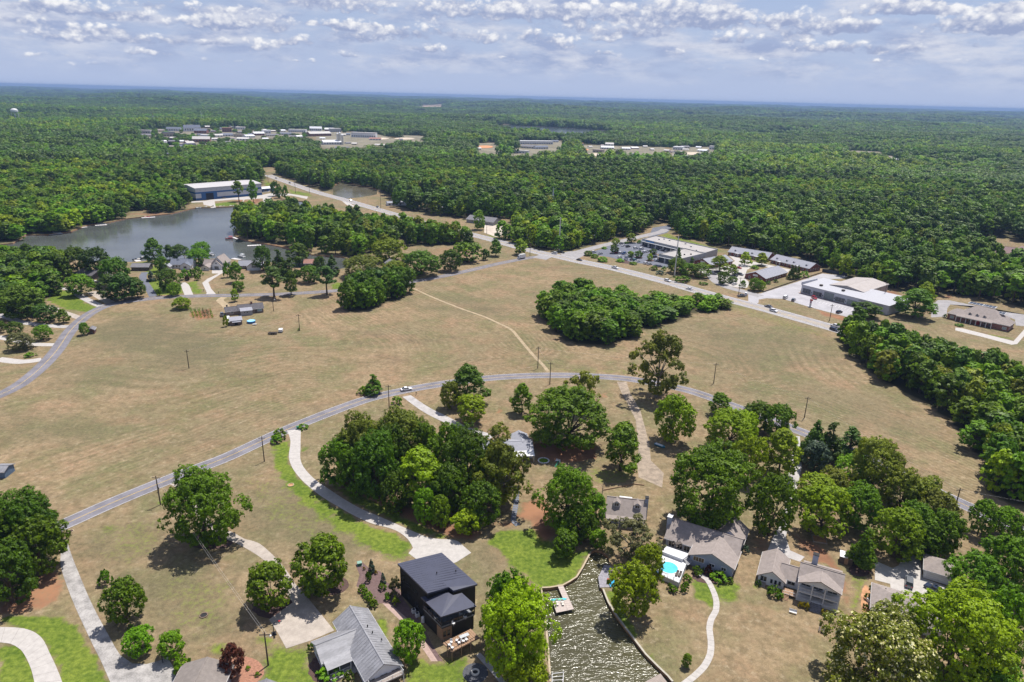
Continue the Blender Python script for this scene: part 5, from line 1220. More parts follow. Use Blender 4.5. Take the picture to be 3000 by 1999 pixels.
# ---------------- 1. black modern house
def black_house():
    o = gp('G1', 550, 665, 9.0); o.z = 0
    r = thing('modern_house', 'black flat roofed two storey house with glass walled porch by the cove', 'house', o)
    def w(x, y, z): p = gp('G1', x, y, z); return (p.x - o.x, p.y - o.y, z)
    LB, T, R, N1, N2, F = w(155,275,9), w(735,130,7.4), w(1205,545,7.2), w(890,630,7.9), w(830,585,8.1), w(550,665,9)
    roof = G(); q = [LB, F, N2, N1, R, T]
    roof.hexa([(p[0], p[1], p[2]-.45) for p in q], q).build('roof', BLACKR, r)
    sm = G()
    for k in range(1, 16):      # standing seams run down the slope
        a = Vector(LB).lerp(Vector(F), k/16); b = Vector(T).lerp(Vector(R), k/16)
        if k > 12: b = a.lerp(b, .45)
        sm.tube(a + Vector((0, 0, .02)), b + Vector((0, 0, .02)), .03, n=4)
    sm.build('roof_seam', BLACKR, r)
    ce = Vector([(LB[i] + T[i] + R[i] + F[i])/4 for i in range(3)])
    def ins(p, k=.94): return (ce.x + (p[0]-ce.x)*k, ce.y + (p[1]-ce.y)*k)
    cs = [LB, F, N2, N1, R, T]; g = G()
    g.hexa([(*ins(p), 0) for p in cs], [(*ins(p), p[2]-.44) for p in cs]); g.build('wall', BLACKW, r)
    # tan cladding on the right end
    a, b = Vector((*ins(R, .945), 0)), Vector((*ins(T, .945), 0))
    d = (b - a).normalized(); n = Vector((d.y, -d.x, 0))
    G().hexa([tuple(a + n*.06), tuple(a + d*2.2 + n*.06), tuple(a + d*2.2), tuple(a)], [tuple(p + Vector((0, 0, 6.6))) for p in (a + n*.06, a + d*2.2 + n*.06, a + d*2.2, a)]).build('cedar_cladding', WOODT, r)
    # left wall openings
    A, Bp = Vector((*ins(LB, .941), 0)), Vector((*ins(F, .941), 0)); d = (Bp - A).normalized(); ang = math.atan2(d.y, d.x)
    for t, zz, ww, hh in ((.12,5.0,1.0,1.2),(.3,5.0,1.6,.7),(.55,5.0,1.6,.7),(.3,1.2,1.2,1.2),(.62,1.2,1.2,1.2),(.85,5.0,.9,1.2)):
        p = A.lerp(Bp, t); win(r, p.x, p.y, zz, ww, hh, ang, BLACKW, GLASS, 1)
    # vertical battens on the long wall
    bt = G()
    for k in range(30):
        p = A.lerp(Bp, (k + .5)/30); q = p + Vector((d.y, -d.x, 0))*.05
        bt.hexa([tuple(p - d*.04), tuple(p + d*.04), tuple(q + d*.04), tuple(q - d*.04)], [(v.x, v.y, 8.3) for v in (p - d*.04, p + d*.04, q + d*.04, q - d*.04)])
    bt.build('siding_batten', BLACKW, r)
    # porch roof, storey below, decks
    L1, L2, L3, L4, L5, L6 = w(460,715,7.0), w(725,975,7.0), w(1190,830,6.4), w(1000,660,6.6), w(885,690,6.9), w(830,655,7.0)
    q = [L1, L2, L3, L4, L5, L6]; G().hexa([(p[0], p[1], p[2]-.3) for p in q], q).build('porch_roof', BLACKR, r)
    c2 = Vector([(L1[i] + L2[i] + L3[i] + L4[i])/4 for i in range(3)])
    def i2(p, k=.93): return Vector((c2.x + (p[0]-c2.x)*k, c2.y + (p[1]-c2.y)*k, 0))
    fl = [i2(p) for p in (L1, L2, L3, L4)]
    zf = 4.0
    G().prism(fl, zf-.35, zf).build('porch_floor', mat('porch_floor_grey', (.17, .18, .20), .6, .35, 1.2), r)
    for k, p in enumerate((fl[0], fl[1], fl[2], fl[0].lerp(fl[1], .5), fl[1].lerp(fl[2], .5))):
        G().box(p.x-.1, p.x+.1, p.y-.1, p.y+.1, zf, 6.7).build('porch_post', BLACKW, r)
    railing(r, [fl[0], fl[1], fl[2]], zf, 1.0, BLACKW, 2.0, balus=0)
    gl = G()
    for a_, b_ in ((fl[0], fl[1]), (fl[1], fl[2])):
        gl.hexa([(a_.x, a_.y, zf+.1), (b_.x, b_.y, zf+.1), (b_.x+.02, b_.y+.02, zf+.1), (a_.x+.02, a_.y+.02, zf+.1)], [(a_.x, a_.y, zf+.9), (b_.x, b_.y, zf+.9), (b_.x+.02, b_.y+.02, zf+.9), (a_.x+.02, a_.y+.02, zf+.9)])
    gl.build('glass_balustrade', GLASS, r)
    G().prism([i2(p, .90) for p in (L1, L2, L3, L4)], 0, zf-.36).build('lower_wall', BLACKW, r)
    p = i2(L2, .905); dd = (i2(L3) - i2(L2)).normalized(); d1 = (i2(L1) - i2(L2)).normalized()
    G().hexa([tuple(p), tuple(p + dd*2.4), tuple(p + dd*2.4 + d1*.05), tuple(p + d1*2.0)], [(v.x, v.y, 3.2) for v in (p, p + dd*2.4, p + dd*2.4 + d1*.05, p + d1*2.0)]).build('cedar_corner', WOODT, r)
    nd = Vector((dd.y, -dd.x, 0))
    for t in (.6, 1.6): v = p + dd*t + nd*.03; win(r, v.x, v.y, .9, .75, 1.6, math.atan2(dd.y, dd.x), WOODT, GLASS, 0)
    # wooden terrace on posts
    Tq = [Vector(w(*q, 2.4)) for q in ((745,1320),(870,1440),(1240,1250),(1120,1130))]
    for k in range(14):
        a0, a1 = Tq[0].lerp(Tq[3], k/14), Tq[0].lerp(Tq[3], (k+1)/14 - .008); b0, b1 = Tq[1].lerp(Tq[2], k/14), Tq[1].lerp(Tq[2], (k+1)/14 - .008)
        q = [tuple(a0), tuple(b0), tuple(b1), tuple(a1)]; G().hexa([(v[0], v[1], v[2]-.14) for v in q], q).build('deck_board', WOODT, r)
    for p in (Tq[1], Tq[1].lerp(Tq[2], .33), Tq[1].lerp(Tq[2], .66), Tq[2], Tq[0].lerp(Tq[1], .5)):
        G().box(p.x-.08, p.x+.08, p.y-.08, p.y+.08, 0, 2.26).build('deck_post', WOODT, r)
    railing(r, [Tq[0], Tq[1], Tq[2]], 2.4, .95, BLACKW, 2.2, balus=0)
    for (x, y) in ((935,1285),(965,1315),(1020,1295),(1060,1275),(860,1310),(835,1345),(875,1385)):
        c = gp('G1', x, y, 2.7); patio_chair(c.x, c.y, 2.4, _rt.uniform(0, 6.28), WHITE, 'white chair on the wooden terrace of the black house', 'terrace chairs')
    c = gp('G1', 1030, 1230, 2.9); patio_table(c.x, c.y, 2.4, rad(30), mat('table_pale', (.42, .44, .46), .5), 'long pale table on the wooden terrace of the black house', 2.2, .9)
    for (x, y), lb in zip(((665,995),(890,1060),(1045,975),(985,935)), ('leftmost', 'front', 'right', 'rear')):
        c = gp('G1', x, y, zf+.4); patio_chair(c.x, c.y, zf, _rt.uniform(0, 6.28), WHITE, lb + ' pale chair inside the porch of the black house', 'porch chairs')
    vents(r, [tuple(Vector(w(670,400,8.5))), tuple(Vector(w(920,375,8.0)))])
def patio_chair(x, y, z, rz, m, label, group=None):
    t = thing('patio_chair', label, 'chair', (x, y, z), rz, group)
    G().box(-.28, .28, -.28, .28, .38, .48).build('seat', m, t); G().hexa([(-.28,.24,.48),(.28,.24,.48),(.28,.30,.48),(-.28,.30,.48)], [(-.26,.36,.95),(.26,.36,.95),(.26,.42,.95),(-.26,.42,.95)]).build('backrest', m, t)
    for a in (-.24, .24):
        for b in (-.24, .24): G().box(a-.03, a+.03, b-.03, b+.03, 0, .38).build('leg', m, t)
def patio_table(x, y, z, rz, m, label, w=1.4, d=.9):
    t = thing('patio_table', label, 'table', (x, y, z), rz)
    G().box(-w/2, w/2, -d/2, d/2, .68, .75).build('table_top', m, t)
    for a in (-w/2+.12, w/2-.12):
        for b in (-d/2+.12, d/2-.12): G().box(a-.04, a+.04, b-.04, b+.04, 0, .68).build('leg', m, t)
black_house()
def ac_unit(fr, x, y, label):
    c = gp(fr, x, y); t = thing('air_conditioner', label, 'air conditioner', c, .5)
    G().box(-.42, .42, -.42, .42, .08, .9).build('casing', WHITE, t); G().tube((0,0,.9), (0,0,.97), .33, .33, 10).build('fan_grille', BLK, t); G().box(-.5, .5, -.5, .5, 0, .08).build('base', CONC_MID, t)
ac_unit('G1', 368, 915, 'upper white air conditioner beside the black house'); ac_unit('G1', 415, 965, 'lower white air conditioner beside the black house')
c = gp('G1', 490, 1040); t = thing('water_tank', 'white upright tank beside the black house', 'tank', c); G().tube((0,0,0), (0,0,1.3), .42, .42, 12).build('tank_body', WHITE, t); G().ball((0,0,1.3), .42, .22, 12, 4).build('tank_top', WHITE, t)
sheet('mulch_bed', gps('D2', [(715,845),(760,835),(800,870),(870,890),(900,950),(985,1000),(1010,1060),(1130,1220),(1180,1330),(1250,1440),(1180,1440),(1060,1260),(960,1130),(890,1085),(850,1085),(800,1010),(720,980),(740,910)]), .012, mat('purple_mulch', (.135, .088, .085), .95, .25, 1.5))
sheet('paved_walk', gps('D2', [(880,1085),(930,1090),(1060,1200),(1130,1300),(1220,1440),(1180,1440),(1090,1310),(1010,1210)]), .022, mat('brick_paving', (.36, .26, .23), .9, .15, 1.5))
def mulch_ring(fr, cx, cy, rx, ry, m=MULCH):
    sheet('mulch_bed', [gp(fr, cx + rx*math.cos(a*math.pi/12)*(1+.06*math.sin(a*3)), cy + ry*math.sin(a*math.pi/12)) for a in range(24)], .016, m)
for a in (('D1',1290,695,150,60),('D2',215,1110,135,70),('D2',540,970,135,65),('D4',670,880,70,42),('D3',1440,915,130,50)): mulch_ring(*a)
mulch_ring('D1', 1480, 1500, 140, 90, mat('orange_mulch', (.30, .15, .10), .95, .3, 2)); mulch_ring('D2', 540, 1490, 115, 95); mulch_ring('G5', 190, 830, 75, 230, REDSOIL)

# ---------------- 2. grey metal roofed house
A, Bq = gp('G2', 815, 985, 3.2), gp('G2', 1080, 1530, 3.2)
r = thing('metal_roof_house', 'white house with weathered grey metal roof and L shaped wing at the bottom edge', 'house', (gp('G2', 1030, 175, 3.2).x, gp('G2', 1030, 175, 3.2).y, 0), rad(-57))
# local x runs along the main ridge towards the camera, local y to the right-back
def loc(o, p):
    c, s = math.cos(-o.rotation_euler[2]), math.sin(-o.rotation_euler[2]); d = Vector(p) - o.location
    return Vector((d.x*c - d.y*s, d.x*s + d.y*c, p[2] if len(p) > 2 else 0))
ye0, ye1 = loc(r, gp('G2', 705, 440, 3.0)).y, loc(r, gp('G2', 1385, 170, 3.0)).y
gable(r, .3, 19.2, ye0+.4, ye1-.4, 3.0, 2.3, 'x', SIDE_W, GREYMETAL, .5)
w0, w1 = loc(r, gp('G2', 215, 725, 3.0)), loc(r, gp('G2', 430, 1140, 3.0))
wx0, wx1 = min(w0.x, w1.x), max(w0.x, w1.x); wy = min(w0.y, w1.y)
gable(r, wx0+.3, wx1-.3, wy+.3, ye0+3.8, 2.9, 1.75, 'y', SIDE_W, GREYMETAL, .45, ends=(1, 0))
for k in range(22):
    pass
sm = G()
m_ = (ye0+ye1)/2; hlf = (ye1-ye0)/2
for k in range(24):
    x = .2 + k*.82
    for s in (-1, 1): sm.tube((x, m_, 5.37), (x, m_ + s*(hlf+.05), 3.06), .028, n=4)
sm.build('roof_seam', GREYMETAL, r)
vents(r, [(7.5, m_+1.2, 4.9), (9.6, m_+1.5, 4.7), (12.0, m_+2.6, 4.1)])
# porch in the corner
px0, px1 = wx1+.1, wx1+3.4
G().box(wx1-.2, px1, wy+.8, ye0+.3, 0, .45).build('porch_floor', CONC_MID, r)
G().add([(wx1-.3, wy+.4, 2.95), (wx1-.3, ye0+.5, 2.95), (px1-.9, ye0+.5, 2.55), (px1-.9, wy+.4, 2.55)], [(0,1,2,3)]).build('porch_roof', GREYMETAL, r)
for y in (wy+.5, (wy+ye0)/2, ye0-.6): G().box(px1-1.1, px1-.95, y-.07, y+.07, 0, 2.55).build('porch_post', WHITE, r)
railing(r, [(px1-1.0, wy+.5), (px1-1.0, ye0-.8)], .45, .8, WHITE, 1.8)
for y in (wy+1.4, wy+3.2): win(r, wx1-.28, y, 1.0, 1.2, 1.3, rad(90))
for x in (wx0+1.2, wx0+3.2, wx0+5.0): win(r, x, wy+.28, 1.0, .9, 1.2, 0)
for y in (ye0+1.3, m_, ye1-1.6): win(r, 19.2, y, .3, 1.6, 2.0, rad(90), WHITE, GLASS, 1)
G().box(19.2, 21.2, ye0+.4, ye1-.4, 1.9, 2.05).build('balcony_floor', WOOD, r); railing(r, [(19.3, ye0+.5), (21.1, ye0+.5), (21.1, ye1-.5), (19.3, ye1-.5)], 2.05, .95, WHITE, 2.2)
for y in (ye0+.5, ye1-.5): G().box(21.0, 21.15, y-.08, y+.08, 0, 3.2).build('balcony_post', WHITE, r)

# ---------------- 3. cottage with two dormers
A, Bq = gp('G3', 120, 400, 3.0), gp('G3', 650, 462, 3.0)
r, L = place('dormer_cottage', 'tan roofed cottage with two front dormers above the cove head', 'house', A, Bq)
gable(r, .3, L-.3, .3, 8.6, 2.9, 3.3, 'x', SIDE_W, SHING_T, .5)
for x in (L*.25, L*.78): dormer(r, x, 2.3, 4.35, 1.9, 1.25, 1.6, SIDE_W, SHING_T, .75)
chimney(r, L+.15, 4.4, .9, 1.2, 0, 7.2, SIDE_B)
for x in (1.5, 3.6): win(r, x, .285, .9, 1.1, 1.4)
for x in (L-3.4, L-1.5): win(r, x, .285, .9, 1.1, 1.4)
door(r, L*.5, .285, .1, 1.0, 2.1); G().box(0, L, -1.6, .3, 0, .3).build('porch_floor', WOOD, r)
for x in (.3, L*.33, L*.66, L-.3): G().box(x-.08, x+.08, -1.45, -1.3, .3, 2.6).build('porch_post', WHITE, r)
G().add([(0, -1.6, 2.6), (L, -1.6, 2.6), (L, .1, 2.9), (0, .1, 2.9)], [(0,1,2,3)]).build('porch_roof', SHING_T, r)
G().box(L*.32, L*.66, 8.7, 11.2, 0, 2.6).build('rear_lean_to', WHITE, r); ac = G().box(-1.2, -.4, 3.0, 3.8, 0, .9).build('meter_box', WHITE, r)

# ---------------- 4. pale blue house with pool deck
A, Bq = gp('G3', 1010, 425, 6.2), gp('G3', 1975, 715, 6.2)
r, L = place('pale_blue_house', 'pale blue sided house with tan shingle roof above the swimming pool deck', 'house', A, Bq)
# ridge along y=0; slopes to both sides
gable(r, .4, L-.4, -5.6, 4.4, 3.0, 3.0, 'x', SIDE_B, SHING_T, .5)
gx0 = loc(r, gp('G3', 1240, 1080)).x; gx1 = loc(r, gp('G3', 1820, 1240)).x; gy = min(loc(r, gp('G3', 1240, 1080)).y, loc(r, gp('G3', 1820, 1240)).y)
gable(r, gx0, gx1, gy, -2.0, 3.4, 2.3, 'y', SIDE_B, SHING_T, .55, ends=(1, 0))
for f, ww in ((.14, 1.3), (.27, 1.3), (.52, 1.3), (.80, 1.1)): win(r, gx0 + (gx1-gx0)*f, gy-.015, 1.9 if f < .4 else 1.6, ww, 1.2 if f < .4 else .8, 0, WHITE, mat('warm_glass', (.16, .11, .06), .15, .3) if f < .4 else GLASS)
for x in (2.0, 4.2, 6.2): win(r, x, -5.62, .5, 1.5, 2.0, 0, WHITE, GLASS, 1)
chimney(r, -.1, -1.6, 1.2, 1.6, 0, 7.0, SIDE_B, WHITE)
gable(r, L*.62, L*.98, 2.0, 9.6, 3.0, 2.6, 'y', SIDE_B, SHING_T, .5, ends=(0, 1)); gable(r, L*.18, L*.42, 3.0, 6.2, 2.8, 1.6, 'y', SIDE_B, SHING_T, .4, ends=(0, 1))
vents(r, [(L*.86, -4.5, 4.0)])
G().box(L*.47, L*.53, 4.6, 4.75, 2.4, 3.6).build('trellis', WHITE, r); G().box(L*.47, L*.60, 6.0, 6.12, 2.4, 3.3).build('trellis', WHITE, r)
# pool deck (a thing of its own)
Q = [gp('G3', *q, 1.4) for q in ((790,1190),(1110,1330),(1250,960),(880,900))]
o = Q[0].copy(); o.z = 0
dk = thing('pool_deck', 'raised white deck with a round blue swimming pool', 'deck', o)
q = [tuple(p - o) for p in Q]
G().hexa([(p[0], p[1], 0) for p in q], [(p[0], p[1], 1.4) for p in q]).build('deck_platform', mat('deck_white', (.60, .60, .62), .6, .06), dk)
pc = gp('G3', 965, 1125, 1.4) - o
G().tube((pc.x, pc.y, 1.38), (pc.x, pc.y, 1.52), 2.55, 2.55, 28).build('pool_rim', WHITE, dk); G().tube((pc.x, pc.y, 1.40), (pc.x, pc.y, 1.535), 2.3, 2.3, 28).build('pool_water', TPOOL, dk)
railing(dk, [q[0], q[1], Vector(q[1]).lerp(Vector(q[2]), .6)], 1.4, .95, WHITE, 1.8, balus=.35)
up = [gp('G3', *p, 2.3) - o for p in ((875,905),(1150,1010),(1255,940),(930,830))]
G().hexa([(p.x, p.y, 1.4) for p in up], [(p.x, p.y, 2.3) for p in up]).build('upper_deck', mat('deck_white2', (.55, .55, .58), .6, .06), dk)
s0 = gp('G3', 1180, 1045, 1.8) - o
for i in range(5):
    t = i/5; a = Vector(up[1]).lerp(Vector(up[2]), .15); b = Vector(up[1]).lerp(Vector(up[2]), .85); off = Vector((.55, -1.0, 0)).normalized()*(.35*(i+.5))
    p_, q_ = a + off, b + off; dn = Vector((.55, -1.0, 0)).normalized()*.16
    G().hexa([(v.x, v.y, 1.4) for v in (p_-dn, p_+dn, q_+dn, q_-dn)], [(v.x, v.y, 2.2 - .17*(i+1)) for v in (p_-dn, p_+dn, q_+dn, q_-dn)]).build('stair_step', SIDE_G, dk)
for (x, y), lb in zip(((1075,1215),(1115,1225)), ('left', 'right')):
    c = gp('G3', x, y, 1.4); t = thing('sun_lounger', lb + ' dark sun lounger beside the round pool', 'lounger', (c.x, c.y, 1.4), rad(-30), 'pool loungers')
    G().box(-.3, .3, -.95, .45, .28, .36).build('seat', SIDE_DK, t); G().hexa([(-.3,.45,.28),(.3,.45,.28),(.3,.45,.36),(-.3,.45,.36)], [(-.3,.95,.65),(.3,.95,.65),(.3,.92,.73),(-.3,.92,.73)]).build('backrest', SIDE_DK, t)
    for a in (-.25, .25):
        for b in (-.8, .35): G().box(a-.03, a+.03, b-.03, b+.03, 0, .28).build('leg', SIDE_DK, t)
c = gp('G3', 800, 1190, 1.4); t = thing('patio_umbrella', 'folded blue pool float at the left corner of the deck', 'pool float', (c.x, c.y, 1.4)); G().tube((0,0,0), (0,0,.28), .5, .42, 12).build('float_ring', BLUEP, t); G().tube((0,0,.28), (0,0,.34), .2, .2, 10).build('float_cushion', TEAL, t); t.name = 'pool_float'
c = gp('G3', 1090, 820, 2.3); patio_table(c.x, c.y, 2.3, .3, SIDE_DK, 'dark dining table under the eave of the pale blue house', 1.8, 1.1)
for k, (x, y) in enumerate(((1030,815),(1100,790),(1130,850),(1070,850))):
    c = gp('G3', x, y, 2.3); patio_chair(c.x, c.y, 2.3, k*1.57, SIDE_DK, ('left', 'rear', 'right', 'front')[k] + ' dark chair at the dining table of the pale blue house', 'dining chairs')

# ---------------- 5. white two storey porch house
A, Bq = gp('G4', 945, 730, 5.4), gp('G4', 1720, 960, 5.4)
r, L = place('porch_house', 'white house with two storey columned porch and pinkish tan roof', 'house', A, Bq)
D_ = 7.6
gable(r, 0, L, 2.6, D_+1.0, 5.4, 2.0, 'x', SIDE_W, SHING_T, .4)
gable(r, .3, L-.3, .5, 4.5, 5.5, 1.7, 'y', SIDE_W, SHING_T, .45, z0=5.1, ends=(1, 0))
G().box(0, L, .2, 2.7, 2.6, 2.85).build('upper_porch_floor', WHITE, r); G().box(0, L, .2, 2.7, .7, .9).build('lower_porch_floor', WHITE, r); G().box(.05, L-.05, .3, 2.6, 0, .68).build('porch_skirt', WHITE, r)
for x in (.12, L*.34, L*.64, L-.12): G().box(x-.13, x+.13, .22, .48, 0, 5.3).build('porch_column', WHITE, r)
for a, b in ((.1, L*.34), (L*.34, L*.64), (L*.64, L-.1)): railing(r, [(a, .35), (b, .35)], 2.85, .95, WHITE, 3, balus=.25)
railing(r, [(.1, .35), (L*.34, .35)], .9, .9, WHITE, 3, balus=.25); railing(r, [(L*.64, .35), (L-.1, .35)], .9, .9, WHITE, 3, balus=.25)
steps(r, L*.36, L*.62, -2.4, .2, .9, 5, mat('step_grey', (.20, .19, .20), .8))
for x, z in ((L*.18, 3.2), (L*.48, 3.2), (L*.82, 3.2), (L*.18, 1.2), (L*.82, 1.2)): win(r, x, 2.585, z, 2.0, 1.7, 0, WHITE, GLASS, 1)
door(r, L*.5, 2.585, .9, 1.2, 2.1)
chimney(r, L*.30, D_+1.3, 1.3, 1.1, 0, 8.6, SIDE_B); G().box(.6, L-.2, D_+.8, D_+2.6, 0, 4.9).build('rear_wing', SIDE_W, r); G().add([(.3, D_+.6, 6.0), (L, D_+.6, 6.0), (L, D_+3.0, 4.9), (.3, D_+3.0, 4.9)], [(0,1,2,3)]).build('rear_roof', SHING_T, r)
# left wing with its own gable, and the link
l0 = loc(r, gp('G4', 185, 700)); l1 = loc(r, gp('G4', 650, 865))
gx0, gx1, gy = l0.x, l1.x, min(l0.y, l1.y)
gable(r, gx0, gx1, gy, gy+10.0, 2.5, 2.0, 'y', SIDE_W, SHING_T, .4)
gable(r, gx1-1.5, .6, gy+1.6, gy+7.6, 2.6, 1.9, 'x', SIDE_W, SHING_T, .35, ends=(0, 0))
win(r, gx0+1.3, gy-.012, .9, 1.4, 1.4)
for k in range(3): win(r, gx0 + (gx1-gx0)*(.52 + .16*k), gy-.012, .9, .55, 1.2, 0, WHITE, GLASS, 0)
steps(r, gx0+.6, gx0+2.0, gy-1.5, gy, .7, 4, WOOD)
G().box(gx1, -.1, .2, 2.6, .6, .75).build('side_deck', WOODT, r); railing(r, [(gx1+.2, .3), (-.1, .3)], .75, .9, WHITE, 1.8, balus=.3); win(r, (gx1)/2, gy+1.58, 1.0, 1.6, 1.2)
for k in range(4): G().box(gx1+.1, gx1+1.6, -.25-.32*k, .05-.32*k, 0, .6-.15*k).build('stair_step', WOODT, r)
c = gp('G4', 830, 1300); t = thing('garden_bench', 'white slatted bench on the dry lawn before the white porch house', 'bench', c, rad(-24))
G().box(-.85, .85, -.3, .1, .40, .46).build('seat', WHITE, t); G().hexa([(-.85,.12,.46),(.85,.12,.46),(.85,.17,.46),(-.85,.17,.46)], [(-.85,.30,1.0),(.85,.30,1.0),(.85,.35,1.0),(-.85,.35,1.0)]).build('backrest', WHITE, t)
for x in (-.75, .75): G().box(x-.05, x+.05, -.3, .2, 0, .40).build('leg', WHITE, t)
c = gp('D4', 440, 1255); t = thing('picnic_bench', 'dark wooden picnic bench beside the magnolia', 'bench', c, rad(60)); G().box(-.9, .9, -.4, .4, .68, .75).build('table_top', SIDE_DK, t)
for y in (-.75, .75): G().box(-.9, .9, y-.14, y+.14, .40, .45).build('seat', SIDE_DK, t)
for x in (-.7, .7): G().box(x-.05, x+.05, -.8, .8, .30, .40).build('cross_beam', SIDE_DK, t); G().box(x-.05, x+.05, -.4, -.3, 0, .68).build('leg', SIDE_DK, t); G().box(x-.05, x+.05, .3, .4, 0, .68).build('leg', SIDE_DK, t)
c = gp('D4', 580, 830); t = thing('garden_shed', 'small brown shed with pale flat roof under the broad cedar', 'shed', c, rad(-24))
G().box(-1.5, 1.5, -1.2, 1.2, 0, 2.1).build('wall', SIDE_DK, t); G().slab([(-1.7,-1.4,2.15),(1.7,-1.4,2.15),(1.7,1.4,2.35),(-1.7,1.4,2.35)], .12).build('roof', SIDE_W, t); door(t, 0, -1.21, .05, .9, 1.8, 0, WOODT)
c = gp('D4', 420, 695); t = thing('sandbox', 'square timber framed sandbox under the bright tree', 'sandbox', c, rad(-14))
G().box(-1.7, 1.7, -1.5, 1.5, 0, .12).build('sand', REDSOIL, t)
for a in ((-1.85, 1.85, -1.65, -1.5), (-1.85, 1.85, 1.5, 1.65), (-1.85, -1.7, -1.5, 1.5), (1.7, 1.85, -1.5, 1.5)): G().box(*a, 0, .35).build('timber', WOOD, t)

# ---------------- 6. beige house and garage at lower right
A, Bq = gp('G5', 260, 960, 2.8), gp('G5', 640, 1080, 2.8)
r, _ = place('beige_house', 'house with pale tan shingle roof half hidden by the bright tree', 'house', A, Bq)
L, D_ = 15.0, loc(r, gp('G5', 310, 560, 2.8)).y
hip(r, .4, L, .4, D_-.4, 2.7, 2.4, SIDE_W, SHING_T, .45, ridge=3.6)
gable(r, .6, 7.0, 1.0, D_-.4, 2.74, 2.3, 'y', SIDE_W, SHING_T, .4) if False else None
for x in (1.5, 3.5, 5.5, 8.0): win(r, x, .385, .5, 1.5, 1.8, 0, WHITE, GLASS, 1)
for y in (2.5, 6.0): win(r, .385, y, .9, 1.1, 1.2, rad(-90))
vents(r, [(2.9, D_*.72, 3.9), (3.1, D_*.55, 4.3)])
G().box(.3, 10, -2.6, .35, .5, .65).build('patio', WHITE, r); railing(r, [(.5, -2.5), (10, -2.5)], .65, .9, WHITE, 2.5, balus=0)
for x in (.5, 3.5, 6.5, 9.5): G().box(x-.08, x+.08, -2.55, -2.4, 0, .5).build('patio_post', WHITE, r)
for k, x in enumerate((3.6, 5.6)):
    p = r.matrix_basis @ Vector((x, -1.4, .65)); patio_chair(p.x, p.y, .65, .4, WHITE, ('left', 'right')[k] + ' white chair on the patio of the beige house', 'patio chairs')
A, Bq = gp('G5', 1065, 490), gp('G5', 1490, 622)
r, L = place('garage', 'detached garage with tan hipped roof and white door', 'garage', A, Bq)
hip(r, 0, L, .2, 7.2, 2.7, 1.9, SIDE_W, SHING_T, .45, ridge=3.0)
G().box(.5, L-.5, .12, .22, .05, 2.25).build('garage_door', WHITE, r)
for k in range(1, 4): G().box(.5, L-.5, .10, .125, .05 + k*.55, .08 + k*.55).build('door_panel_line', SIDE_G, r)
ac_unit('G5', 235, 850, 'white air conditioner beside the beige house')

# ---------------- 7. bottom left roofs, 8. blue shed, 9. half hidden house
A, Bq = gp('D1', 1060, 1575, 3.0), gp('D1', 1375, 1575, 3.0)
r, L = place('bottom_left_house', 'grey shingled roof at the bottom edge beside the stained driveway', 'house', A, Bq)
yb = loc(r, gp('D1', 1180, 1425, 4.6)).y
gable(r, .2, L-.2, -7.5, yb, 3.0, 1.7, 'y', SIDE_G, mat('shingle_brown_grey', (.20, .175, .160), .9, .15, 1.2, bump=.3), .4); win(r, L*.5, yb+.012, 1.0, 1.2, 1.2, rad(180)); win(r, .19, -3, 1, 1.2, 1.2, rad(-90))
A, Bq = gp('D1', 1555, 1600, 3.0), gp('D1', 1660, 1600, 3.0)
r, L = place('small_outbuilding', 'small grey roofed outbuilding at the bottom edge left of the metal roofed house', 'shed', A, Bq)
gable(r, .1, L+.6, -3.5, 1.6, 2.4, .9, 'y', SIDE_G, SHING_G, .3); win(r, L*.5, 1.612, 1, .9, .9, rad(180))
A, Bq = gp('D1', -40, 318), gp('D1', 34, 318)
r, L = place('blue_shed', 'blue walled shed cut by the left edge at the field', 'shed', A, Bq)
gable(r, 0, L, 0, 4.6, 2.5, .8, 'x', mat('shed_blue', (.10, .15, .23), .7), GREYMETAL, .3); win(r, L*.45, -.012, 1, .9, .9)
A, Bq = gp('D3', 200, 225), gp('D3', 345, 217)
r, L = place('half_hidden_house', 'slate roofed house with a white metal porch roof among the oaks', 'house', A, Bq)
gable(r, -9.0, L, 2.6, 11.4, 2.8, 1.5, 'x', SIDE_W, SHING_L, .4)
gable(r, L-5.6, L-.2, 6.2, 15.0, 2.85, 1.3, 'y', SIDE_W, SHING_L, .35, ends=(0, 1))
G().slab([(.0, -.1, 2.35), (L+.2, -.1, 2.35), (L+.2, 2.7, 2.95), (.0, 2.7, 2.95)], .1).build('porch_roof', WHITE, r)
for x in (.3, L*.5, L-.1): G().box(x-.07, x+.07, .05, .2, 0, 2.3).build('porch_post', WHITE, r)
for x in (1.6, 4.2): win(r, x, 2.585, .8, 1.2, 1.4)
door(r, 6.2, 2.585, .1, 1, 2.1)

# ---------------- 10. brown pool house in the field corner
A, Bq = gp('E7', 345, 590, 2.7), gp('E7', 1580, 465, 2.7)
r, L = place('brown_ranch_house', 'brown ranch house with dark shingles by the round garden pool', 'house', A, Bq)
hh = 2.6
gable(r, 0, L*.36, .3, 6.2, hh, 1.5, 'x', SIDE_BR, SHING_D, .4); gable(r, L*.34, L, .0, 7.0, hh+.15, 1.9, 'x', SIDE_BR, SHING_D, .4)
mx0, mx1 = L*.37, L*.69; my = loc(r, gp('E7', 890, 740)).y
G().box(mx0+.2, mx1, my, .2, 0, 2.8).build('wall', SIDE_G, r); G().slab([(mx0, my-.4, 2.75), (mx1+.2, my-.4, 2.75), (mx1+.2, 1.6, 3.5), (mx0, 1.6, 3.5)], .14).build('roof', SHING_L, r)
for f in (.35, .58): win(r, mx0 + (mx1-mx0)*f, my-.012, 1.3, .8, 1.0)
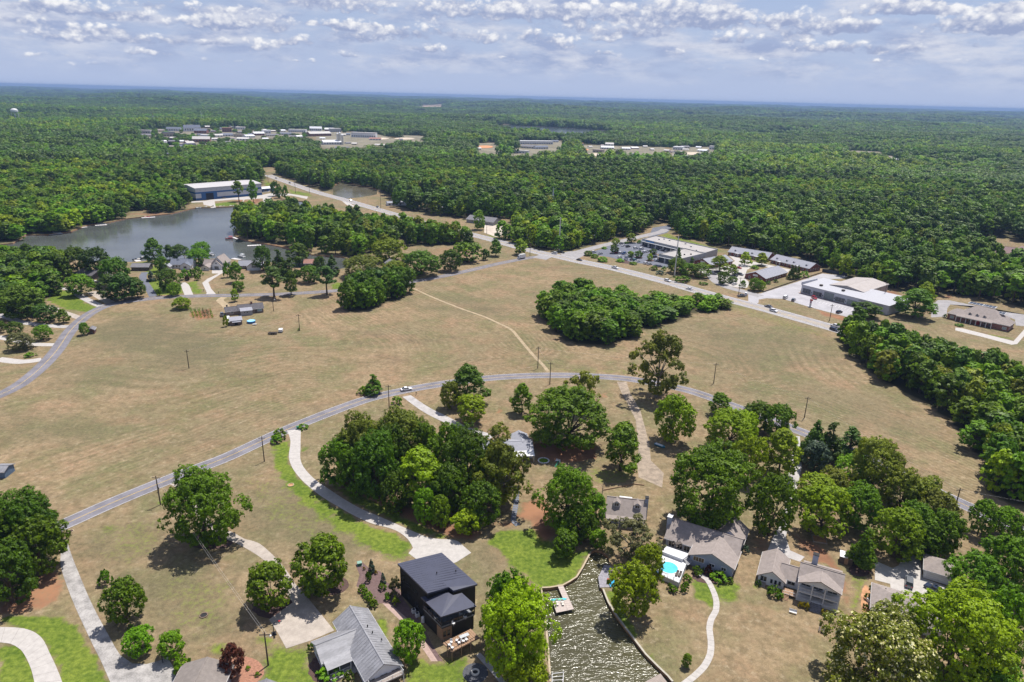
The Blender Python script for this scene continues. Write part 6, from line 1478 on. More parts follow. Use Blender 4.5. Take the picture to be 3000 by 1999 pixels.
win(r, L*.90, -.012, 1.0, 2.0, 1.3, 0, WHITE, mat('pale_pane', (.25, .38, .45), .2)); chimney(r, L*.71, 3.6, .9, .8, 3.0, 5.5, BRICK); chimney(r, L*.06, 4.6, .7, .6, 3.0, 4.7, SIDE_DK)
win(r, L*.16, .285, 1.0, 1.2, 1.2); door(r, L*.80, -.012, .2, 1.0, 2.0)
p0 = loc(r, gp('E7', 500, 1060)); p1 = loc(r, gp('E7', 905, 1030))
G().box(p0.x, p1.x, p0.y, p0.y+4.6, 0, 2.5).build('wall', SIDE_BR, r); G().slab([(p0.x-.3, p0.y-.4, 2.5), (p1.x+.3, p0.y-.4, 2.5), (p1.x+.3, p0.y+5.2, 3.1), (p0.x-.3, p0.y+5.2, 3.1)], .14).build('roof', SHING_L, r)
G().slab([(p0.x+1.0, p0.y-1.3, 1.9), (p1.x-.6, p0.y-1.3, 1.9), (p1.x-.6, p0.y-.02, 2.2), (p0.x+1.0, p0.y-.02, 2.2)], .08).build('awning', SHING_L, r); door(r, (p0.x+p1.x)/2, p0.y-.012, .05, 1.6, 1.8, 0, BLACKW)
G().box(0, 1.5, p0.y+4.7, .2, 0, .3).build('wooden_walk', WHITE, r)
c = gp('E7', 1190, 960); t = thing('garden_pool', 'round blue above ground pool beside the brown ranch house', 'pool', c)
G().tube((0,0,0), (0,0,1.1), 2.05, 2.05, 26).build('pool_wall', mat('pool_wall_blue', (.03, .13, .33), .5), t); G().tube((0,0,1.0), (0,0,1.16), 2.15, 2.15, 26).build('pool_rim', mat('rim_blue', (.10, .35, .60), .5), t); G().tube((0,0,1.1), (0,0,1.175), 1.95, 1.95, 26).build('pool_water', mat('pool_water_pale', (.30, .62, .85), .1), t)
c = gp('E7', 1300, 1040); t = thing('utility_trailer', 'small white and rust trailer below the round garden pool', 'trailer', c, .2); G().box(-1.0, 1.0, -.5, .5, .45, .6).build('bed', WHITE, t); G().box(-.9, .9, -.45, .45, .25, .44).build('frame', mat('rust', (.16, .06, .04), .8), t)
for y in (-.55, .55): G().tube((0, y-.08, .28), (0, y+.08, .28), .28, .28, 10).build('wheel', BLK, t)
c = gp('E7', 1895, 1340); t = thing('flatbed_trailer', 'long dark low trailer in the field below the ranch house', 'trailer', c, .12); G().box(-2.2, 2.2, -.8, .8, .55, .75).build('bed', SIDE_DK, t); G().box(-2.2, 2.2, -.86, -.8, .75, 1.05).build('side_rail', SIDE_DK, t); G().box(-2.2, 2.2, .8, .86, .75, 1.05).build('side_rail', SIDE_DK, t)
for x in (-.5, .5):
    for y in (-.9, .9): G().tube((x, y-.1, .35), (x, y+.1, .35), .35, .35, 10).build('wheel', BLK, t)
c = gp('E7', 2160, 1270); t = thing('enclosed_trailer', 'white boxy trailer in the field below the ranch house', 'trailer', c, .2); G().box(-.95, .95, -1.4, 1.4, .5, 1.7).build('body', WHITE, t); G().box(-.06, .06, 1.4, 2.2, .45, .55).build('tow_bar', BLK, t)
for x in (-1.0, 1.0): G().tube((x-.1, 0, .33), (x+.1, 0, .33), .33, .33, 10).build('wheel', BLK, t)
for k in range(6):      # vegetable rows
    a = gp('B1', 1315 + 27*k, 490 + (k % 2)*3); b = gp('B1', 1340 + 25*k, 548)
    g = Geo(); rr = np.random.default_rng(k)
    n = 150; tt = rr.random(n); Pp = np.array([a.lerp(b, t_) for t_ in tt]) + rr.normal(size=(n, 3))*[.35, .35, 0]; Pp[:, 2] = rr.uniform(.15, 1.3 + .5*(k in (3, 4)), n)
    Nn = rr.normal(size=(n, 3)) + [0, 0, .6]; Nn /= np.linalg.norm(Nn, axis=1)[:, None]
    me = quads_mesh('vegetable_row', Pp, Nn, rr.uniform(.18, .34, n), rr, mats=[SP if k in (3, 4) else L_MID]); oo = bpy.data.objects.new('vegetable_row', me); col.objects.link(oo)
    tag(oo, ('leftmost', 'second', 'third', 'fourth, paler', 'fifth, paler', 'rightmost')[k] + ' row of the vegetable garden by the ranch house', 'crop row', 'vegetable rows')
A, Bq = gp('B1', 612, 658), gp('B1', 652, 655)
r, L = place('brown_shed', 'small dark shed standing by the road bend in the field', 'shed', A, Bq)
gable(r, 0, 2.6, 0, 4.2, 2.2, .7, 'y', mat('shed_red_brown', (.16, .085, .07), .85), SHING_G, .25); door(r, 1.3, -.012, .05, 1.2, 1.8, 0, SIDE_DK)

# ---------------- lakeside houses
A, Bq = gp('E6', 45, 300), gp('E6', 290, 300)
r, L = place('brown_lake_house', 'low brown lake house with grey roof and row of dark windows', 'house', A, Bq); L = 10.5
gable(r, -.5, L, 0, 7, 2.8, 1.5, 'x', SIDE_DK, SHING_G, .5)
for k in range(5): win(r, 1 + k*2, -.012, .9, 1.2, 1.2, 0, SIDE_BR)
A, Bq = gp('E6', 665, 268), gp('E6', 1020, 268)
r, L = place('blue_roof_lake_house', 'white lake house with blue-grey roof behind the spreading tree', 'house', A, Bq); L = max(L, 14)
gable(r, 0, L, 1.0, 9.0, 3.0, 2.8, 'x', SIDE_W, SHING_B, .45); gable(r, L*.52, L*.98, -2.2, 4, 2.8, 2.0, 'y', SIDE_W, SHING_B, .4, ends=(1, 0)); gable(r, L*.12, L*.5, 4, 12.5, 3.2, 3.4, 'y', SIDE_W, SHING_B, .4, ends=(0, 1))
gable(r, -5.0, 1.2, -4.0, 1.2, 2.5, 1.6, 'y', SIDE_W, SHING_L, .35); chimney(r, L*.58, 6.5, .9, .9, 4, 7.2, CREAM, SIDE_G)
for x in (2, 4, 6): win(r, x, .985, .9, 1.0, 1.2)
win(r, L*.75, -2.212, .9, 1.8, 1.3); door(r, L*.48, .985, .1, 1, 2.1); win(r, -2, -4.012, .9, 1.2, 1.2)
A, Bq = gp('E6', 1195, 265), gp('E6', 1540, 278)
r, L = place('craftsman_lake_house', 'white lake house with steep front gable and pinkish roof', 'house', A, Bq)
gable(r, 0, L*.65, 2.0, 8.2, 3.0, 2.5, 'x', SIDE_W, SHING_T, .4); gable(r, L*.48, L*1.02, .3, 10.5, 4.2, 4.3, 'y', SIDE_W, SHING_T, .45); gable(r, L*.5, L*.96, -1.4, 3, 3.4, 2.9, 'y', SIDE_W, SHING_T, .4, ends=(1, 0))
gable(r, L*.1, L*.48, -5.0, 2.2, 2.4, 1.4, 'y', CREAM, SHING_T, .35); win(r, L*.73, -1.412, .3, 2.8, 2.0, 0, WHITE, GLASS, 3); win(r, L*.73, -1.412, 4.0, 1.2, .7); win(r, L*.28, -5.012, .8, 1.0, 1.0)
for x in (1.2, 2.8): win(r, x, 1.985, 1.0, .9, 1.2)
for x in (L*.53, L*.93): G().box(x-.15, x+.15, -1.9, -1.6, 0, 3.2).build('porch_column', WHITE, r)
A, Bq = gp('E6', 1925, 292), gp('E6', 2150, 288)
r, L = place('white_gable_house', 'white house with large blank gable and pale grey roof at the lake', 'house', A, Bq)
gable(r, 0, L, 0, 12.5, 2.6, 3.4, 'y', SIDE_W, SHING_L, .5); gable(r, -6.0, 2, 4.0, 11, 2.6, 2.6, 'x', SIDE_DK, SHING_L, .4, ends=(1, 0)); chimney(r, L*.5, 9, .9, .9, 4, 7.6, BLK)
for f in (.42, .52, .62): win(r, L*f, -.012, 1.9, .8, .7, 0, SIDE_G)
win(r, -3, 3.985, .8, 1.2, 1.2); G().box(1, L-1, -2.0, 0, 0, .12).build('patio', CONC, r)
for (fr, x0, y0, x1, y1, dd, rm, lb, axis) in (('B1',535,262,640,282,9,SHING_D,'dark brown roofed house among the trees at the left','x'), ('B1',672,300,742,300,7,SHING_G,'grey roofed garage beside the dense dark clump','y'), ('B1',2096,195,2166,195,7,mat('roof_redbrown',(.30,.16,.13),.9),'red-brown roofed house by the inlet','x'), ('B2',302,190,470,245,8,SHING_G,'grey roofed house behind the dark tree above the upper road','x'), ('A1',2105,900,2210,905,11,SHING_T,'tan roofed house hidden in the trees of the peninsula','x'),
                                              ('A1',2150,1120,2190,1125,7,SHING_D,'small dark roofed house in the trees by the inlet','x')):
    A, Bq = gp(fr, x0, y0), gp(fr, x1, y1); r, L = place('lake_house', lb, 'house', A, Bq); L = min(L, 16)
    gable(r, 0, L, 0, dd, 2.9, 2.0, axis, SIDE_G if rm != SHING_D else SIDE_DK, rm, .45)
    for f in (.25, .55, .8): win(r, L*f, -.012, .9, 1.1, 1.2)
    door(r, L*.4, -.012, .05, 1.0, 2.05)
# ================================================================== COMMERCIAL BUILDINGS
def flat(name, label, fr, roof_px, h, wm, rm, par=.5, cat='building'):
    """flat roofed block from its roof corners: walls, roof deck, parapet"""
    Q = [gp(fr, x, y, h) for x, y in roof_px]; o = Q[0].copy(); o.z = 0
    r = thing(name, label, cat, o)
    q = [p - o for p in Q]; n = len(q)
    G().prism([(p.x, p.y) for p in q], 0, h - .25).build('wall', wm, r)
    c = sum(q, Vector())/n
    G().prism([(c.x + (p.x-c.x)*.985, c.y + (p.y-c.y)*.985) for p in q], h-.24, h-.1).build('roof', rm, r)
    for i in range(n):
        a, b = q[i], q[(i+1) % n]; d = (b - a).normalized(); nn = Vector((-d.y, d.x, 0))*.3
        if nn.dot(c - a) < 0: nn = -nn
        G().hexa([(v.x, v.y, h-.25) for v in (a, b, b+nn, a+nn)], [(v.x, v.y, h+par) for v in (a, b, b+nn, a+nn)]).build('parapet', wm, r)
    return r, q
def on_wall(a, b, t, out=.02):
    d = (b - a).normalized(); n = Vector((d.y, -d.x, 0)); p = a.lerp(b, t) + n*out
    return p, math.atan2(d.y, d.x)
def panel(root, name, a, b, t0, t1, z0, z1, m, out=.06):
    p, q = a.lerp(b, t0), a.lerp(b, t1); d = (b - a).normalized(); n = Vector((d.y, -d.x, 0))*out
    return G().hexa([(v.x, v.y, z0) for v in (p + n, q + n, q, p)], [(v.x, v.y, z1) for v in (p + n, q + n, q, p)]).build(name, m, root)
# --- shops
r, q = flat('shop_row', 'long flat roofed row of shops with dark glass front behind the car park', 'E1', [(950,195),(1480,318),(1815,388),(1990,335),(1135,148)], 5.2, mat('shop_grey', (.33, .33, .34), .8), TILE_TOP)
a, b = q[0], q[1]
for k in range(5):
    t0, t1 = .03 + k*.195, .03 + (k+1)*.195 - .035
    panel(r, 'shop_window', a, b, t0, t1, .25, 3.1, GLASS_B, .05)
    for j in range(1, 4): panel(r, 'mullion', a, b, t0 + (t1-t0)*j/4 - .002, t0 + (t1-t0)*j/4 + .002, .25, 3.1, WHITE, .09)
for k in range(6): p, an = on_wall(a, b, .012 + k*.195, 1.6); G().box(-.3, .3, -.3, .3, 0, 3.6).build('column', WHITE, r).location = (p.x, p.y, 0)
p, an = on_wall(a, b, 0, 1.9); p2, _ = on_wall(a, b, 1, 1.9)
G().hexa([(v.x, v.y, 3.6) for v in (p, p2, b, a)], [(v.x, v.y, 3.95) for v in (p, p2, b, a)]).build('canopy', mat('canopy_grey', (.40, .41, .43), .7), r)
panel(r, 'shop_sign', a, b, .10, .32, 4.05, 5.2, mat('sign_blue', (.07, .22, .48), .5), .12); panel(r, 'shop_sign', a, b, .02, .09, 4.1, 5.1, mat('sign_pale', (.42, .47, .55), .5), .12)
for x, y in ((1180,200),(1250,195),(1325,215),(1545,260),(1620,300)): p = gp('E1', x, y, 5.2) - r.location; G().box(p.x-.6, p.x+.6, p.y-.6, p.y+.6, 5.1, 5.9).build('roof_unit', SIDE_G, r)
r, q = flat('corner_shop', 'square flat roofed shop with tan roof in front of the long shop row', 'E1', [(1175,400),(1490,468),(1812,392),(1540,325)], 5.4, mat('shop_grey', (.33, .33, .34), .8), TILE_TOP)
a, b = q[0], q[1]
for k in range(3):
    panel(r, 'shop_window', a, b, .04 + k*.32, .30 + k*.32, .25, 3.2, GLASS_B, .05); p, an = on_wall(a, b, .01 + k*.32, 1.4); G().box(-.3, .3, -.3, .3, 0, 3.6).build('column', WHITE, r).location = (p.x, p.y, 0)
p, _ = on_wall(a, b, 0, 1.7); p2, _ = on_wall(a, b, 1, 1.7); G().hexa([(v.x, v.y, 3.6) for v in (p, p2, b, a)], [(v.x, v.y, 3.95) for v in (p, p2, b, a)]).build('canopy', mat('canopy_grey', (.40, .41, .43), .7), r)
for t in (.75, .85): panel(r, 'side_door', q[1], q[2], t, t+.05, 0, 2.3, WHITE, .06)
for x, y in ((1530,410),(1620,405),(1695,355)): p = gp('E1', x, y, 5.4) - r.location; G().box(p.x-.5, p.x+.5, p.y-.5, p.y+.5, 5.3, 6.1).build('roof_unit', BLK, r)
# pylon sign with an arch, at the hedge
c = gp('E1', 725, 480); t = thing('pylon_sign', 'white arched pylon sign of the shopping row at the hedge', 'sign', c, rad(-35))
G().box(-1.5, 1.5, -.4, .4, 0, .6).build('base', mat('sign_stone', (.40, .37, .35), .85), t)
for x in (-1.25, 1.25): G().box(x-.2, x+.2, -.25, .25, .6, 4.0).build('post', WHITE, t)
G().box(-1.05, 1.05, -.12, .12, 1.0, 2.1).build('sign_board', mat('board_blue', (.22, .26, .36), .6), t); G().box(-1.05, 1.05, -.12, .12, 2.2, 3.2).build('sign_board', mat('board_pale', (.55, .56, .60), .6), t)
ar = G(); N_ = 12
for k in range(N_):
    u0, u1 = math.pi*k/N_, math.pi*(k+1)/N_
    ar.hexa([(R_*math.cos(u_), -.25, 4.0 + R_*math.sin(u_)) for R_, u_ in ((1.45, u0), (1.45, u1), (1.05, u1), (1.05, u0))], [(R_*math.cos(u_), .25, 4.0 + R_*math.sin(u_)) for R_, u_ in ((1.45, u0), (1.45, u1), (1.05, u1), (1.05, u0))])
ar.build('arch', WHITE, t); sheet('sign_bed', gps('E1', [(600,480),(700,480),(880,530),(760,535),(680,525),(600,505)]), .03, MULCH)
for k, (x, y) in enumerate(((895,450),(565,385),(1100,400),(1055,490))): sheet('parking_island', [gp('E1', x + 60*math.cos(i*math.pi/8), y + 14*math.sin(i*math.pi/8)) for i in range(16)], .14, MULCH, th=.12)
for k in range(9):   # parking bays
    a = gp('E1', 560 + 34*k, 425 + 10*k); b = gp('E1', 600 + 34*k, 412 + 10*k)
    ribbon('parking_line', [a, b], -.07, .07, .036, WPAINT)
for k in range(12):
    a = gp('E1', 690 + 40*k, 300 + 9*k); b = gp('E1', 735 + 40*k, 288 + 9*k); ribbon('parking_line', [a, b], -.07, .07, .036, WPAINT)
# --- brick offices
def office(label, A, Bq, depth, dorm, ends=True, h=3.0, rise=3.0, axis='x'):
    r, L = place('brick_office', label, 'office', A, Bq)
    gable(r, 0, L, 0, depth, h, rise, axis, BRICK, SHING_L, .5)
    if axis == 'x':
        n = int(L/3.2)
        for k in range(n): win(r, L*(k+.5)/n, -.012, .8, 1.0, 1.5, 0, WHITE, GLASS, 0)
        for k in range(4): win(r, L+.012, depth*(k+.7)/4.5, .8, .9, 1.4, rad(90), WHITE, GLASS, 0)
        for f in dorm: dormer(r, L*f, depth*.14, h + rise*.22, 1.3, .8, 1.3, SIDE_W, SHING_L, .5)
        for f in (.24, .72):
            G().box(L*f-1.5, L*f+1.5, -1.6, .05, 2.7, 2.95).build('porch_roof', WHITE, r)
            for s in (-1.3, 1.3): G().box(L*f+s-.12, L*f+s+.12, -1.5, -1.26, 0, 2.7).build('porch_column', WHITE, r)
            door(r, L*f, -.02, .05, 1.1, 2.1, 0, WHITE)
    else:
        for f in (.22, .8): win(r, L*f, -.012, .8, 1.0, 1.5, 0, WHITE, GLASS, 0)
        G().box(L*.38, L*.62, -.12, -.012, 2.9, 4.2).build('sign_board', SIDE_W, r); door(r, L*.5, -.012, .05, 1.1, 2.1, 0, WHITE)
        n = int(depth/3.4)
        for k in range(n): win(r, L+.012, depth*(k+.5)/n, .8, 1.0, 1.5, rad(90), WHITE, GLASS, 0)
    return r
office('left long brick office with grey roof at the wood edge', gp('E2', 310, 400), gp('E2', 985, 512), 14, (.15, .42, .58))
office('right long brick office with grey roof at the wood edge', gp('E2', 1040, 535), gp('E2', 1700, 695), 13.5, (.12, .38, .56, .88))
office('front brick office with white gable sign near the roadside pole', gp('E2', 600, 795), gp('E2', 945, 872), 30, (), axis='y')
office('brick gabled office next to the square shop', gp('E1', 1665, 545), gp('E1', 1885, 600), 26, (), axis='y')
# --- dealership
A, Bq = gp('E3', 745, 402), gp('E3', 1560, 612)
r, L = place('dealership', 'low white dealership with show windows facing the highway', 'building', A, Bq); L = 56.0
d0 = 25.0
g = G().add([(0,0,0),(L,0,0),(L,d0,0),(0,d0,0),(0,0,5.6),(L,0,5.6),(L,d0,6.6),(0,d0,6.6)], [(0,1,5,4),(1,2,6,5),(2,3,7,6),(3,0,4,7)]); g.build('wall', CORR, r)
G().slab([(-.3,-.4,5.75),(L+.3,-.4,5.75),(L+.3,d0,6.75),(-.3,d0,6.75)], .14).build('roof', mat('white_metal_roof', (.39, .39, .42), .5, .06), r)
for k in range(1, 20): G().box(L*k/20-.05, L*k/20+.05, -.2, d0-.2, 5.75+.04*0, 5.75+.02).build('roof_seam', CORR, r) if False else None
G().box(-.4, .2, -.3, d0-8, 5.4, 7.4).build('parapet', CORR, r)
def showwin(x0, x1, z0, z1, nx, nz, gm=GLASS_B):
    f = G().box(x0-.15, x1+.15, -.10, .02, z0-.15, z1+.15).build('show_window', SIDE_G, r)
    w_, h_ = (x1-x0)/nx, (z1-z0)/nz
    me = G().box(.06, w_-.06, -.14, -.09, .06, h_-.06).mesh('pane', gm)
    for i in range(nx):
        for j in range(nz): shared(me, 'pane', f, (x0 + i*w_, 0, z0 + j*h_))
s_ = 36.6/ (1560-745)*1.0
showwin(1.2, 6.6, .7, 3.6, 3, 1); showwin(8.4, 14.2, .7, 3.4, 3, 1); showwin(15.8, 22.2, .1, 4.6, 6, 5, mat('curtain_glass', (.16, .19, .19), .2, .3, .8)); showwin(23.3, 29.4, .7, 3.3, 3, 1); showwin(31.0, 37.2, .4, 3.6, 6, 2, mat('curtain_glass', (.16, .19, .19), .2, .3, .8))
for x in (7.5, 15.0, 22.8, 30.2): G().box(x-.15, x+.15, -.3, 0, 1.6, 2.4).build('wall_lamp', BLK, r)
G().box(-1, 38, -1.4, -.02, 0, .14).build('walk', mat('brick_walk', (.30, .20, .17), .9), r)
for x, y in ((9.5, 6.0), (24.0, 6.5)): G().box(x-.8, x+.8, y-.8, y+.8, 6.05, 7.0).build('roof_unit', SIDE_DK, r)
bx = 37.8
for i, w_ in enumerate((.9,.7,.7,.9,1.0,.7,0,.8,.7,.9,.7,.8,.8,.9,.7,.8)):      # lettering too far to read
    if w_: G().box(bx, bx+w_, -.12, -.02, 4.1, 5.0).build('sign_letter', SIDE_G, r)
    bx += (w_ or .6) + .12
A, Bq = gp('E3', 1195, 268, 7.0), gp('E3', 1690, 378, 7.0)
r, L = place('warehouse', 'tan low gabled metal warehouse behind the dealership', 'warehouse', A, Bq)
gable(r, 0, L, 0, 34, 6.6, 1.6, 'y', CORRT, CORRT, .4)
for y in (8, 16, 24): G().box(L-.03, L+.05, y-.06, y+.06, 0, 6.4).build('wall_joint', SIDE_BR, r)
def fence(label, pts, h=1.8, m=None, name='privacy_fence'):
    """post and board fence: boards are single pieces"""
    m = m or mat('fence_dark', (.035, .042, .060), .8, .15); t = thing(name, label, 'fence', (pts[0].x, pts[0].y, 0))
    o = pts[0]
    for a, b in zip(pts, pts[1:]):
        n = max(1, int((b - a).length/2.6)); an = math.atan2((b-a).y, (b-a).x); w_ = (b-a).length/n
        bd = G().box(.05, w_-.05, -.02, .02, .06, h).mesh('fence_panel', m); ps = G().box(-.06, .06, -.06, .06, 0, h+.1).mesh('fence_post', m)
        for k in range(n):
            p = a.lerp(b, k/n) - o; shared(bd, 'fence_panel', t, (p.x, p.y, 0), an); shared(ps, 'fence_post', t, (p.x, p.y, 0), an)
    return t
fence('dark screen fence at the back of the dealership yard', gps('E3', [(1065,92),(1200,115),(1440,150)]), 2.6)
fence('low dark fence between the offices and the dealership lot', gps('E3', [(195,392),(460,300),(680,225),(1062,105)]), .8, mat('fence_brown', (.13, .11, .10), .85), 'low_fence')
c = gp('E3', 885, 615); t = thing('dealer_sign', 'tall white dealer sign with red top on a white plinth at the highway', 'sign', c, rad(-35))
G().box(-1.4, 1.4, -.6, .6, 0, .5).build('base', WHITE, t); G().box(-.55, .55, -.2, .2, .5, 4.0).build('sign_board', SIDE_W, t); G().box(-.5, .5, -.24, -.2, 2.6, 3.8).build('sign_panel', mat('sign_mauve', (.38, .22, .34), .6), t); G().box(-.6, 1.0, -.22, .22, 4.0, 4.9).build('sign_head', RED, t)
for k in range(13): a = gp('E3', 960 + 47*k, 505 + 12.0*k); b = gp('E3', 930 + 47*k, 530 + 12.0*k); ribbon('parking_line', [a, b], -.07, .07, .04, WPAINT)
# --- bank with portico and solar panels
A, Bq = gp('E4', 350, 1205), gp('E4', 1195, 1388)
r, L = place('bank_building', 'pinkish brick bank with columned portico, dormers and roof solar panels', 'building', A, Bq)
hip(r, 0, L*.30, 0, 9.5, 3.4, 2.6, BRICKP, SHING_T, .5, ridge=3.2); hip(r, L*.72, L, -.2, 11, 3.4, 2.8, BRICKP, SHING_T, .5, ridge=3.2)
hip(r, L*.16, L*.86, 1.2, 17.0, 3.5, 5.2, BRICKP, SHING_T, .6, ridge=6.5)
x0, x1 = L*.16, L*.74
G().add([(x0-.3, -1.9, 3.3), (x1+.3, -1.9, 3.3), (x1+.3, 1.4, 4.3), (x0-.3, 1.4, 4.3)], [(0,1,2,3)]).build('portico_roof', SHING_T, r); G().box(x0-.2, x1+.2, -1.8, -1.5, 2.85, 3.25).build('entablature', WHITE, r)
for k in range(8): x = x0 + (x1-x0)*k/7; G().tube((x, -1.6, 0), (x, -1.6, 2.85), .22, .18, 10).build('column', WHITE, r)
for f in (.34, .46, .58): dormer(r, L*f, 2.2, 4.3, 1.3, 1.0, 1.6, SIDE_W, SHING_T, .55)
for f in (.08, .94): win(r, L*f, -.22 if f > .5 else -.012, .8, 1.8, 1.4, 0, WHITE, mat('pale_pane2', (.30, .36, .38), .2), 1)
for f in (.26, .38, .62, .70): win(r, L*f, 1.185, .7, 1.3, 1.7, 0, WHITE, GLASS, 1)
door(r, L*.5, 1.185, .05, 1.6, 2.3, 0, RED)
for k, y in enumerate((4.0, 8.0)): win(r, L+.012, y, .8, .9, 1.8, rad(90), WHITE, GLASS, 0)
PAN = G().box(-.75, .75, -1.0, 1.0, 0, .06).mesh('solar_panel', mat('solar_cell', (.022, .03, .05), .2, .2, 1, spec=.6)); FRM = G().box(-.8, .8, -1.06, 1.06, -.05, .01).mesh('panel_frame', WHITE)
for (cx, cy, cz, nx, ny) in ((L*.33, 12.0, 9.15, 4, 2), (L*.53, 13.0, 8.95, 4, 2), (L*.74, 11.5, 6.9, 3, 2)):
    fr_ = G().box(cx-nx*.85-.2, cx+nx*.85+.2, cy-ny*1.1-.25, cy+ny*1.1+.25, cz-.35, cz-.06).build('panel_rack', WHITE, r)
    for i in range(nx):
        for j in range(ny): shared(PAN, 'solar_panel', fr_, (cx + (i-(nx-1)/2)*1.7, cy + (j-(ny-1)/2)*2.2, cz))
# --- house at the upper right
A, Bq = gp('E4', 1215, 480), gp('E4', 1390, 500)
r, L = place('gabled_church_house', 'white walled building with steep purple-brown roofs at the right edge of the wood', 'house', A, Bq)
gable(r, 0, L+2, 0, 12, 3.2, 3.0, 'x', SIDE_W, SHING_T, .5); gable(r, 1, L+8, 10, 30, 6.2, 6.0, 'y', SIDE_W, mat('roof_mauve', (.26, .18, .175), .9), .6); gable(r, -28, 6, 22, 36, 5.5, 5.0, 'x', SIDE_W, mat('roof_mauve', (.26, .18, .175), .9), .6)
for k in range(3): win(r, L*(.2 + .28*k), -.012, .9, 1.0, 1.4)
win(r, L*.9, 9.985, 4.5, 1.6, 2.0); sheet('house_yard', gps('E4', [(1330,560),(1500,560),(1500,470),(1400,500)]), .03, CONC)
# --- buildings along the highway
A, Bq = gp('A2', 1048, 992), gp('A2', 1108, 975)
r, L = place('grey_shop_house', 'grey gabled workshop beside the gravel yard', 'building', A, Bq); gable(r, 0, 14, 0, 30, 3.4, 3.0, 'y', SIDE_G, SHING_G, .5)
for k in range(3): win(r, 3 + 4*k, -.012, 1, 1.6, 1.4)
for k in range(4): win(r, -.012, 4 + 6.5*k, 1, 1.4, 1.3, rad(-90))
r, q = flat('white_store', 'white flat roofed store by the highway below the woods', 'A2', [(570,800),(655,812),(672,798),(590,790)], 4.5, SIDE_W, TILE_TOP); panel(r, 'shop_window', q[0], q[1], .1, .9, .4, 2.6, GLASS_B, .05); panel(r, 'shop_door', q[0], q[1], .92, .98, 0, 2.4, SIDE_DK, .06)
for k, (x0, x1, y0, lb) in enumerate(((320,440,855,'white single storey shop left of the highway store'), (446,500,855,'smaller white shop beside the single storey one'), (700,760,890,'white shed in the trees below the highway store'))):
    A, Bq = gp('A2', x0, y0), gp('A2', x1, y0-4); r, L = place('roadside_shop', lb, 'shop', A, Bq); gable(r, 0, L, 0, 9, 3.0, 1.2, 'x', SIDE_W, SHING_L, .4)
    for j in range(int(L/4)): win(r, 2 + 4*j, -.012, .8, 1.8, 1.5, 0, WHITE, GLASS_B)
# church with steeple
c = gp('A2', 1440, 905); r = thing('church', 'white church with a slim steeple rising over the wood', 'church', c, rad(-30)); gable(r, -8, 8, 0, 30, 6, 5.5, 'y', SIDE_W, mat('church_roof', (.42, .45, .47), .7), .5)
G().box(-1.8, 1.8, 3, 6.6, 9, 14.5).build('steeple_base', WHITE, r); G().tube((0, 4.8, 14.5), (0, 4.8, 17.5), 1.3, 1.1, 8).build('belfry', WHITE, r); G().tube((0, 4.8, 17.5), (0, 4.8, 27), 1.0, .06, 8).build('spire', WHITE, r); win(r, 0, -.012, 3, 1.6, 2.6); door(r, 0, -.02, 0, 2, 2.6)
# --- marina dry stack
A, Bq = gp('E5', 325, 522), gp('E5', 1460, 422)
r, L = place('marina_building', 'huge blue and white boat storage hall on the lake shore', 'building', A, Bq)
W_, h = 40.0, 13.4
gable(r, 0, L, 0, W_, h, 1.8, 'x', CORR, mat('marina_roof', (.44, .42, .42), .55, .06), .5)
for (z0, z1) in ((0, 2.5), (7.2, 8.9)):
    G().box(-.06, L+.06, -.08, 0, z0, z1).build('blue_band', BLUEP, r); G().box(-.08, 0, 0, W_, z0, z1).build('blue_band', BLUEP, r); G().box(L, L+.08, 0, W_, z0, z1).build('blue_band', BLUEP, r)
G().box(L*.08, L*.31, -.14, -.08, 0, 8.9).build('blue_surround', BLUEP, r); G().box(L*.145, L*.255, -.22, -.14, 0, 7.2).build('hall_door', mat('hall_dark', (.008, .010, .018), .6), r)
for k in range(12): G().box(L*(.07+.08*k)-.35, L*(.07+.08*k)+.35, -.10, .0, 10.4, 11.2).build('wall_vent', SIDE_G, r)
panel_n = 24
for k in range(panel_n+1): G().box(L*k/panel_n-.05, L*k/panel_n+.05, -.05, 0, 8.95, h-.3).build('wall_joint', mat('joint_grey', (.40, .41, .46), .6), r)
for k in range(3): win(r, L+.012, 6 + 9*k, .9, 2.0, 1.3, rad(90), WHITE)
A, Bq = gp('E5', 1465, 372), gp('E5', 1550, 365); r, L = place('marina_office', 'low blue and white marina office beside the storage hall', 'building', A, Bq); gable(r, 0, 16, 0, 10, 4, 1.5, 'x', BLUEP, SIDE_W, .5); win(r, 4, -.012, 1, 3, 1.5); win(r, 11, -.012, 1, 3, 1.5)
fence('white rail fence along the marina drive', gps('E5', [(1470,385),(1560,372),(1640,350)]), 1.2, WHITE, 'rail_fence')

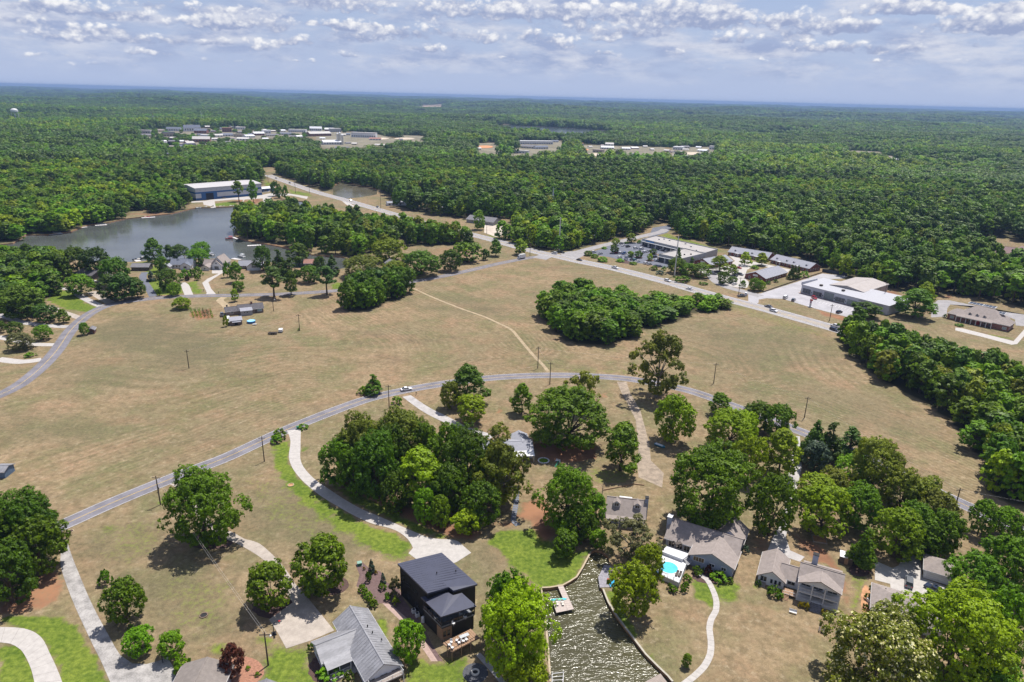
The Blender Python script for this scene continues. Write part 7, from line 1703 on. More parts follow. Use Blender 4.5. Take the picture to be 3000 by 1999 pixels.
# ================================================================== VEHICLES
CARP = {}
def car_proto(kind, paint):
    k = (kind, paint.name)
    if k in CARP: return CARP[k]
    W2 = .92
    if kind == 'sedan': L, prof, cab = 4.7, [(-2.35,.32),(2.35,.32),(2.35,.62),(2.1,.74),(1.0,.90),(-1.55,.94),(-2.25,.86),(-2.35,.6)], [(1.05,.89),(.35,1.40),(-.85,1.42),(-1.75,.92)]
    elif kind == 'suv': L, prof, cab = 4.8, [(-2.4,.36),(2.4,.36),(2.4,.75),(2.15,.95),(1.05,1.08),(-2.3,1.10),(-2.4,.8)], [(1.1,1.07),(.45,1.68),(-1.9,1.70),(-2.3,1.1)]
    elif kind == 'pickup': L, prof, cab = 5.6, [(-2.8,.42),(2.8,.42),(2.8,.85),(2.55,1.02),(1.45,1.12),(-2.75,1.12),(-2.8,.8)], [(1.5,1.11),(.9,1.78),(-.75,1.80),(-.95,1.12)]
    else: L, prof, cab = 5.2, [(-2.6,.4),(2.6,.4),(2.6,.9),(2.2,1.15),(-2.55,1.2),(-2.6,.8)], [(2.15,1.14),(1.5,1.95),(-2.45,1.98),(-2.58,1.2)]
    b = G(); n = len(prof)
    ins = [(x*.985, -W2*.93, z) for x, z in prof]
    # body: rounded in section by a narrower outer profile
    b.hexa([(x, -W2, z) for x, z in prof], [(x, W2, z) for x, z in prof])
    c = G(); cw0, cw1 = W2*.94, W2*.74
    q = cab
    c.hexa([(q[0][0], -cw0, q[0][1]), (q[0][0], cw0, q[0][1]), (q[3][0], cw0, q[3][1]), (q[3][0], -cw0, q[3][1])], [(q[1][0], -cw1, q[1][1]), (q[1][0], cw1, q[1][1]), (q[2][0], cw1, q[2][1]), (q[2][0], -cw1, q[2][1])])
    rf = G().box(q[2][0]-.02, q[1][0]+.02, -cw1-.02, cw1+.02, q[1][1]-.01, q[1][1]+.06)
    for s in (-1, 1):      # pillars
        for (p0, p1) in ((q[0], q[1]), (q[3], q[2]), (((q[0][0]+q[3][0])/2, (q[0][1]+q[3][1])/2), ((q[1][0]+q[2][0])/2, (q[1][1]+q[2][1])/2))): rf.tube((p0[0], s*cw0, p0[1]), (p1[0], s*cw1, p1[1]), .05, n=4)
    wh = G().tube((0, -.11, .33), (0, .11, .33), .33, .33, 12).mesh('wheel', BLK); rim = G().tube((0, -.12, .33), (0, .12, .33), .19, .19, 8).mesh('rim', STEEL)
    hl = G().box(0, .05, -.22, .22, 0, .14).mesh('headlight', mat('lamp_glass', (.75, .75, .72), .15)); tl = G().box(-.05, 0, -.2, .2, 0, .16).mesh('tail_light', RED)
    parts = dict(body=b.mesh('body', paint), glass=c.mesh('cabin_glass', GLASS), roof=rf.mesh('roof', paint), wheel=wh, rim=rim, hl=hl, tl=tl, L=L, W=W2, top=prof, kind=kind)
    if kind == 'pickup': parts['bed'] = G().box(-2.7, -1.05, -.74, .74, 1.0, 1.125).mesh('cargo_bed', BLK)
    CARP[k] = parts
    return parts
def car(fr, x, y, x2, y2, kind, paint, label, group=None):
    """a car at pixel (x, y) heading towards pixel (x2, y2)"""
    c, d = gp(fr, x, y), gp(fr, x2, y2); an = math.atan2(d.y - c.y, d.x - c.x)
    p = car_proto(kind, paint)
    t = thing({'sedan': 'sedan', 'suv': 'suv', 'pickup': 'pickup_truck', 'van': 'van'}[kind], label, 'car' if kind != 'pickup' else 'truck', (c.x, c.y, .06), an, group)
    shared(p['body'], 'body', t); shared(p['glass'], 'cabin_glass', t); shared(p['roof'], 'roof', t)
    for sx in (-.30*p['L'], .31*p['L']):
        for sy in (-p['W']+.06, p['W']-.06):
            w_ = shared(p['wheel'], 'wheel', t, (sx, sy, 0)); shared(p['rim'], 'rim', w_)
    for s in (-.62, .62): shared(p['hl'], 'headlight', t, (p['L']/2-.02, s, .66)); shared(p['tl'], 'tail_light', t, (-p['L']/2+.02, s, .7))
    if 'bed' in p: shared(p['bed'], 'cargo_bed', t)
    return t
PW = mat('car_white', (.72, .72, .73), .25, .03, 1, spec=.5, coat=.5); PB = mat('car_black', (.020, .021, .026), .2, .1, 1, spec=.5, coat=.6); PG = mat('car_grey', (.17, .18, .20), .25, .05, 1, coat=.5, metal=.3); PS = mat('car_silver', (.45, .46, .48), .25, .05, 1, coat=.5, metal=.4)
PR = mat('car_red', (.33, .02, .03), .25, .05, 1, coat=.5); PBL = mat('car_blue', (.03, .10, .32), .25, .05, 1, coat=.5); PTE = mat('car_teal', (.10, .20, .22), .3, .05, 1, coat=.4); PDB = mat('car_navy', (.020, .030, .065), .2, .05, 1, coat=.6)
for a in [('B2',448,1045,560,1028,'sedan',PW,'white sedan on the curved road near the concrete drive'), ('B2',1468,104,1380,90,'suv',PW,'white car at the crossroads'), ('B2',1520,98,1600,112,'sedan',PB,'dark car waiting at the crossroads'), ('B2',1640,150,1740,172,'sedan',PB,'black car on the highway past the crossroads'),
 ('B2',1886,205,2000,235,'pickup',PW,'white pickup on the highway before the shops'), ('B2',2248,294,2353,322,'suv',PW,'white car on the highway below the leafy clump'), ('B3',45,350,-60,320,'sedan',PW,'white car on the highway left of the office entrance'), ('B3',405,400,520,395,'pickup',PG,'dark grey pickup turning into the office entrance'),
 ('B3',590,472,480,442,'sedan',PG,'dark sedan in the far lane near the dealership entrance'), ('B3',625,502,740,535,'suv',PW,'white car in the near lane by the dealership'), ('B3',1048,607,940,575,'suv',PW,'white car on the highway at the wood corner'), ('B3',1042,633,1150,668,'suv',PDB,'dark blue car on the highway at the wood corner'),
 ('B3',707,412,760,380,'van',PW,'white van parked at the dealership'), ('B3',763,428,800,395,'suv',PG,'grey car parked beside the white van'), ('B3',1078,512,1120,500,'suv',PB,'black car parked alone in the dealership lot'), ('E3',945,490,990,520,'suv',PR,'red car displayed before the show windows'), ('E3',1030,455,1075,466,'sedan',PR,'red car just behind the show window glass'),
 ('B3',435,388,442,350,'suv',PW,'small white car behind the grey pickup'), ('G5',845,580,850,440,'suv',PG,'dark grey car with bright roof in the concrete yard'), ('G5',1240,690,1120,625,'sedan',PDB,'dark blue car parked before the garage'), ('E7',235,735,215,650,'pickup',PG,'dark pickup at the left end of the ranch house'), ('B1',640,300,680,296,'sedan',PW,'white car parked between the dark roofs'),
 ('A2',65,822,180,860,'sedan',PW,'white car on the far highway near the pond'), ('A2',252,868,330,895,'suv',PB,'dark car on the highway by the white shops'), ('E5',1470,60,1530,85,'sedan',PB,'dark car on the highway beyond the marina'), ('E5',1700,138,1760,165,'sedan',PG,'grey car on the highway beyond the marina'), ('E5',1935,222,2000,250,'suv',PB,'black car on the highway right of the marina'),
 ('E5',690,485,740,478,'van',PW,'white van before the marina hall'), ('E5',805,482,850,478,'suv',PG,'grey car before the marina hall'), ('B2',1285,60,1340,75,'sedan',PB,'dark car on the highway behind the bright round tree')]: car(*a)
lot = [(280,380,40,-8,'suv',PW,'corner'),(372,402,40,-8,'sedan',PS,'second'),(688,290,40,-10,'sedan',PW,''),(752,305,40,-8,'suv',PB,''),(858,328,45,-6,'suv',PW,''),(935,338,45,-12,'van',PW,''),(985,292,45,-8,'sedan',PG,''),(1062,305,45,-6,'suv',PW,''),(1145,322,45,-8,'suv',PS,''),
       (560,388,40,-10,'sedan',PW,''),(592,388,40,-10,'suv',PR,''),(650,392,40,-10,'suv',PW,''),(700,400,40,-10,'pickup',PBL,''),(640,455,45,-10,'suv',PW,''),(812,435,40,-20,'sedan',PW,''),(845,490,35,-14,'suv',PTE,''),(805,482,35,-14,'sedan',PB,''),(885,508,40,-10,'sedan',PW,''),(985,380,45,-10,'suv',PW,''),(1035,368,40,-12,'sedan',PS,''),
       (1125,447,45,-8,'suv',PDB,''),(1150,498,45,-8,'suv',PW,''),(1000,538,40,-8,'suv',PW,''),(1045,548,40,-8,'sedan',PS,''),(1145,572,40,-6,'sedan',PB,''),(1185,578,40,-6,'sedan',PDB,''),(1220,350,40,-6,'sedan',PW,''),(1255,355,40,-6,'sedan',PB,''),(1295,365,40,-6,'suv',PW,''),(660,260,30,-8,'sedan',PG,''),(1225,490,40,-6,'suv',PS,'')]
LBL = ['white car nearest the parking corner by the highway', 'silver car second from the parking corner', 'white car in the back row left of the black one', 'black car in the back row of the car park', 'white car in the middle of the car park', 'white van in the middle of the car park', 'grey car before the shops, left of the white one', 'white car before the blue shop sign', 'silver car before the shops behind the dark island tree',
       'white car left of the red one', 'red car in the car park', 'white car right of the red one', 'blue pickup beside the pylon sign', 'white car left of the pylon sign', 'white car behind the round tree at the pylon sign', 'teal car below the dark island tree', 'black car beside the teal one', 'white car right of the teal one', 'white car between the two dark island trees', 'silver car between the two dark island trees',
       'dark blue car by the square shop', 'white car before the square shop window', 'white car in the lowest row of the car park', 'silver car in the lowest row of the car park', 'black car in the lowest row near the bushes', 'dark blue car at the end of the lowest row', 'white car under the long shop canopy', 'black car under the long shop canopy', 'white car in the corner between the two shops', 'dark car at the back entrance of the car park', 'silver car at the square shop door']
for (x, y, dx, dy, k, m, _), lb in zip(lot, LBL): car('E1', x, y, x + dx, y + dy, k, m, lb, 'cars in the shop car park')
for a in [('E2',60,735,160,745,'suv',PG,'dark car entering the office car park'), ('E2',120,700,200,690,'sedan',PB,'black car behind the light green office tree'), ('E2',440,760,490,790,'suv',PB,'black car before the front brick office'), ('E2',520,745,600,765,'suv',PG,'grey car beside the front brick office'), ('E2',420,910,470,895,'sedan',PW,'white car under the low trees at the office entrance'), ('E2',285,645,350,640,'sedan',PW,'white car under the light green office tree'), ('E2',490,630,540,640,'sedan',PR,'red car in the office car park'), ('E2',590,600,640,600,'sedan',PW,'white car under the bright tree at the long office')]: car(*a)
# box truck on the upper road
c, d = gp('B2', 1240, 138), gp('B2', 1120, 160); t = thing('box_truck', 'white box truck on the road just below the crossroads', 'truck', (c.x, c.y, .05), math.atan2(d.y - c.y, d.x - c.x))
G().box(-3.4, 1.6, -1.2, 1.2, .9, 3.5).build('cargo_box', PW, t); G().hexa([(1.65,-1.05,.6),(3.4,-1.05,.6),(3.4,1.05,.6),(1.65,1.05,.6)], [(1.65,-1.0,2.5),(2.6,-1.0,2.5),(2.6,1.0,2.5),(1.65,1.0,2.5)]).build('cab', PW, t); G().hexa([(2.62,-.95,1.6),(3.05,-.95,1.6),(3.05,.95,1.6),(2.62,.95,1.6)], [(2.58,-.92,2.4),(2.66,-.92,2.4),(2.66,.92,2.4),(2.58,.92,2.4)]).build('windscreen', GLASS, t); G().box(-3.4, 3.3, -.9, .9, .5, .88).build('chassis', BLK, t)
for x in (-2.3, 2.4):
    for y in (-1.0, 1.0): G().tube((x, y-.14, .45), (x, y+.14, .45), .45, .45, 12).build('wheel', BLK, t)

# ================================================================== DOCKS, BOATS, LAKE EDGE
def dock(label, boards, legs, m=WOOD, z=-.15, nb=None, name='dock', cat='dock'):
    """boards: list of (A, B, C, D) top quads laid in single planks across; legs: pile positions"""
    o = boards[0][0]; t = thing(name, label, cat, (o.x, o.y, 0))
    for (A, B_, C, D__) in boards:
        n = nb or max(3, int(((B_ - A).length)/.55))
        for k in range(n):
            a0, a1 = A.lerp(B_, k/n), A.lerp(B_, (k+1)/n - .06/n*1.0); d0, d1 = D__.lerp(C, k/n), D__.lerp(C, (k+1)/n - .06/n)
            q = [(v.x-o.x, v.y-o.y, z) for v in (a0, a1, d1, d0)]; G().hexa([(v[0], v[1], v[2]-.10) for v in q], q).build('plank', m, t)
    for p in legs: G().tube((p.x-o.x, p.y-o.y, -1.6), (p.x-o.x, p.y-o.y, z-.10), .10, .10, 6).build('pile', POLEM, t)
    return t
zD = .12
q = [gp('D3', *p, zD) for p in ((487,972),(520,968),(590,1120),(553,1128))]; q2 = [gp('D3', *p, zD) for p in ((455,1062),(520,1052),(552,1128),(482,1142))]
dock('T shaped wooden dock with chairs in the cove', [(q[0], q[3], q[2], q[1]), (q2[0], q2[3], q2[2], q2[1])], q2 + [q[2], q[3], q[0].lerp(q[3], .5)], mat('dock_boards', (.42, .36, .33), .85, .12, 3), zD, 12)
for k, (x, y) in enumerate(((485,1085),(518,1085))):
    c = gp('D3', x, y, zD); patio_chair(c.x, c.y, zD, rad(10), CREAM, ('left', 'right')[k] + ' cream deck chair on the cove dock', 'dock chairs')
    c = gp('D3', x + 3, y + 12, zD); t = thing('foot_stool', ('left', 'right')[k] + ' cream foot stool on the cove dock', 'stool', (c.x, c.y, zD), .2, 'dock stools'); G().box(-.25, .25, -.25, .25, .3, .38).build('seat', CREAM, t)
    for a in (-.2, .2): G().box(a-.03, a+.03, -.22, .22, 0, .3).build('leg', CREAM, t)
c = gp('D3', 495, 1062, zD); t = thing('paddle_board', 'long teal paddle board lying on the cove dock', 'paddle board', (c.x, c.y, zD), rad(8)); G().prism([(-2.0,0),(-1.6,-.3),(1.4,-.34),(2.0,-.1),(2.0,.1),(1.4,.34),(-1.6,.3)], 0, .12).build('board', TEAL, t); G().box(-.6, .8, -.18, .18, .12, .14).build('deck_pad', mat('pad_lime', (.22, .45, .08), .6), t)
q = [gp('D3', *p, .1) for p in ((775,848),(820,855),(808,985),(748,988),(738,925))]; o = q[0]; t = thing('weathered_deck', 'grey weathered deck on the right bank of the cove', 'deck', (o.x, o.y, 0))
n = 16
for k in range(n):
    a0, a1 = q[0].lerp(q[4], min(1, k/8)) if k <= 8 else q[4].lerp(q[3], (k-8)/8), q[0].lerp(q[4], min(1, (k+.92)/8)) if k < 8 else q[4].lerp(q[3], (k+.92-8)/8)
    b0, b1 = q[1].lerp(q[2], k/n), q[1].lerp(q[2], (k+.92)/n); z = .1
    s = [(v.x-o.x, v.y-o.y, z) for v in (a0, a1, b1, b0)]; G().hexa([(v[0], v[1], z-.1) for v in s], s).build('plank', mat('grey_boards', (.27, .26, .29), .85, .25, 2), t)
for p in q: G().tube((p.x-o.x, p.y-o.y, -1.6), (p.x-o.x, p.y-o.y, 0), .1, .1, 6).build('pile', POLEM, t)
dock('grey wooden gangway from the weathered deck up the bank', [(gp('D3', 820, 862, .12), gp('D3', 905, 855, .12), gp('D3', 900, 880, .12), gp('D3', 820, 885, .12))], [], WOOD, .14, 8, 'gangway', 'gangway')
for k, x in enumerate((815, 832)):
    c = gp('D3', x, 967); t = thing('kayak', ('left', 'right')[k] + ' bright blue kayak beside the weathered deck', 'kayak', c, rad(82), 'blue kayaks'); G().hexa([(-1.4,0,.05),(-.7,-.24,.05),(.7,-.24,.05),(1.4,0,.05),(.7,.24,.05),(-.7,.24,.05)], [(-1.55,0,.36),(-.7,-.34,.32),(.7,-.34,.32),(1.55,0,.36),(.7,.34,.32),(-.7,.34,.32)]).build('hull', mat('kayak_blue', (.03, .35, .62), .4), t); G().box(-.5, .5, -.2, .2, .30, .335).build('cockpit', BLK, t)
c = gp('D3', 800, 938, .1); t = thing('life_ring', 'red ring on the edge of the weathered deck', 'life ring', (c.x, c.y, .1)); G().tube((0,0,0), (0,0,.14), .32, .32, 14).build('ring', RED, t); G().tube((0,0,.13), (0,0,.15), .15, .15, 10).build('ring_centre', WOOD, t)
q = [gp('D3', *p, .12) for p in ((455,1520),(525,1512),(520,1600),(455,1600))]; t = thing('boat_lift', 'white framed boat lift at the bottom edge in the cove', 'boat lift', (q[0].x, q[0].y, 0)); o = q[0]
for a, b in ((0,1),(1,2),(3,0)): G().tube((q[a].x-o.x, q[a].y-o.y, .3), (q[b].x-o.x, q[b].y-o.y, .3), .08, n=6).build('rail', WHITE, t)
for k in range(1, 4): a, b = q[0].lerp(q[3], k/4), q[1].lerp(q[2], k/4); G().tube((a.x-o.x, a.y-o.y, .25), (b.x-o.x, b.y-o.y, .25), .06, n=6).build('cross_bar', WHITE, t)
for p in q: G().tube((p.x-o.x, p.y-o.y, -1.5), (p.x-o.x, p.y-o.y, .6), .08, n=6).build('post', WHITE, t)
q = [gp('D3', *p, .3) for p in ((1010,1575),(1120,1515),(1170,1580),(1080,1640))]; dock('wooden boathouse deck at the bottom edge right of the cove', [(q[0], q[3], q[2], q[1])], q, WOOD, .3, 9)
# seawalls
def seawall(label, fr, pts, m=None):
    L = smooth_line(gps(fr, pts), 2.5); o = L[0]; t = thing('seawall', label, 'seawall', (o.x, o.y, 0)); m = m or mat('seawall_cap', (.38, .31, .22), .85, .15)
    A, Bx = offset_line(L, -.22), offset_line(L, .22); n = len(L); f = mat('seawall_face', (.16, .11, .085), .9, .2)
    for i in range(n-1):
        q_ = [(v.x-o.x, v.y-o.y, .16) for v in (A[i], A[i+1], Bx[i+1], Bx[i])]; G().hexa([(v[0], v[1], .02) for v in q_], q_).build('cap_board', m, t)
    g = G(); g.add([(v.x-o.x, v.y-o.y, .02) for v in L] + [(v.x-o.x, v.y-o.y, -1.7) for v in L], [(i, i+1, n+i+1, n+i) for i in range(n-1)]); g.build('wall_face', f, t)
seawall('curved timber seawall around the green lawn at the cove', 'D3', [(388,990),(440,988),(520,975),(565,950),(605,924),(640,870),(672,810),(692,770)])
seawall('long pale seawall along the right bank of the cove', 'D3', [(768,998),(800,1078),(845,1153),(900,1228),(960,1306),(1030,1398),(1100,1468),(1165,1530),(1195,1566)], mat('seawall_pale', (.38, .35, .29), .85, .1))
seawall('seawall along the left bank of the cove under the big tree', 'D3', [(445,1568),(437,1450),(428,1330),(415,1200),(400,1080),(388,992)])
# far docks and boats
def boat(fr, x, y, an, label, kind='pontoon', m=None, grp=None):
    c = gp(fr, x, y, -.75); m = m or PW
    t = thing('pontoon_boat' if kind == 'pontoon' else 'motor_boat', label, 'boat', (c.x, c.y, -.75), an, grp)
    if kind == 'pontoon':
        for s in (-.8, .8): G().tube((-3.2, s, .15), (3.0, s, .15), .32, .32, 8).build('pontoon', STEEL, t)
        G().box(-3.2, 3.0, -1.2, 1.2, .42, .52).build('deck', WHITE, t)
        for s in (-1.2, 1.17): G().box(-3.1, 2.9, s, s+.03, .52, 1.1).build('side_rail', m, t)
        G().box(-2.8, .2, -1.1, 1.1, 2.3, 2.38).build('canopy', m, t)
        for x_ in (-2.6, 0):
            for s in (-1.0, 1.0): G().tube((x_, s, .52), (x_, s, 2.3), .03, n=5).build('canopy_pole', STEEL, t)
        G().box(.8, 2.4, -.9, -.4, .52, .95).build('seat', WHITE, t)
    else:
        G().hexa([(-2.6,-.7,0),(1.2,-.7,0),(2.7,0,.2),(1.2,.7,0),(-2.6,.7,0)], [(-2.8,-1.05,.85),(1.2,-1.05,.9),(3.1,0,1.05),(1.2,1.05,.9),(-2.8,1.05,.85)]).build('hull', m, t); G().hexa([(.3,-.7,.9),(1.2,-.6,.95),(1.2,.6,.95),(.3,.7,.9)], [(.1,-.6,1.4),(.2,-.55,1.4),(.2,.55,1.4),(.1,.6,1.4)]).build('windscreen', GLASS, t); G().box(-2.2, -.6, -.7, .7, .86, 1.05).build('seat', CREAM, t); G().box(-3.1, -2.75, -.25, .25, .2, 1.2).build('outboard_motor', BLK, t)
def pier(fr, pts, w, label, m=None):
    A, Bx = gp(fr, *pts[0], -.3), gp(fr, *pts[1], -.3); d = (Bx - A).normalized(); n = Vector((-d.y, d.x, 0))*w/2
    dock(label, [(A - n, Bx - n, Bx + n, A + n)], [A + n, A - n, Bx + n, Bx - n], m or mat('pale_dock', (.52, .50, .50), .8, .1), -.28, max(3, min(12, int((Bx - A).length/1.6))))
for a in [((338,1052),(432,1045),3.5,'pale dock on the left far shore'), ((560,1005),(600,1000),3,'small pale dock on the far shore'), ((655,990),(738,985),4,'dock with a grey roof on the far shore'), ((975,938),(1070,932),4,'pale dock below the clearing on the far shore'), ((1605,1070),(1640,1085),2,'gangway from the peninsula tip to the red boat'), ((1705,1130),(1800,1125),4,'pale dock on the peninsula shore'),
          ((1365,868),(1425,862),2.5,'left floating dock of the marina'), ((1480,862),(1650,855),2.5,'long floating dock of the marina'), ((1650,855),(1790,843),2.5,'right floating dock of the marina'), ((1460,815),(1470,870),5,'launch pier before the marina door')]: pier('A1', a[:2], a[2], a[3])
for a in [('E6',(1690,95),(1810,120),3,'dock behind the white gable house'), ('E6',(100,110),(180,170),3.5,'sandy coloured dock by the brown lake house')]: pier(a[0], a[1:3], a[3], a[4])
for a in [('A1',1580,1085,rad(200),'red and white pontoon boat moored at the peninsula tip','pontoon',RED), ('A1',395,1048,rad(20),'pontoon boat at the left far shore dock','pontoon',PS), ('A1',700,985,rad(25),'dark canopied boat at the roofed far dock','pontoon',PG), ('A1',1015,935,rad(30),'red and white boat at the clearing dock','motor',RED), ('E6',1835,75,rad(150),'pontoon boat behind the white gable house','pontoon',PW), ('E6',1330,45,rad(150),'pontoon boat behind the craftsman lake house','pontoon',PS), ('E6',115,125,rad(200),'dark boat at the sandy coloured dock','motor',PB), ('E6',250,95,rad(20),'dark blue boat right of the sandy coloured dock','motor',PDB),
          ('A1',1467,862,rad(100),'boat at the launch pier of the marina','motor',PB), ('A1',1370,872,rad(40),'white boat at the left marina dock','motor',PW), ('A1',1420,866,rad(100),'small white boat in front of the marina','motor',PW), ('A1',1530,862,rad(30),'white boat at the long marina dock','motor',PW), ('A1',1600,858,rad(30),'second white boat at the long marina dock','motor',PW), ('A1',1640,856,rad(30),'third white boat at the end of the long marina dock','motor',PS)]: boat(*a)
for a in [('E5',440,515,'white boat on land at the left corner of the marina'), ('E5',970,462,'white boat on a trailer before the slender trees')]:
    boat(a[0], a[1], a[2], rad(30), a[3], 'motor', PW)
for o_ in col.objects:
    if o_.get('label') in ('white boat on land at the left corner of the marina', 'white boat on a trailer before the slender trees'): o_.location.z = .35; G().box(-2.4, 1.6, -.7, .7, -.32, -.01).build('boat_stand', STEEL, o_)
c = gp('D3', 1115, 122); t = thing('row_boat', 'blue and white boat on the dry grass right of the gravel drive', 'boat', c, rad(-42)); G().hexa([(-1.8,-.5,.05),(1.2,-.5,.05),(2.0,0,.1),(1.2,.5,.05),(-1.8,.5,.05)], [(-2.0,-.75,.6),(1.2,-.75,.65),(2.3,0,.75),(1.2,.75,.65),(-2.0,.75,.6)]).build('hull', mat('boat_teal', (.06, .22, .33), .4), t); G().box(-1.7, 1.2, -.5, .5, .58, .70).build('cover', SIDE_W, t)
# ================================================================== POLES AND LINES
def pole(fr, x, y, ty, label, arms=True, m=None, r=.16, steel=False, lamp=False, tall=None):
    c = gp(fr, x, y); h = tall or height_at(c, px(fr, x, ty)[1]); m = m or POLEM
    t = thing('steel_pole' if steel else 'utility_pole', label, 'pole', c, rad(_rt.uniform(-10, 10)) + math.atan2(c.x, c.y)*0)
    G().tube((0,0,-.1), (0,0,h), r*1.25, r*.8, 8).build('shaft', m, t)
    if arms:
        ca = G().box(-1.1, 1.1, -.07, .07, h-.75, h-.58).build('crossarm', m, t)
        for x_ in (-1.0, 0, 1.0): G().tube((x_, 0, h-.58), (x_, 0, h-.38), .05, .04, 6).build('insulator', STEEL, ca)
    else: G().tube((0,0,h), (0,0,h+.12), r*.85, r*.6, 8).build('pole_cap', STEEL, t)
    if lamp:
        G().tube((0,0,h-1.2), (1.0,0,h-.9), .04, n=5).build('lamp_arm', STEEL, t); G().ball((1.15,0,h-.95), .28, .18, 8, 4).build('lamp_head', WHITE, t)
    return Vector((c.x, c.y, h))
P = {}
for k, a in {'a': ('D1',985,480,303,'roadside pole left of the big lone oak'), 'b': ('D1',1622,215,60,'roadside pole between the white driveway and the tan one'), 'c': ('B2',330,1168,1008,'roadside pole beside the grass bed at the concrete drive'), 'd': ('B2',1437,1003,850,'pole below the road at the dirt trail end'), 'e': ('B2',1354,893,745,'pole above the road at the dirt trail end'),
             'f': ('B1',1303,893,765,'lone pole in the middle of the left field'), 'g': ('B1',2066,635,520,'pole at the right of the ranch house field'), 'h': ('B1',1886,500,408,'pole with a lamp beside the ranch house'), 'i': ('B3',213,997,855,'pole at the right roadside oak'), 'j': ('B3',838,1235,1088,'pole in the right field above the road'),
             'k': ('B3',715,1290,1205,'dark pole beside the road below the right field'), 'l': ('D4',1240,540,378,'grey pole by the road at the right'), 'm': ('D2',180,1465,1262,'lamp pole between the metal roofed house and the purple-red tree'), 'n': ('B3',385,385,265,'pole before the front brick office'), 'o': ('B3',1012,565,452,'pole on the verge before the dealership'), 'p': ('B3',1380,445,300,'pole at the right end of the dealership'),
             'q': ('A2',1300,1200,1110,'pole at the crossroads'), 'r': ('A2',1268,1110,995,'pole left of the tall steel one'), 's': ('A2',1732,1128,1050,'pole with a lamp on the side street'), 't': ('A2',272,875,735,'pole by the white highway shops'), 'u': ('E5',1565,215,85,'pole on the highway beyond the marina'), 'v': ('A2',1002,1050,975,'thin pole at the gravel yard'), 'w': ('E5',2035,390,140,'left tall pole by the highway right of the marina'), 'x': ('E5',2275,395,70,'right tall pole by the highway right of the marina')}.items():
    P[k] = pole(*a, lamp=k in 'hms')
P['y'] = pole('A2', 1500, 1165, 935, 'tallest pale steel transmission pole at the crossroads', m=mat('pale_steel', (.52, .51, .50), .6), r=.42, steel=True)
P['z'] = pole('E1', 1393, 700, 155, 'tall pale steel pole rising from the leafy clump by the highway', m=mat('pale_steel', (.52, .51, .50), .6), r=.38, steel=True, arms=False)
P['z2'] = pole('E3', 1985, 560, 230, 'grey pole at the far end of the dealership front', r=.2) if False else Vector((0, 0, 0))
def wire(label, a, b, sag=1.0, r=.016, off=0.0):
    d = (b - a); n_ = Vector((-d.y, d.x, 0)).normalized()*off
    g = G(); N_ = 10; pts = [a.lerp(b, i/N_) + n_ - Vector((0, 0, 4*sag*(i/N_)*(1 - i/N_))) for i in range(N_+1)]
    for p_, q_ in zip(pts, pts[1:]): g.tube(p_, q_, r, n=4)
    tag(g.build('power_line', WIRE), label, 'wire', 'power lines')
W2_ = [('e','i','from the dirt trail pole to the roadside oak'), ('i','j','over the right field between two poles'), ('j','l','over the right field to the grey road pole'), ('a','b','along the road past the lone oak'), ('b','c','along the road to the concrete drive'), ('c','d','along the road below the left field'), ('d','e','across the road at the trail end'), ('a','m','over the left yard to the lamp pole'), ('f','g','across the left field'), ('n','o','along the highway before the dealership'), ('o','p','at the right end of the dealership'), ('q','n','along the highway before the shops'), ('r','q','at the crossroads'), ('y','z','from the tall steel pole to the leafy clump'), ('y','s','from the tall steel pole along the side street'), ('r','y','to the tall steel pole')]
for a, b, lb in W2_: wire('thin power line ' + lb, P[a] - Vector((0, 0, .5)), P[b] - Vector((0, 0, .5)), .9 if a in 'eijabcdmf' else 1.6)
wire('second thin power line over the left yard to the lamp pole', P['a'] - Vector((0, 0, 1.0)), P['m'] - Vector((0, 0, 1.0)), .9, off=.6); wire('power line leaving the grey road pole to the right', P['l'] - Vector((0, 0, .5)), Vector((190, 160, 9)), .8)
# ================================================================== YARD THINGS
def mailbox(fr, x, y, label):
    c = gp(fr, x, y); t = thing('mailbox', label, 'mailbox', c); G().box(-.06, .06, -.06, .06, 0, 1.0).build('post', BLK, t); G().box(-.16, .16, -.28, .28, 1.0, 1.35).build('box', BLK, t)
for a in [('B2',516,1078,'black mailbox at the concrete drive'), ('E6',1462,680,'black mailbox at the white forked drive'), ('E6',1215,645,'small dark mailbox on the lawn by the road'), ('E6',755,690,'white mailbox by the road under the low bright tree'), ('D1',975,400,'dark red mailbox behind the roadside pole')]: mailbox(*a)
c = gp('B1', 2052, 1312); t = thing('wheeled_bin', 'green wheeled bin at the white driveway entrance', 'bin', c, .3); G().hexa([(-.28,-.3,.1),(.28,-.3,.1),(.28,.3,.1),(-.28,.3,.1)], [(-.36,-.38,1.05),(.36,-.38,1.05),(.36,.38,1.05),(-.36,.38,1.05)]).build('body', GREENP, t); G().box(-.4, .4, -.42, .42, 1.05, 1.13).build('lid', GREENP, t)
for s in (-.3, .3): G().tube((s-.05, .32, .12), (s+.05, .32, .12), .12, .12, 8).build('wheel', BLK, t)
c = gp('D2', 740, 850); t = thing('utility_box', 'green utility box at the tip of the purple mulch bed', 'utility box', c, .4); G().box(-.55, .55, -.5, .5, .08, .8).build('cabinet', GREENP, t); G().box(-.6, .6, -.55, .55, .8, .9).build('lid', mat('pale_green', (.20, .33, .27), .6), t); G().box(-.65, .65, -.6, .6, 0, .08).build('base', CONC_MID, t)
c = gp('D2', 1450, 1512); t = thing('fire_pit', 'round stone fire pit in a dark gravel circle at the bottom edge', 'fire pit', c); G().tube((0,0,0), (0,0,.05), 2.7, 2.7, 26).build('gravel_circle', mat('dark_gravel', (.075, .078, .090), .95, .4, 3), t)
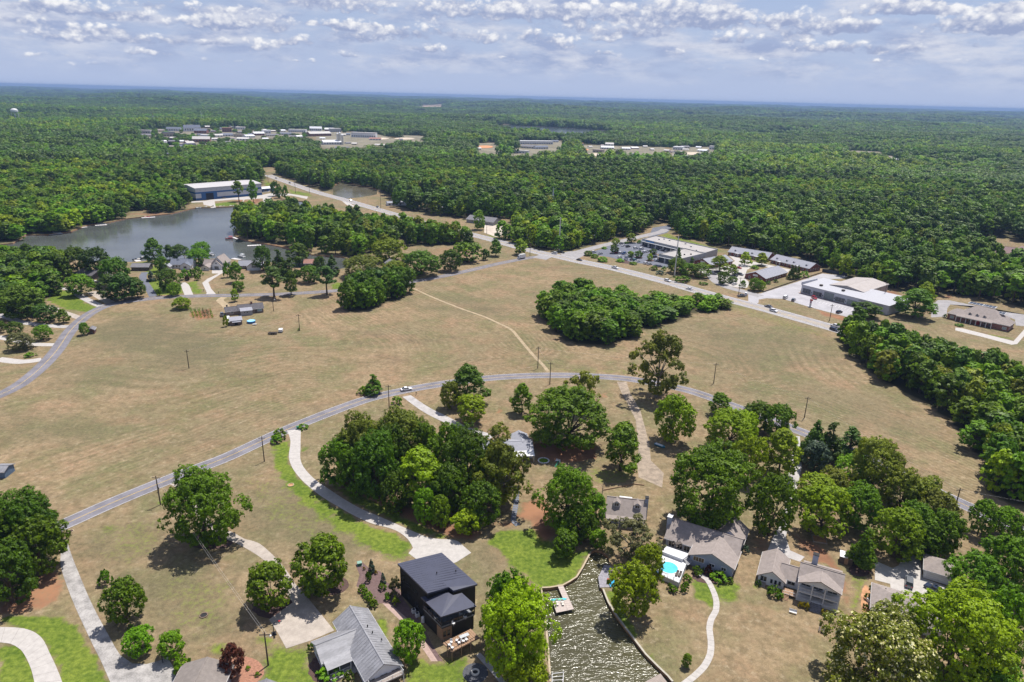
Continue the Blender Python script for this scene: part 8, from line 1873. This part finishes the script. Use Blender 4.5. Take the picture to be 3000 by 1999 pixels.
for k in range(14): a_ = 2*math.pi*k/14; G().hexa([(R_*math.cos(u_), R_*math.sin(u_), .05) for R_, u_ in ((.6, a_), (.9, a_), (.9, a_+.42), (.6, a_+.42))], [(R_*math.cos(u_), R_*math.sin(u_), .42) for R_, u_ in ((.6, a_), (.9, a_), (.9, a_+.42), (.6, a_+.42))]).build('stone', CREAM, t)
G().tube((0,0,.05), (0,0,.16), .58, .58, 14).build('ash', BLK, t)
def ring_bed(fr, x, y, R, label, m, inner):
    c = gp(fr, x, y); t = thing('stone_ring', label, 'stone ring', c); n = 12
    for k in range(n): a_ = 2*math.pi*k/n; G().hexa([(r_*math.cos(u_), r_*math.sin(u_), 0) for r_, u_ in ((R*.8, a_), (R, a_), (R, a_+.46), (R*.8, a_+.46))], [(r_*math.cos(u_), r_*math.sin(u_), .22) for r_, u_ in ((R*.8, a_), (R, a_), (R, a_+.46), (R*.8, a_+.46))]).build('stone', m, t)
    G().tube((0,0,0), (0,0,.08), R*.79, R*.79, 14).build('fill', inner, t)
ring_bed('D1', 1250, 1160, .95, 'round stone ring of a fire pit in the left lawn', mat('stone_brown', (.20, .14, .11), .9), BLK); ring_bed('D1', 432, 645, .9, 'pale stone ring at the road end of the stained driveway', mat('stone_tan', (.42, .34, .22), .9), MULCH); ring_bed('D2', 318, 360, 1.0, 'sandy ring on the grass left of the white driveway', mat('stone_tan', (.42, .34, .22), .9), REDSOIL); ring_bed('D3', 403, 210, 2.0, 'oval white edged green bed beside the half hidden house', WHITE, L_LUSH)
# timber steps down to the cove
c0 = gp('D3', 240, 395); t = thing('timber_steps', 'long flight of blue-grey timber framed steps down the bank', 'steps', c0); pts_ = [gp('D3', *p) for p in ((240,395),(237,440),(232,490),(222,540),(215,580),(245,608))]; Ls = resample(pts_, 18)
for k in range(17):
    a, b = Ls[k], Ls[k+1]; d = (b - a).normalized(); n = Vector((-d.y, d.x, 0))*.75
    G().hexa([tuple(v - c0) for v in (a+n, a-n, a-n+d*.14, a+n+d*.14)], [tuple(v - c0 + Vector((0,0,.2))) for v in (a+n, a-n, a-n+d*.14, a+n+d*.14)]).build('timber_riser', WOOD, t)
    G().hexa([tuple(v - c0) for v in (a+n+d*.15, a-n+d*.15, b-n, b+n)], [tuple(v - c0 + Vector((0,0,.12))) for v in (a+n+d*.15, a-n+d*.15, b-n, b+n)]).build('step_tread', mat('slate_tread', (.14, .16, .20), .8), t)
# low timber edging above the cottage
L_ = gps('D3', [(770,392),(860,375),(960,355),(1020,362)]); t = thing('timber_edging', 'low timber edging above the dormered cottage', 'edging', L_[0])
for a, b in zip(L_, L_[1:]): d = (b-a).normalized(); n = Vector((-d.y, d.x, 0))*.12; G().hexa([tuple(v - L_[0]) for v in (a-n, b-n*1, b+n, a+n)], [tuple(v - L_[0] + Vector((0,0,.35))) for v in (a-n, b-n, b+n, a+n)]).build('timber', mat('edging_timber', (.28, .19, .12), .9), t)
# basketball hoop, swing frame, children's slide, bare tree
c = gp('D2', 215, 1270); t = thing('basketball_hoop', 'black basketball hoop at the edge of the tan concrete pad', 'basketball hoop', c, rad(25)); G().tube((0,0,0), (0,0,3.0), .09, n=8).build('post', BLK, t); G().tube((0,0,2.8), (1.1,0,3.2), .06, n=6).build('arm', BLK, t); G().box(1.1, 1.16, -.9, .9, 2.9, 4.0).build('backboard', mat('board_smoke', (.06, .06, .065), .2), t); G().tube((1.2,0,3.05), (1.62,0,3.05), .03, n=5).build('rim_bracket', RED, t); G().tube((1.4,0,3.03), (1.4,0,3.07), .23, .23, 12).build('hoop', RED, t); G().box(-.5, .5, -.6, .6, 0, .12).build('base', BLK, t)
c = gp('D1', 1275, 705); t = thing('swing_frame', 'pale metal swing frame under the big lone oak', 'swing', c, rad(30))
for x in (-1.2, 1.2):
    for y in (-.7, .7): G().tube((x, y, 0), (x*.9, 0, 2.0), .045, n=5).build('leg', STEEL, t)
G().tube((-1.1,0,2.0), (1.1,0,2.0), .05, n=5).build('top_bar', STEEL, t); G().box(-.5, .5, -.2, .2, .5, .56).build('seat', STEEL, t)
c = gp('D3', 485, 240); t = thing('play_slide', 'dark green play slide beside the oval bed', 'slide', c, rad(60)); G().hexa([(-1.3,-.25,.1),(-1.3,.25,.1),(1.0,.25,1.3),(1.0,-.25,1.3)], [(-1.3,-.25,.2),(-1.3,.25,.2),(1.0,.25,1.4),(1.0,-.25,1.4)]).build('chute', GREENP, t)
for y in (-.25, .25): G().tube((1.0,y,0), (1.0,y,1.3), .05, n=5).build('leg', STEEL, t)
c = gp('D3', 490, 218); t = thing('garden_swing', 'white garden swing seat by the oval bed', 'swing', c, rad(-30)); G().box(-.8, .8, -.3, .3, .4, .5).build('seat', WHITE, t); G().box(-.8, .8, .3, .36, .5, 1.0).build('backrest', WHITE, t)
for x in (-.85, .85): G().box(x-.04, x+.04, -.35, .4, 0, .4).build('leg', WHITE, t)
c = gp('D3', 760, 440); t = thing('bare_tree', 'leafless grey tree beside the dormered cottage', 'tree', c); g = G(); rr = random.Random(4); g.tube((0,0,0), (.1,0,5.0), .13, .06, 6)
for k in range(14): z = 1.6 + k*.24; a_ = rr.uniform(0, 6.28); g.tube((0, 0, z), (math.cos(a_)*rr.uniform(.5, 1.3), math.sin(a_)*rr.uniform(.5, 1.3), z + rr.uniform(.7, 1.5)), .04, .015, 4)
g.build('trunk', BARKG, t)
c = gp('D1', 978, 1415); pole('D1', 1000, 1450, 1395, 'short lamp post at the end of the stained driveway', False, BLK, .07, lamp=True)

# ================================================================== TOWN IN THE DISTANCE
rt = random.Random(31)
TM = [SIDE_W, CREAM, mat('town_grey', (.42, .42, .43), .8), BRICKP, SIDE_W, mat('town_tan', (.45, .38, .30), .8)]; RM = [mat('roof_pale', (.50, .48, .46), .8), SHING_G, SHING_B, SHING_T, mat('roof_pale', (.50, .48, .46), .8), SIDE_W]
_FB = {}
def far_building(u, v, wpx, hpx, dep, wm, rm, label, shape='gable'):
    """u, v = photo pixel of the foot of its front; sizes from its apparent width and height"""
    b = gp('S', u, v); zb = float(relief(b.x, b.y)); dist = math.hypot(b.x, b.y)
    w_, h_ = wpx*dist/FX, max(3.0, hpx*dist/FX)
    t = thing('town_building', label, 'building', (b.x, b.y, zb), math.atan2(-b.x, b.y) + rt.uniform(-.5, .5))
    if shape == 'gable': gable(t, -w_/2, w_/2, 0, dep, h_*.6, h_*.4, 'x', wm, rm, .5, trim=None)
    else:
        G().box(-w_/2, w_/2, 0, dep, 0, h_*.9).build('wall', wm, t); G().box(-w_/2-.2, w_/2+.2, -.2, dep+.2, h_*.9, h_).build('roof', rm, t)
    n = max(2, int(w_/6))
    k_ = (round(h_, 0),)
    if k_ not in _FB: _FB[k_] = G().box(-1.3, 1.3, -.12, .02, 0, h_*.25).mesh('window', GLASS)
    for i in range(n): shared(_FB[k_], 'window', t, (-w_/2 + w_*(i+.5)/n, 0, h_*.2))
    return t
FB = [(415,392,40,7,'pale long roof at the left end of the distant town'), (430,402,22,6,'small house at the left end of the distant town'), (508,385,34,8,'pale warehouse behind the distant town'), (497,401,26,9,'blue-grey roofed house at the town road'), (565,386,38,13,'big blue-grey roofed hall in the distant town'), (587,392,30,10,'grey hall right of the big blue-grey one'), (665,388,22,9,'red-brown roofed building in the distant town'), (690,378,22,6,'dark roofed store at the back of the town'), (725,376,18,11,'white tower-like block at the back of the town'), (704,380,22,5,'white low store at the back of the town'),
      (590,418,40,12,'brick church-like building in the middle of the town'), (560,425,20,7,'white house before the brick town building'), (600,404,20,6,'small white house in the town'), (640,402,22,6,'white cottage in the town middle'), (668,400,28,6,'pale roofed shop in the town middle'), (700,402,26,6,'grey roofed shop in the town middle'), (735,404,24,6,'white shop in the town middle'), (760,398,26,8,'grey gabled house in the town'), (782,392,20,7,'white gabled house in the town'), (800,400,30,5,'long pale shop row in the town'), (835,396,30,5,'tan shop row in the town'), (870,388,44,6,'long white store row right of the town'), (925,384,30,9,'white box store right of the town'), (965,385,24,7,'pale block beside the box store'), (985,388,28,8,'grey block beside the silos'),
      (940,400,60,10,'brown multi bay hall before the white store row'), (975,425,48,10,'white plant building below the silos'), (1065,404,66,11,'white warehouse with red stripe'), (1100,412,30,6,'tan shed right of the red striped warehouse'), (710,412,30,6,'white store at the lower edge of the town'), (560,432,26,7,'dark blue roofed house at the lower edge of the town'), (620,432,22,5,'white house among the trees below the town'), (655,452,16,5,'small white roof in the wood below the town'), (1080,348,24,3,'pale roof far in the woods'), (240,350,10,4,'white roof in the woods at upper left'),
      (1395,440,30,6,'white shed by the red clay clearing'), (1572,424,92,8,'long white storage hall'), (1545,436,38,8,'left grey storage shed'), (1588,438,38,8,'right grey storage shed'), (1520,450,50,7,'white flat roofed storage block'), (1628,418,16,5,'small blue roofed office by the storage hall'), (1500,402,12,5,'white shed above the storage yard'), (1702,428,16,6,'orange roofed shed in the distant yards'), (1785,428,22,7,'blue and white shop in the red clay yard'), (1780,438,34,7,'white shop in the red clay yard'), (1750,448,28,7,'pale workshop in the red clay yard'), (1835,440,22,6,'white store right of the red clay yard'), (1862,438,20,5,'tan store right of the red clay yard'), (1985,440,26,7,'white store in the right distant yard'), (2010,436,22,6,'grey store in the right distant yard'), (2055,446,26,6,'white house in the right distant yard'), (2095,440,32,8,'white hall at the right end of the distant yards'), (2618,472,18,6,'white roof at the right distant clearing'), (2600,452,6,3,'tiny white roof in the right woods'), (868,345,8,3,'white speck of a house far in the woods'), (1300,308,10,4,'white roof at the far bare clearing')]
for k, (u, v, w_, h_, lb) in enumerate(FB):
    rm = RM[k % 6]; wm = TM[(k*5+2) % 6]
    if 'blue' in lb: rm = SHING_B
    if 'red' in lb and 'clay' not in lb: rm = mat('roof_redbrown', (.30, .16, .13), .9)
    if 'white' in lb: wm = SIDE_W; rm = RM[0] if k % 2 else SIDE_W
    if 'brick' in lb or 'brown' in lb: wm = BRICKP
    if 'orange' in lb: rm = ORANGE
    far_building(u, v, w_*1.05, h_*1.25, rt.uniform(12, 22), wm, rm, lb, 'gable' if k % 3 else 'flat')
for k, (u, v, hh) in enumerate(((1648/1*0 + 990, 424, 24), (997, 424, 26), (1004, 425, 22))):
    b = gp('S', u, v); t = thing('silo', ('left', 'middle', 'right')[k] + ' pale concrete silo of the distant plant', 'silo', b, 0, 'plant silos'); G().tube((0,0,0), (0,0,hh), 2.6, 2.6, 12).build('silo_body', CREAM, t); G().tube((0,0,hh), (0,0,hh+2.5), 2.6, .5, 12).build('silo_cap', SIDE_W, t)
b = gp('S', 48, 356); zb = float(relief(b.x, b.y)); t = thing('water_tower', 'white water tower above the woods at upper left', 'water tower', (b.x, b.y, zb))
G().ball((0,0,40), 11, 8, 16, 8).build('tank', WHITE, t, True); G().tube((0,0,0), (0,0,34), 1.6, n=10).build('riser', WHITE, t)
for k in range(6): a_ = k*math.pi/3; G().tube((13*math.cos(a_), 13*math.sin(a_), 0), (9.5*math.cos(a_), 9.5*math.sin(a_), 38), .7, .6, 6).build('leg', WHITE, t)
G().tube((0,0,37.5), (0,0,38.1), 11.6, 11.6, 18).build('balcony', WHITE, t)
for k, (u, v, hh, lb) in enumerate(((1010*0+593, 368, 45, 'thin white mast behind the distant town'), (451, 360, 30, 'red and white mast left of the distant town'))):
    b = gp('S', u, v); t = thing('radio_mast', lb, 'mast', b)
    for s in range(5): G().tube((0,0,hh*s/5), (0,0,hh*(s+1)/5), 1.1 - .12*s, .98 - .12*s, 6).build('mast_section', (RED if s % 2 == 0 and k else WHITE), t)
for k in range(70):      # small houses of the town
    q = TOWN[(0, 0, 0, 1, 4, 5)[k % 6]]; Q = np.array(q, float)
    for _ in range(30):
        u, v = rt.uniform(Q[:, 0].min(), Q[:, 0].max()), rt.uniform(Q[:, 1].min(), Q[:, 1].max())
        if inside_np(np.array([[u, v]]), q)[0] and not any(abs(u - f[0]) < f[2]*.6 + 6 and abs(v - f[1]) < 5 for f in FB): break
    FB.append((u, v, 14, 5, ''))
    far_building(u, v, rt.uniform(9, 17), rt.uniform(4.5, 6.5), rt.uniform(9, 14), TM[rt.randrange(6)], RM[rt.randrange(6)], 'small pale house among the trees of the distant town')['group'] = 'small houses of the distant town'
# trees between the town buildings
rr = np.random.default_rng(77); TT = []
for q in TOWN[:9]:
    Q = np.array(q, float); lo, hi = Q.min(0), Q.max(0)
    n = int((hi[0]-lo[0])*(hi[1]-lo[1])/34)
    U = rr.uniform(lo, hi, (n, 2)); U = U[inside_np(U, q)]
    for u, v in U:
        if any(abs(u - f[0]) < f[2]*.62 and -2 < v - f[1] < 9 for f in FB): continue
        TT.append((u, v))
for u, v in TT[:280]:
    b = gp('S', u, v); put_tree((b.x, b.y, float(relief(b.x, b.y))), rr.uniform(6, 10), rr.uniform(4.5, 8), 'oak', [L_MID, L_DARK, L_LUSH, L_DARK][rr.integers(4)], 'green tree standing among the buildings of the distant town', 'tree', 'trees in the distant town', 'town_tree', 1)
# sandy yards inside the town
for k, (u, v, w_, h_) in enumerate(((1690,440,70,10),(1745,455,60,8),(1420,432,50,8),(2030,452,70,8),(1110,408,60,6),(1185,408,60,6))):
    sheet('clay_yard', [gp('S', u + w_/2*math.cos(i*math.pi/8), v + h_/2*math.sin(i*math.pi/8)) for i in range(16)], 1.15 + .05*k, ORANGE if k in (0, 2) else mat('pale_sand', (.50, .42, .33), .95, .2, .02))
# ================================================================== HAZE
def build_haze():
    g = G().box(-31000, 31000, -500, 28500, -60, 128)
    o = g.build('haze', None); tag(o, 'thin blue summer haze over the country', None, None, 'stuff')
    m = bpy.data.materials.new('haze_air'); m.use_nodes = True
    nt = m.node_tree; nt.nodes.clear()
    v = nt.nodes.new('ShaderNodeVolumePrincipled'); v.inputs['Color'].default_value = (.29, .44, .74, 1); v.inputs['Density'].default_value = .000075; v.inputs['Anisotropy'].default_value = .1
    oo = nt.nodes.new('ShaderNodeOutputMaterial'); nt.links.new(v.outputs[0], oo.inputs['Volume'])
    o.data.materials.append(m)
build_haze()
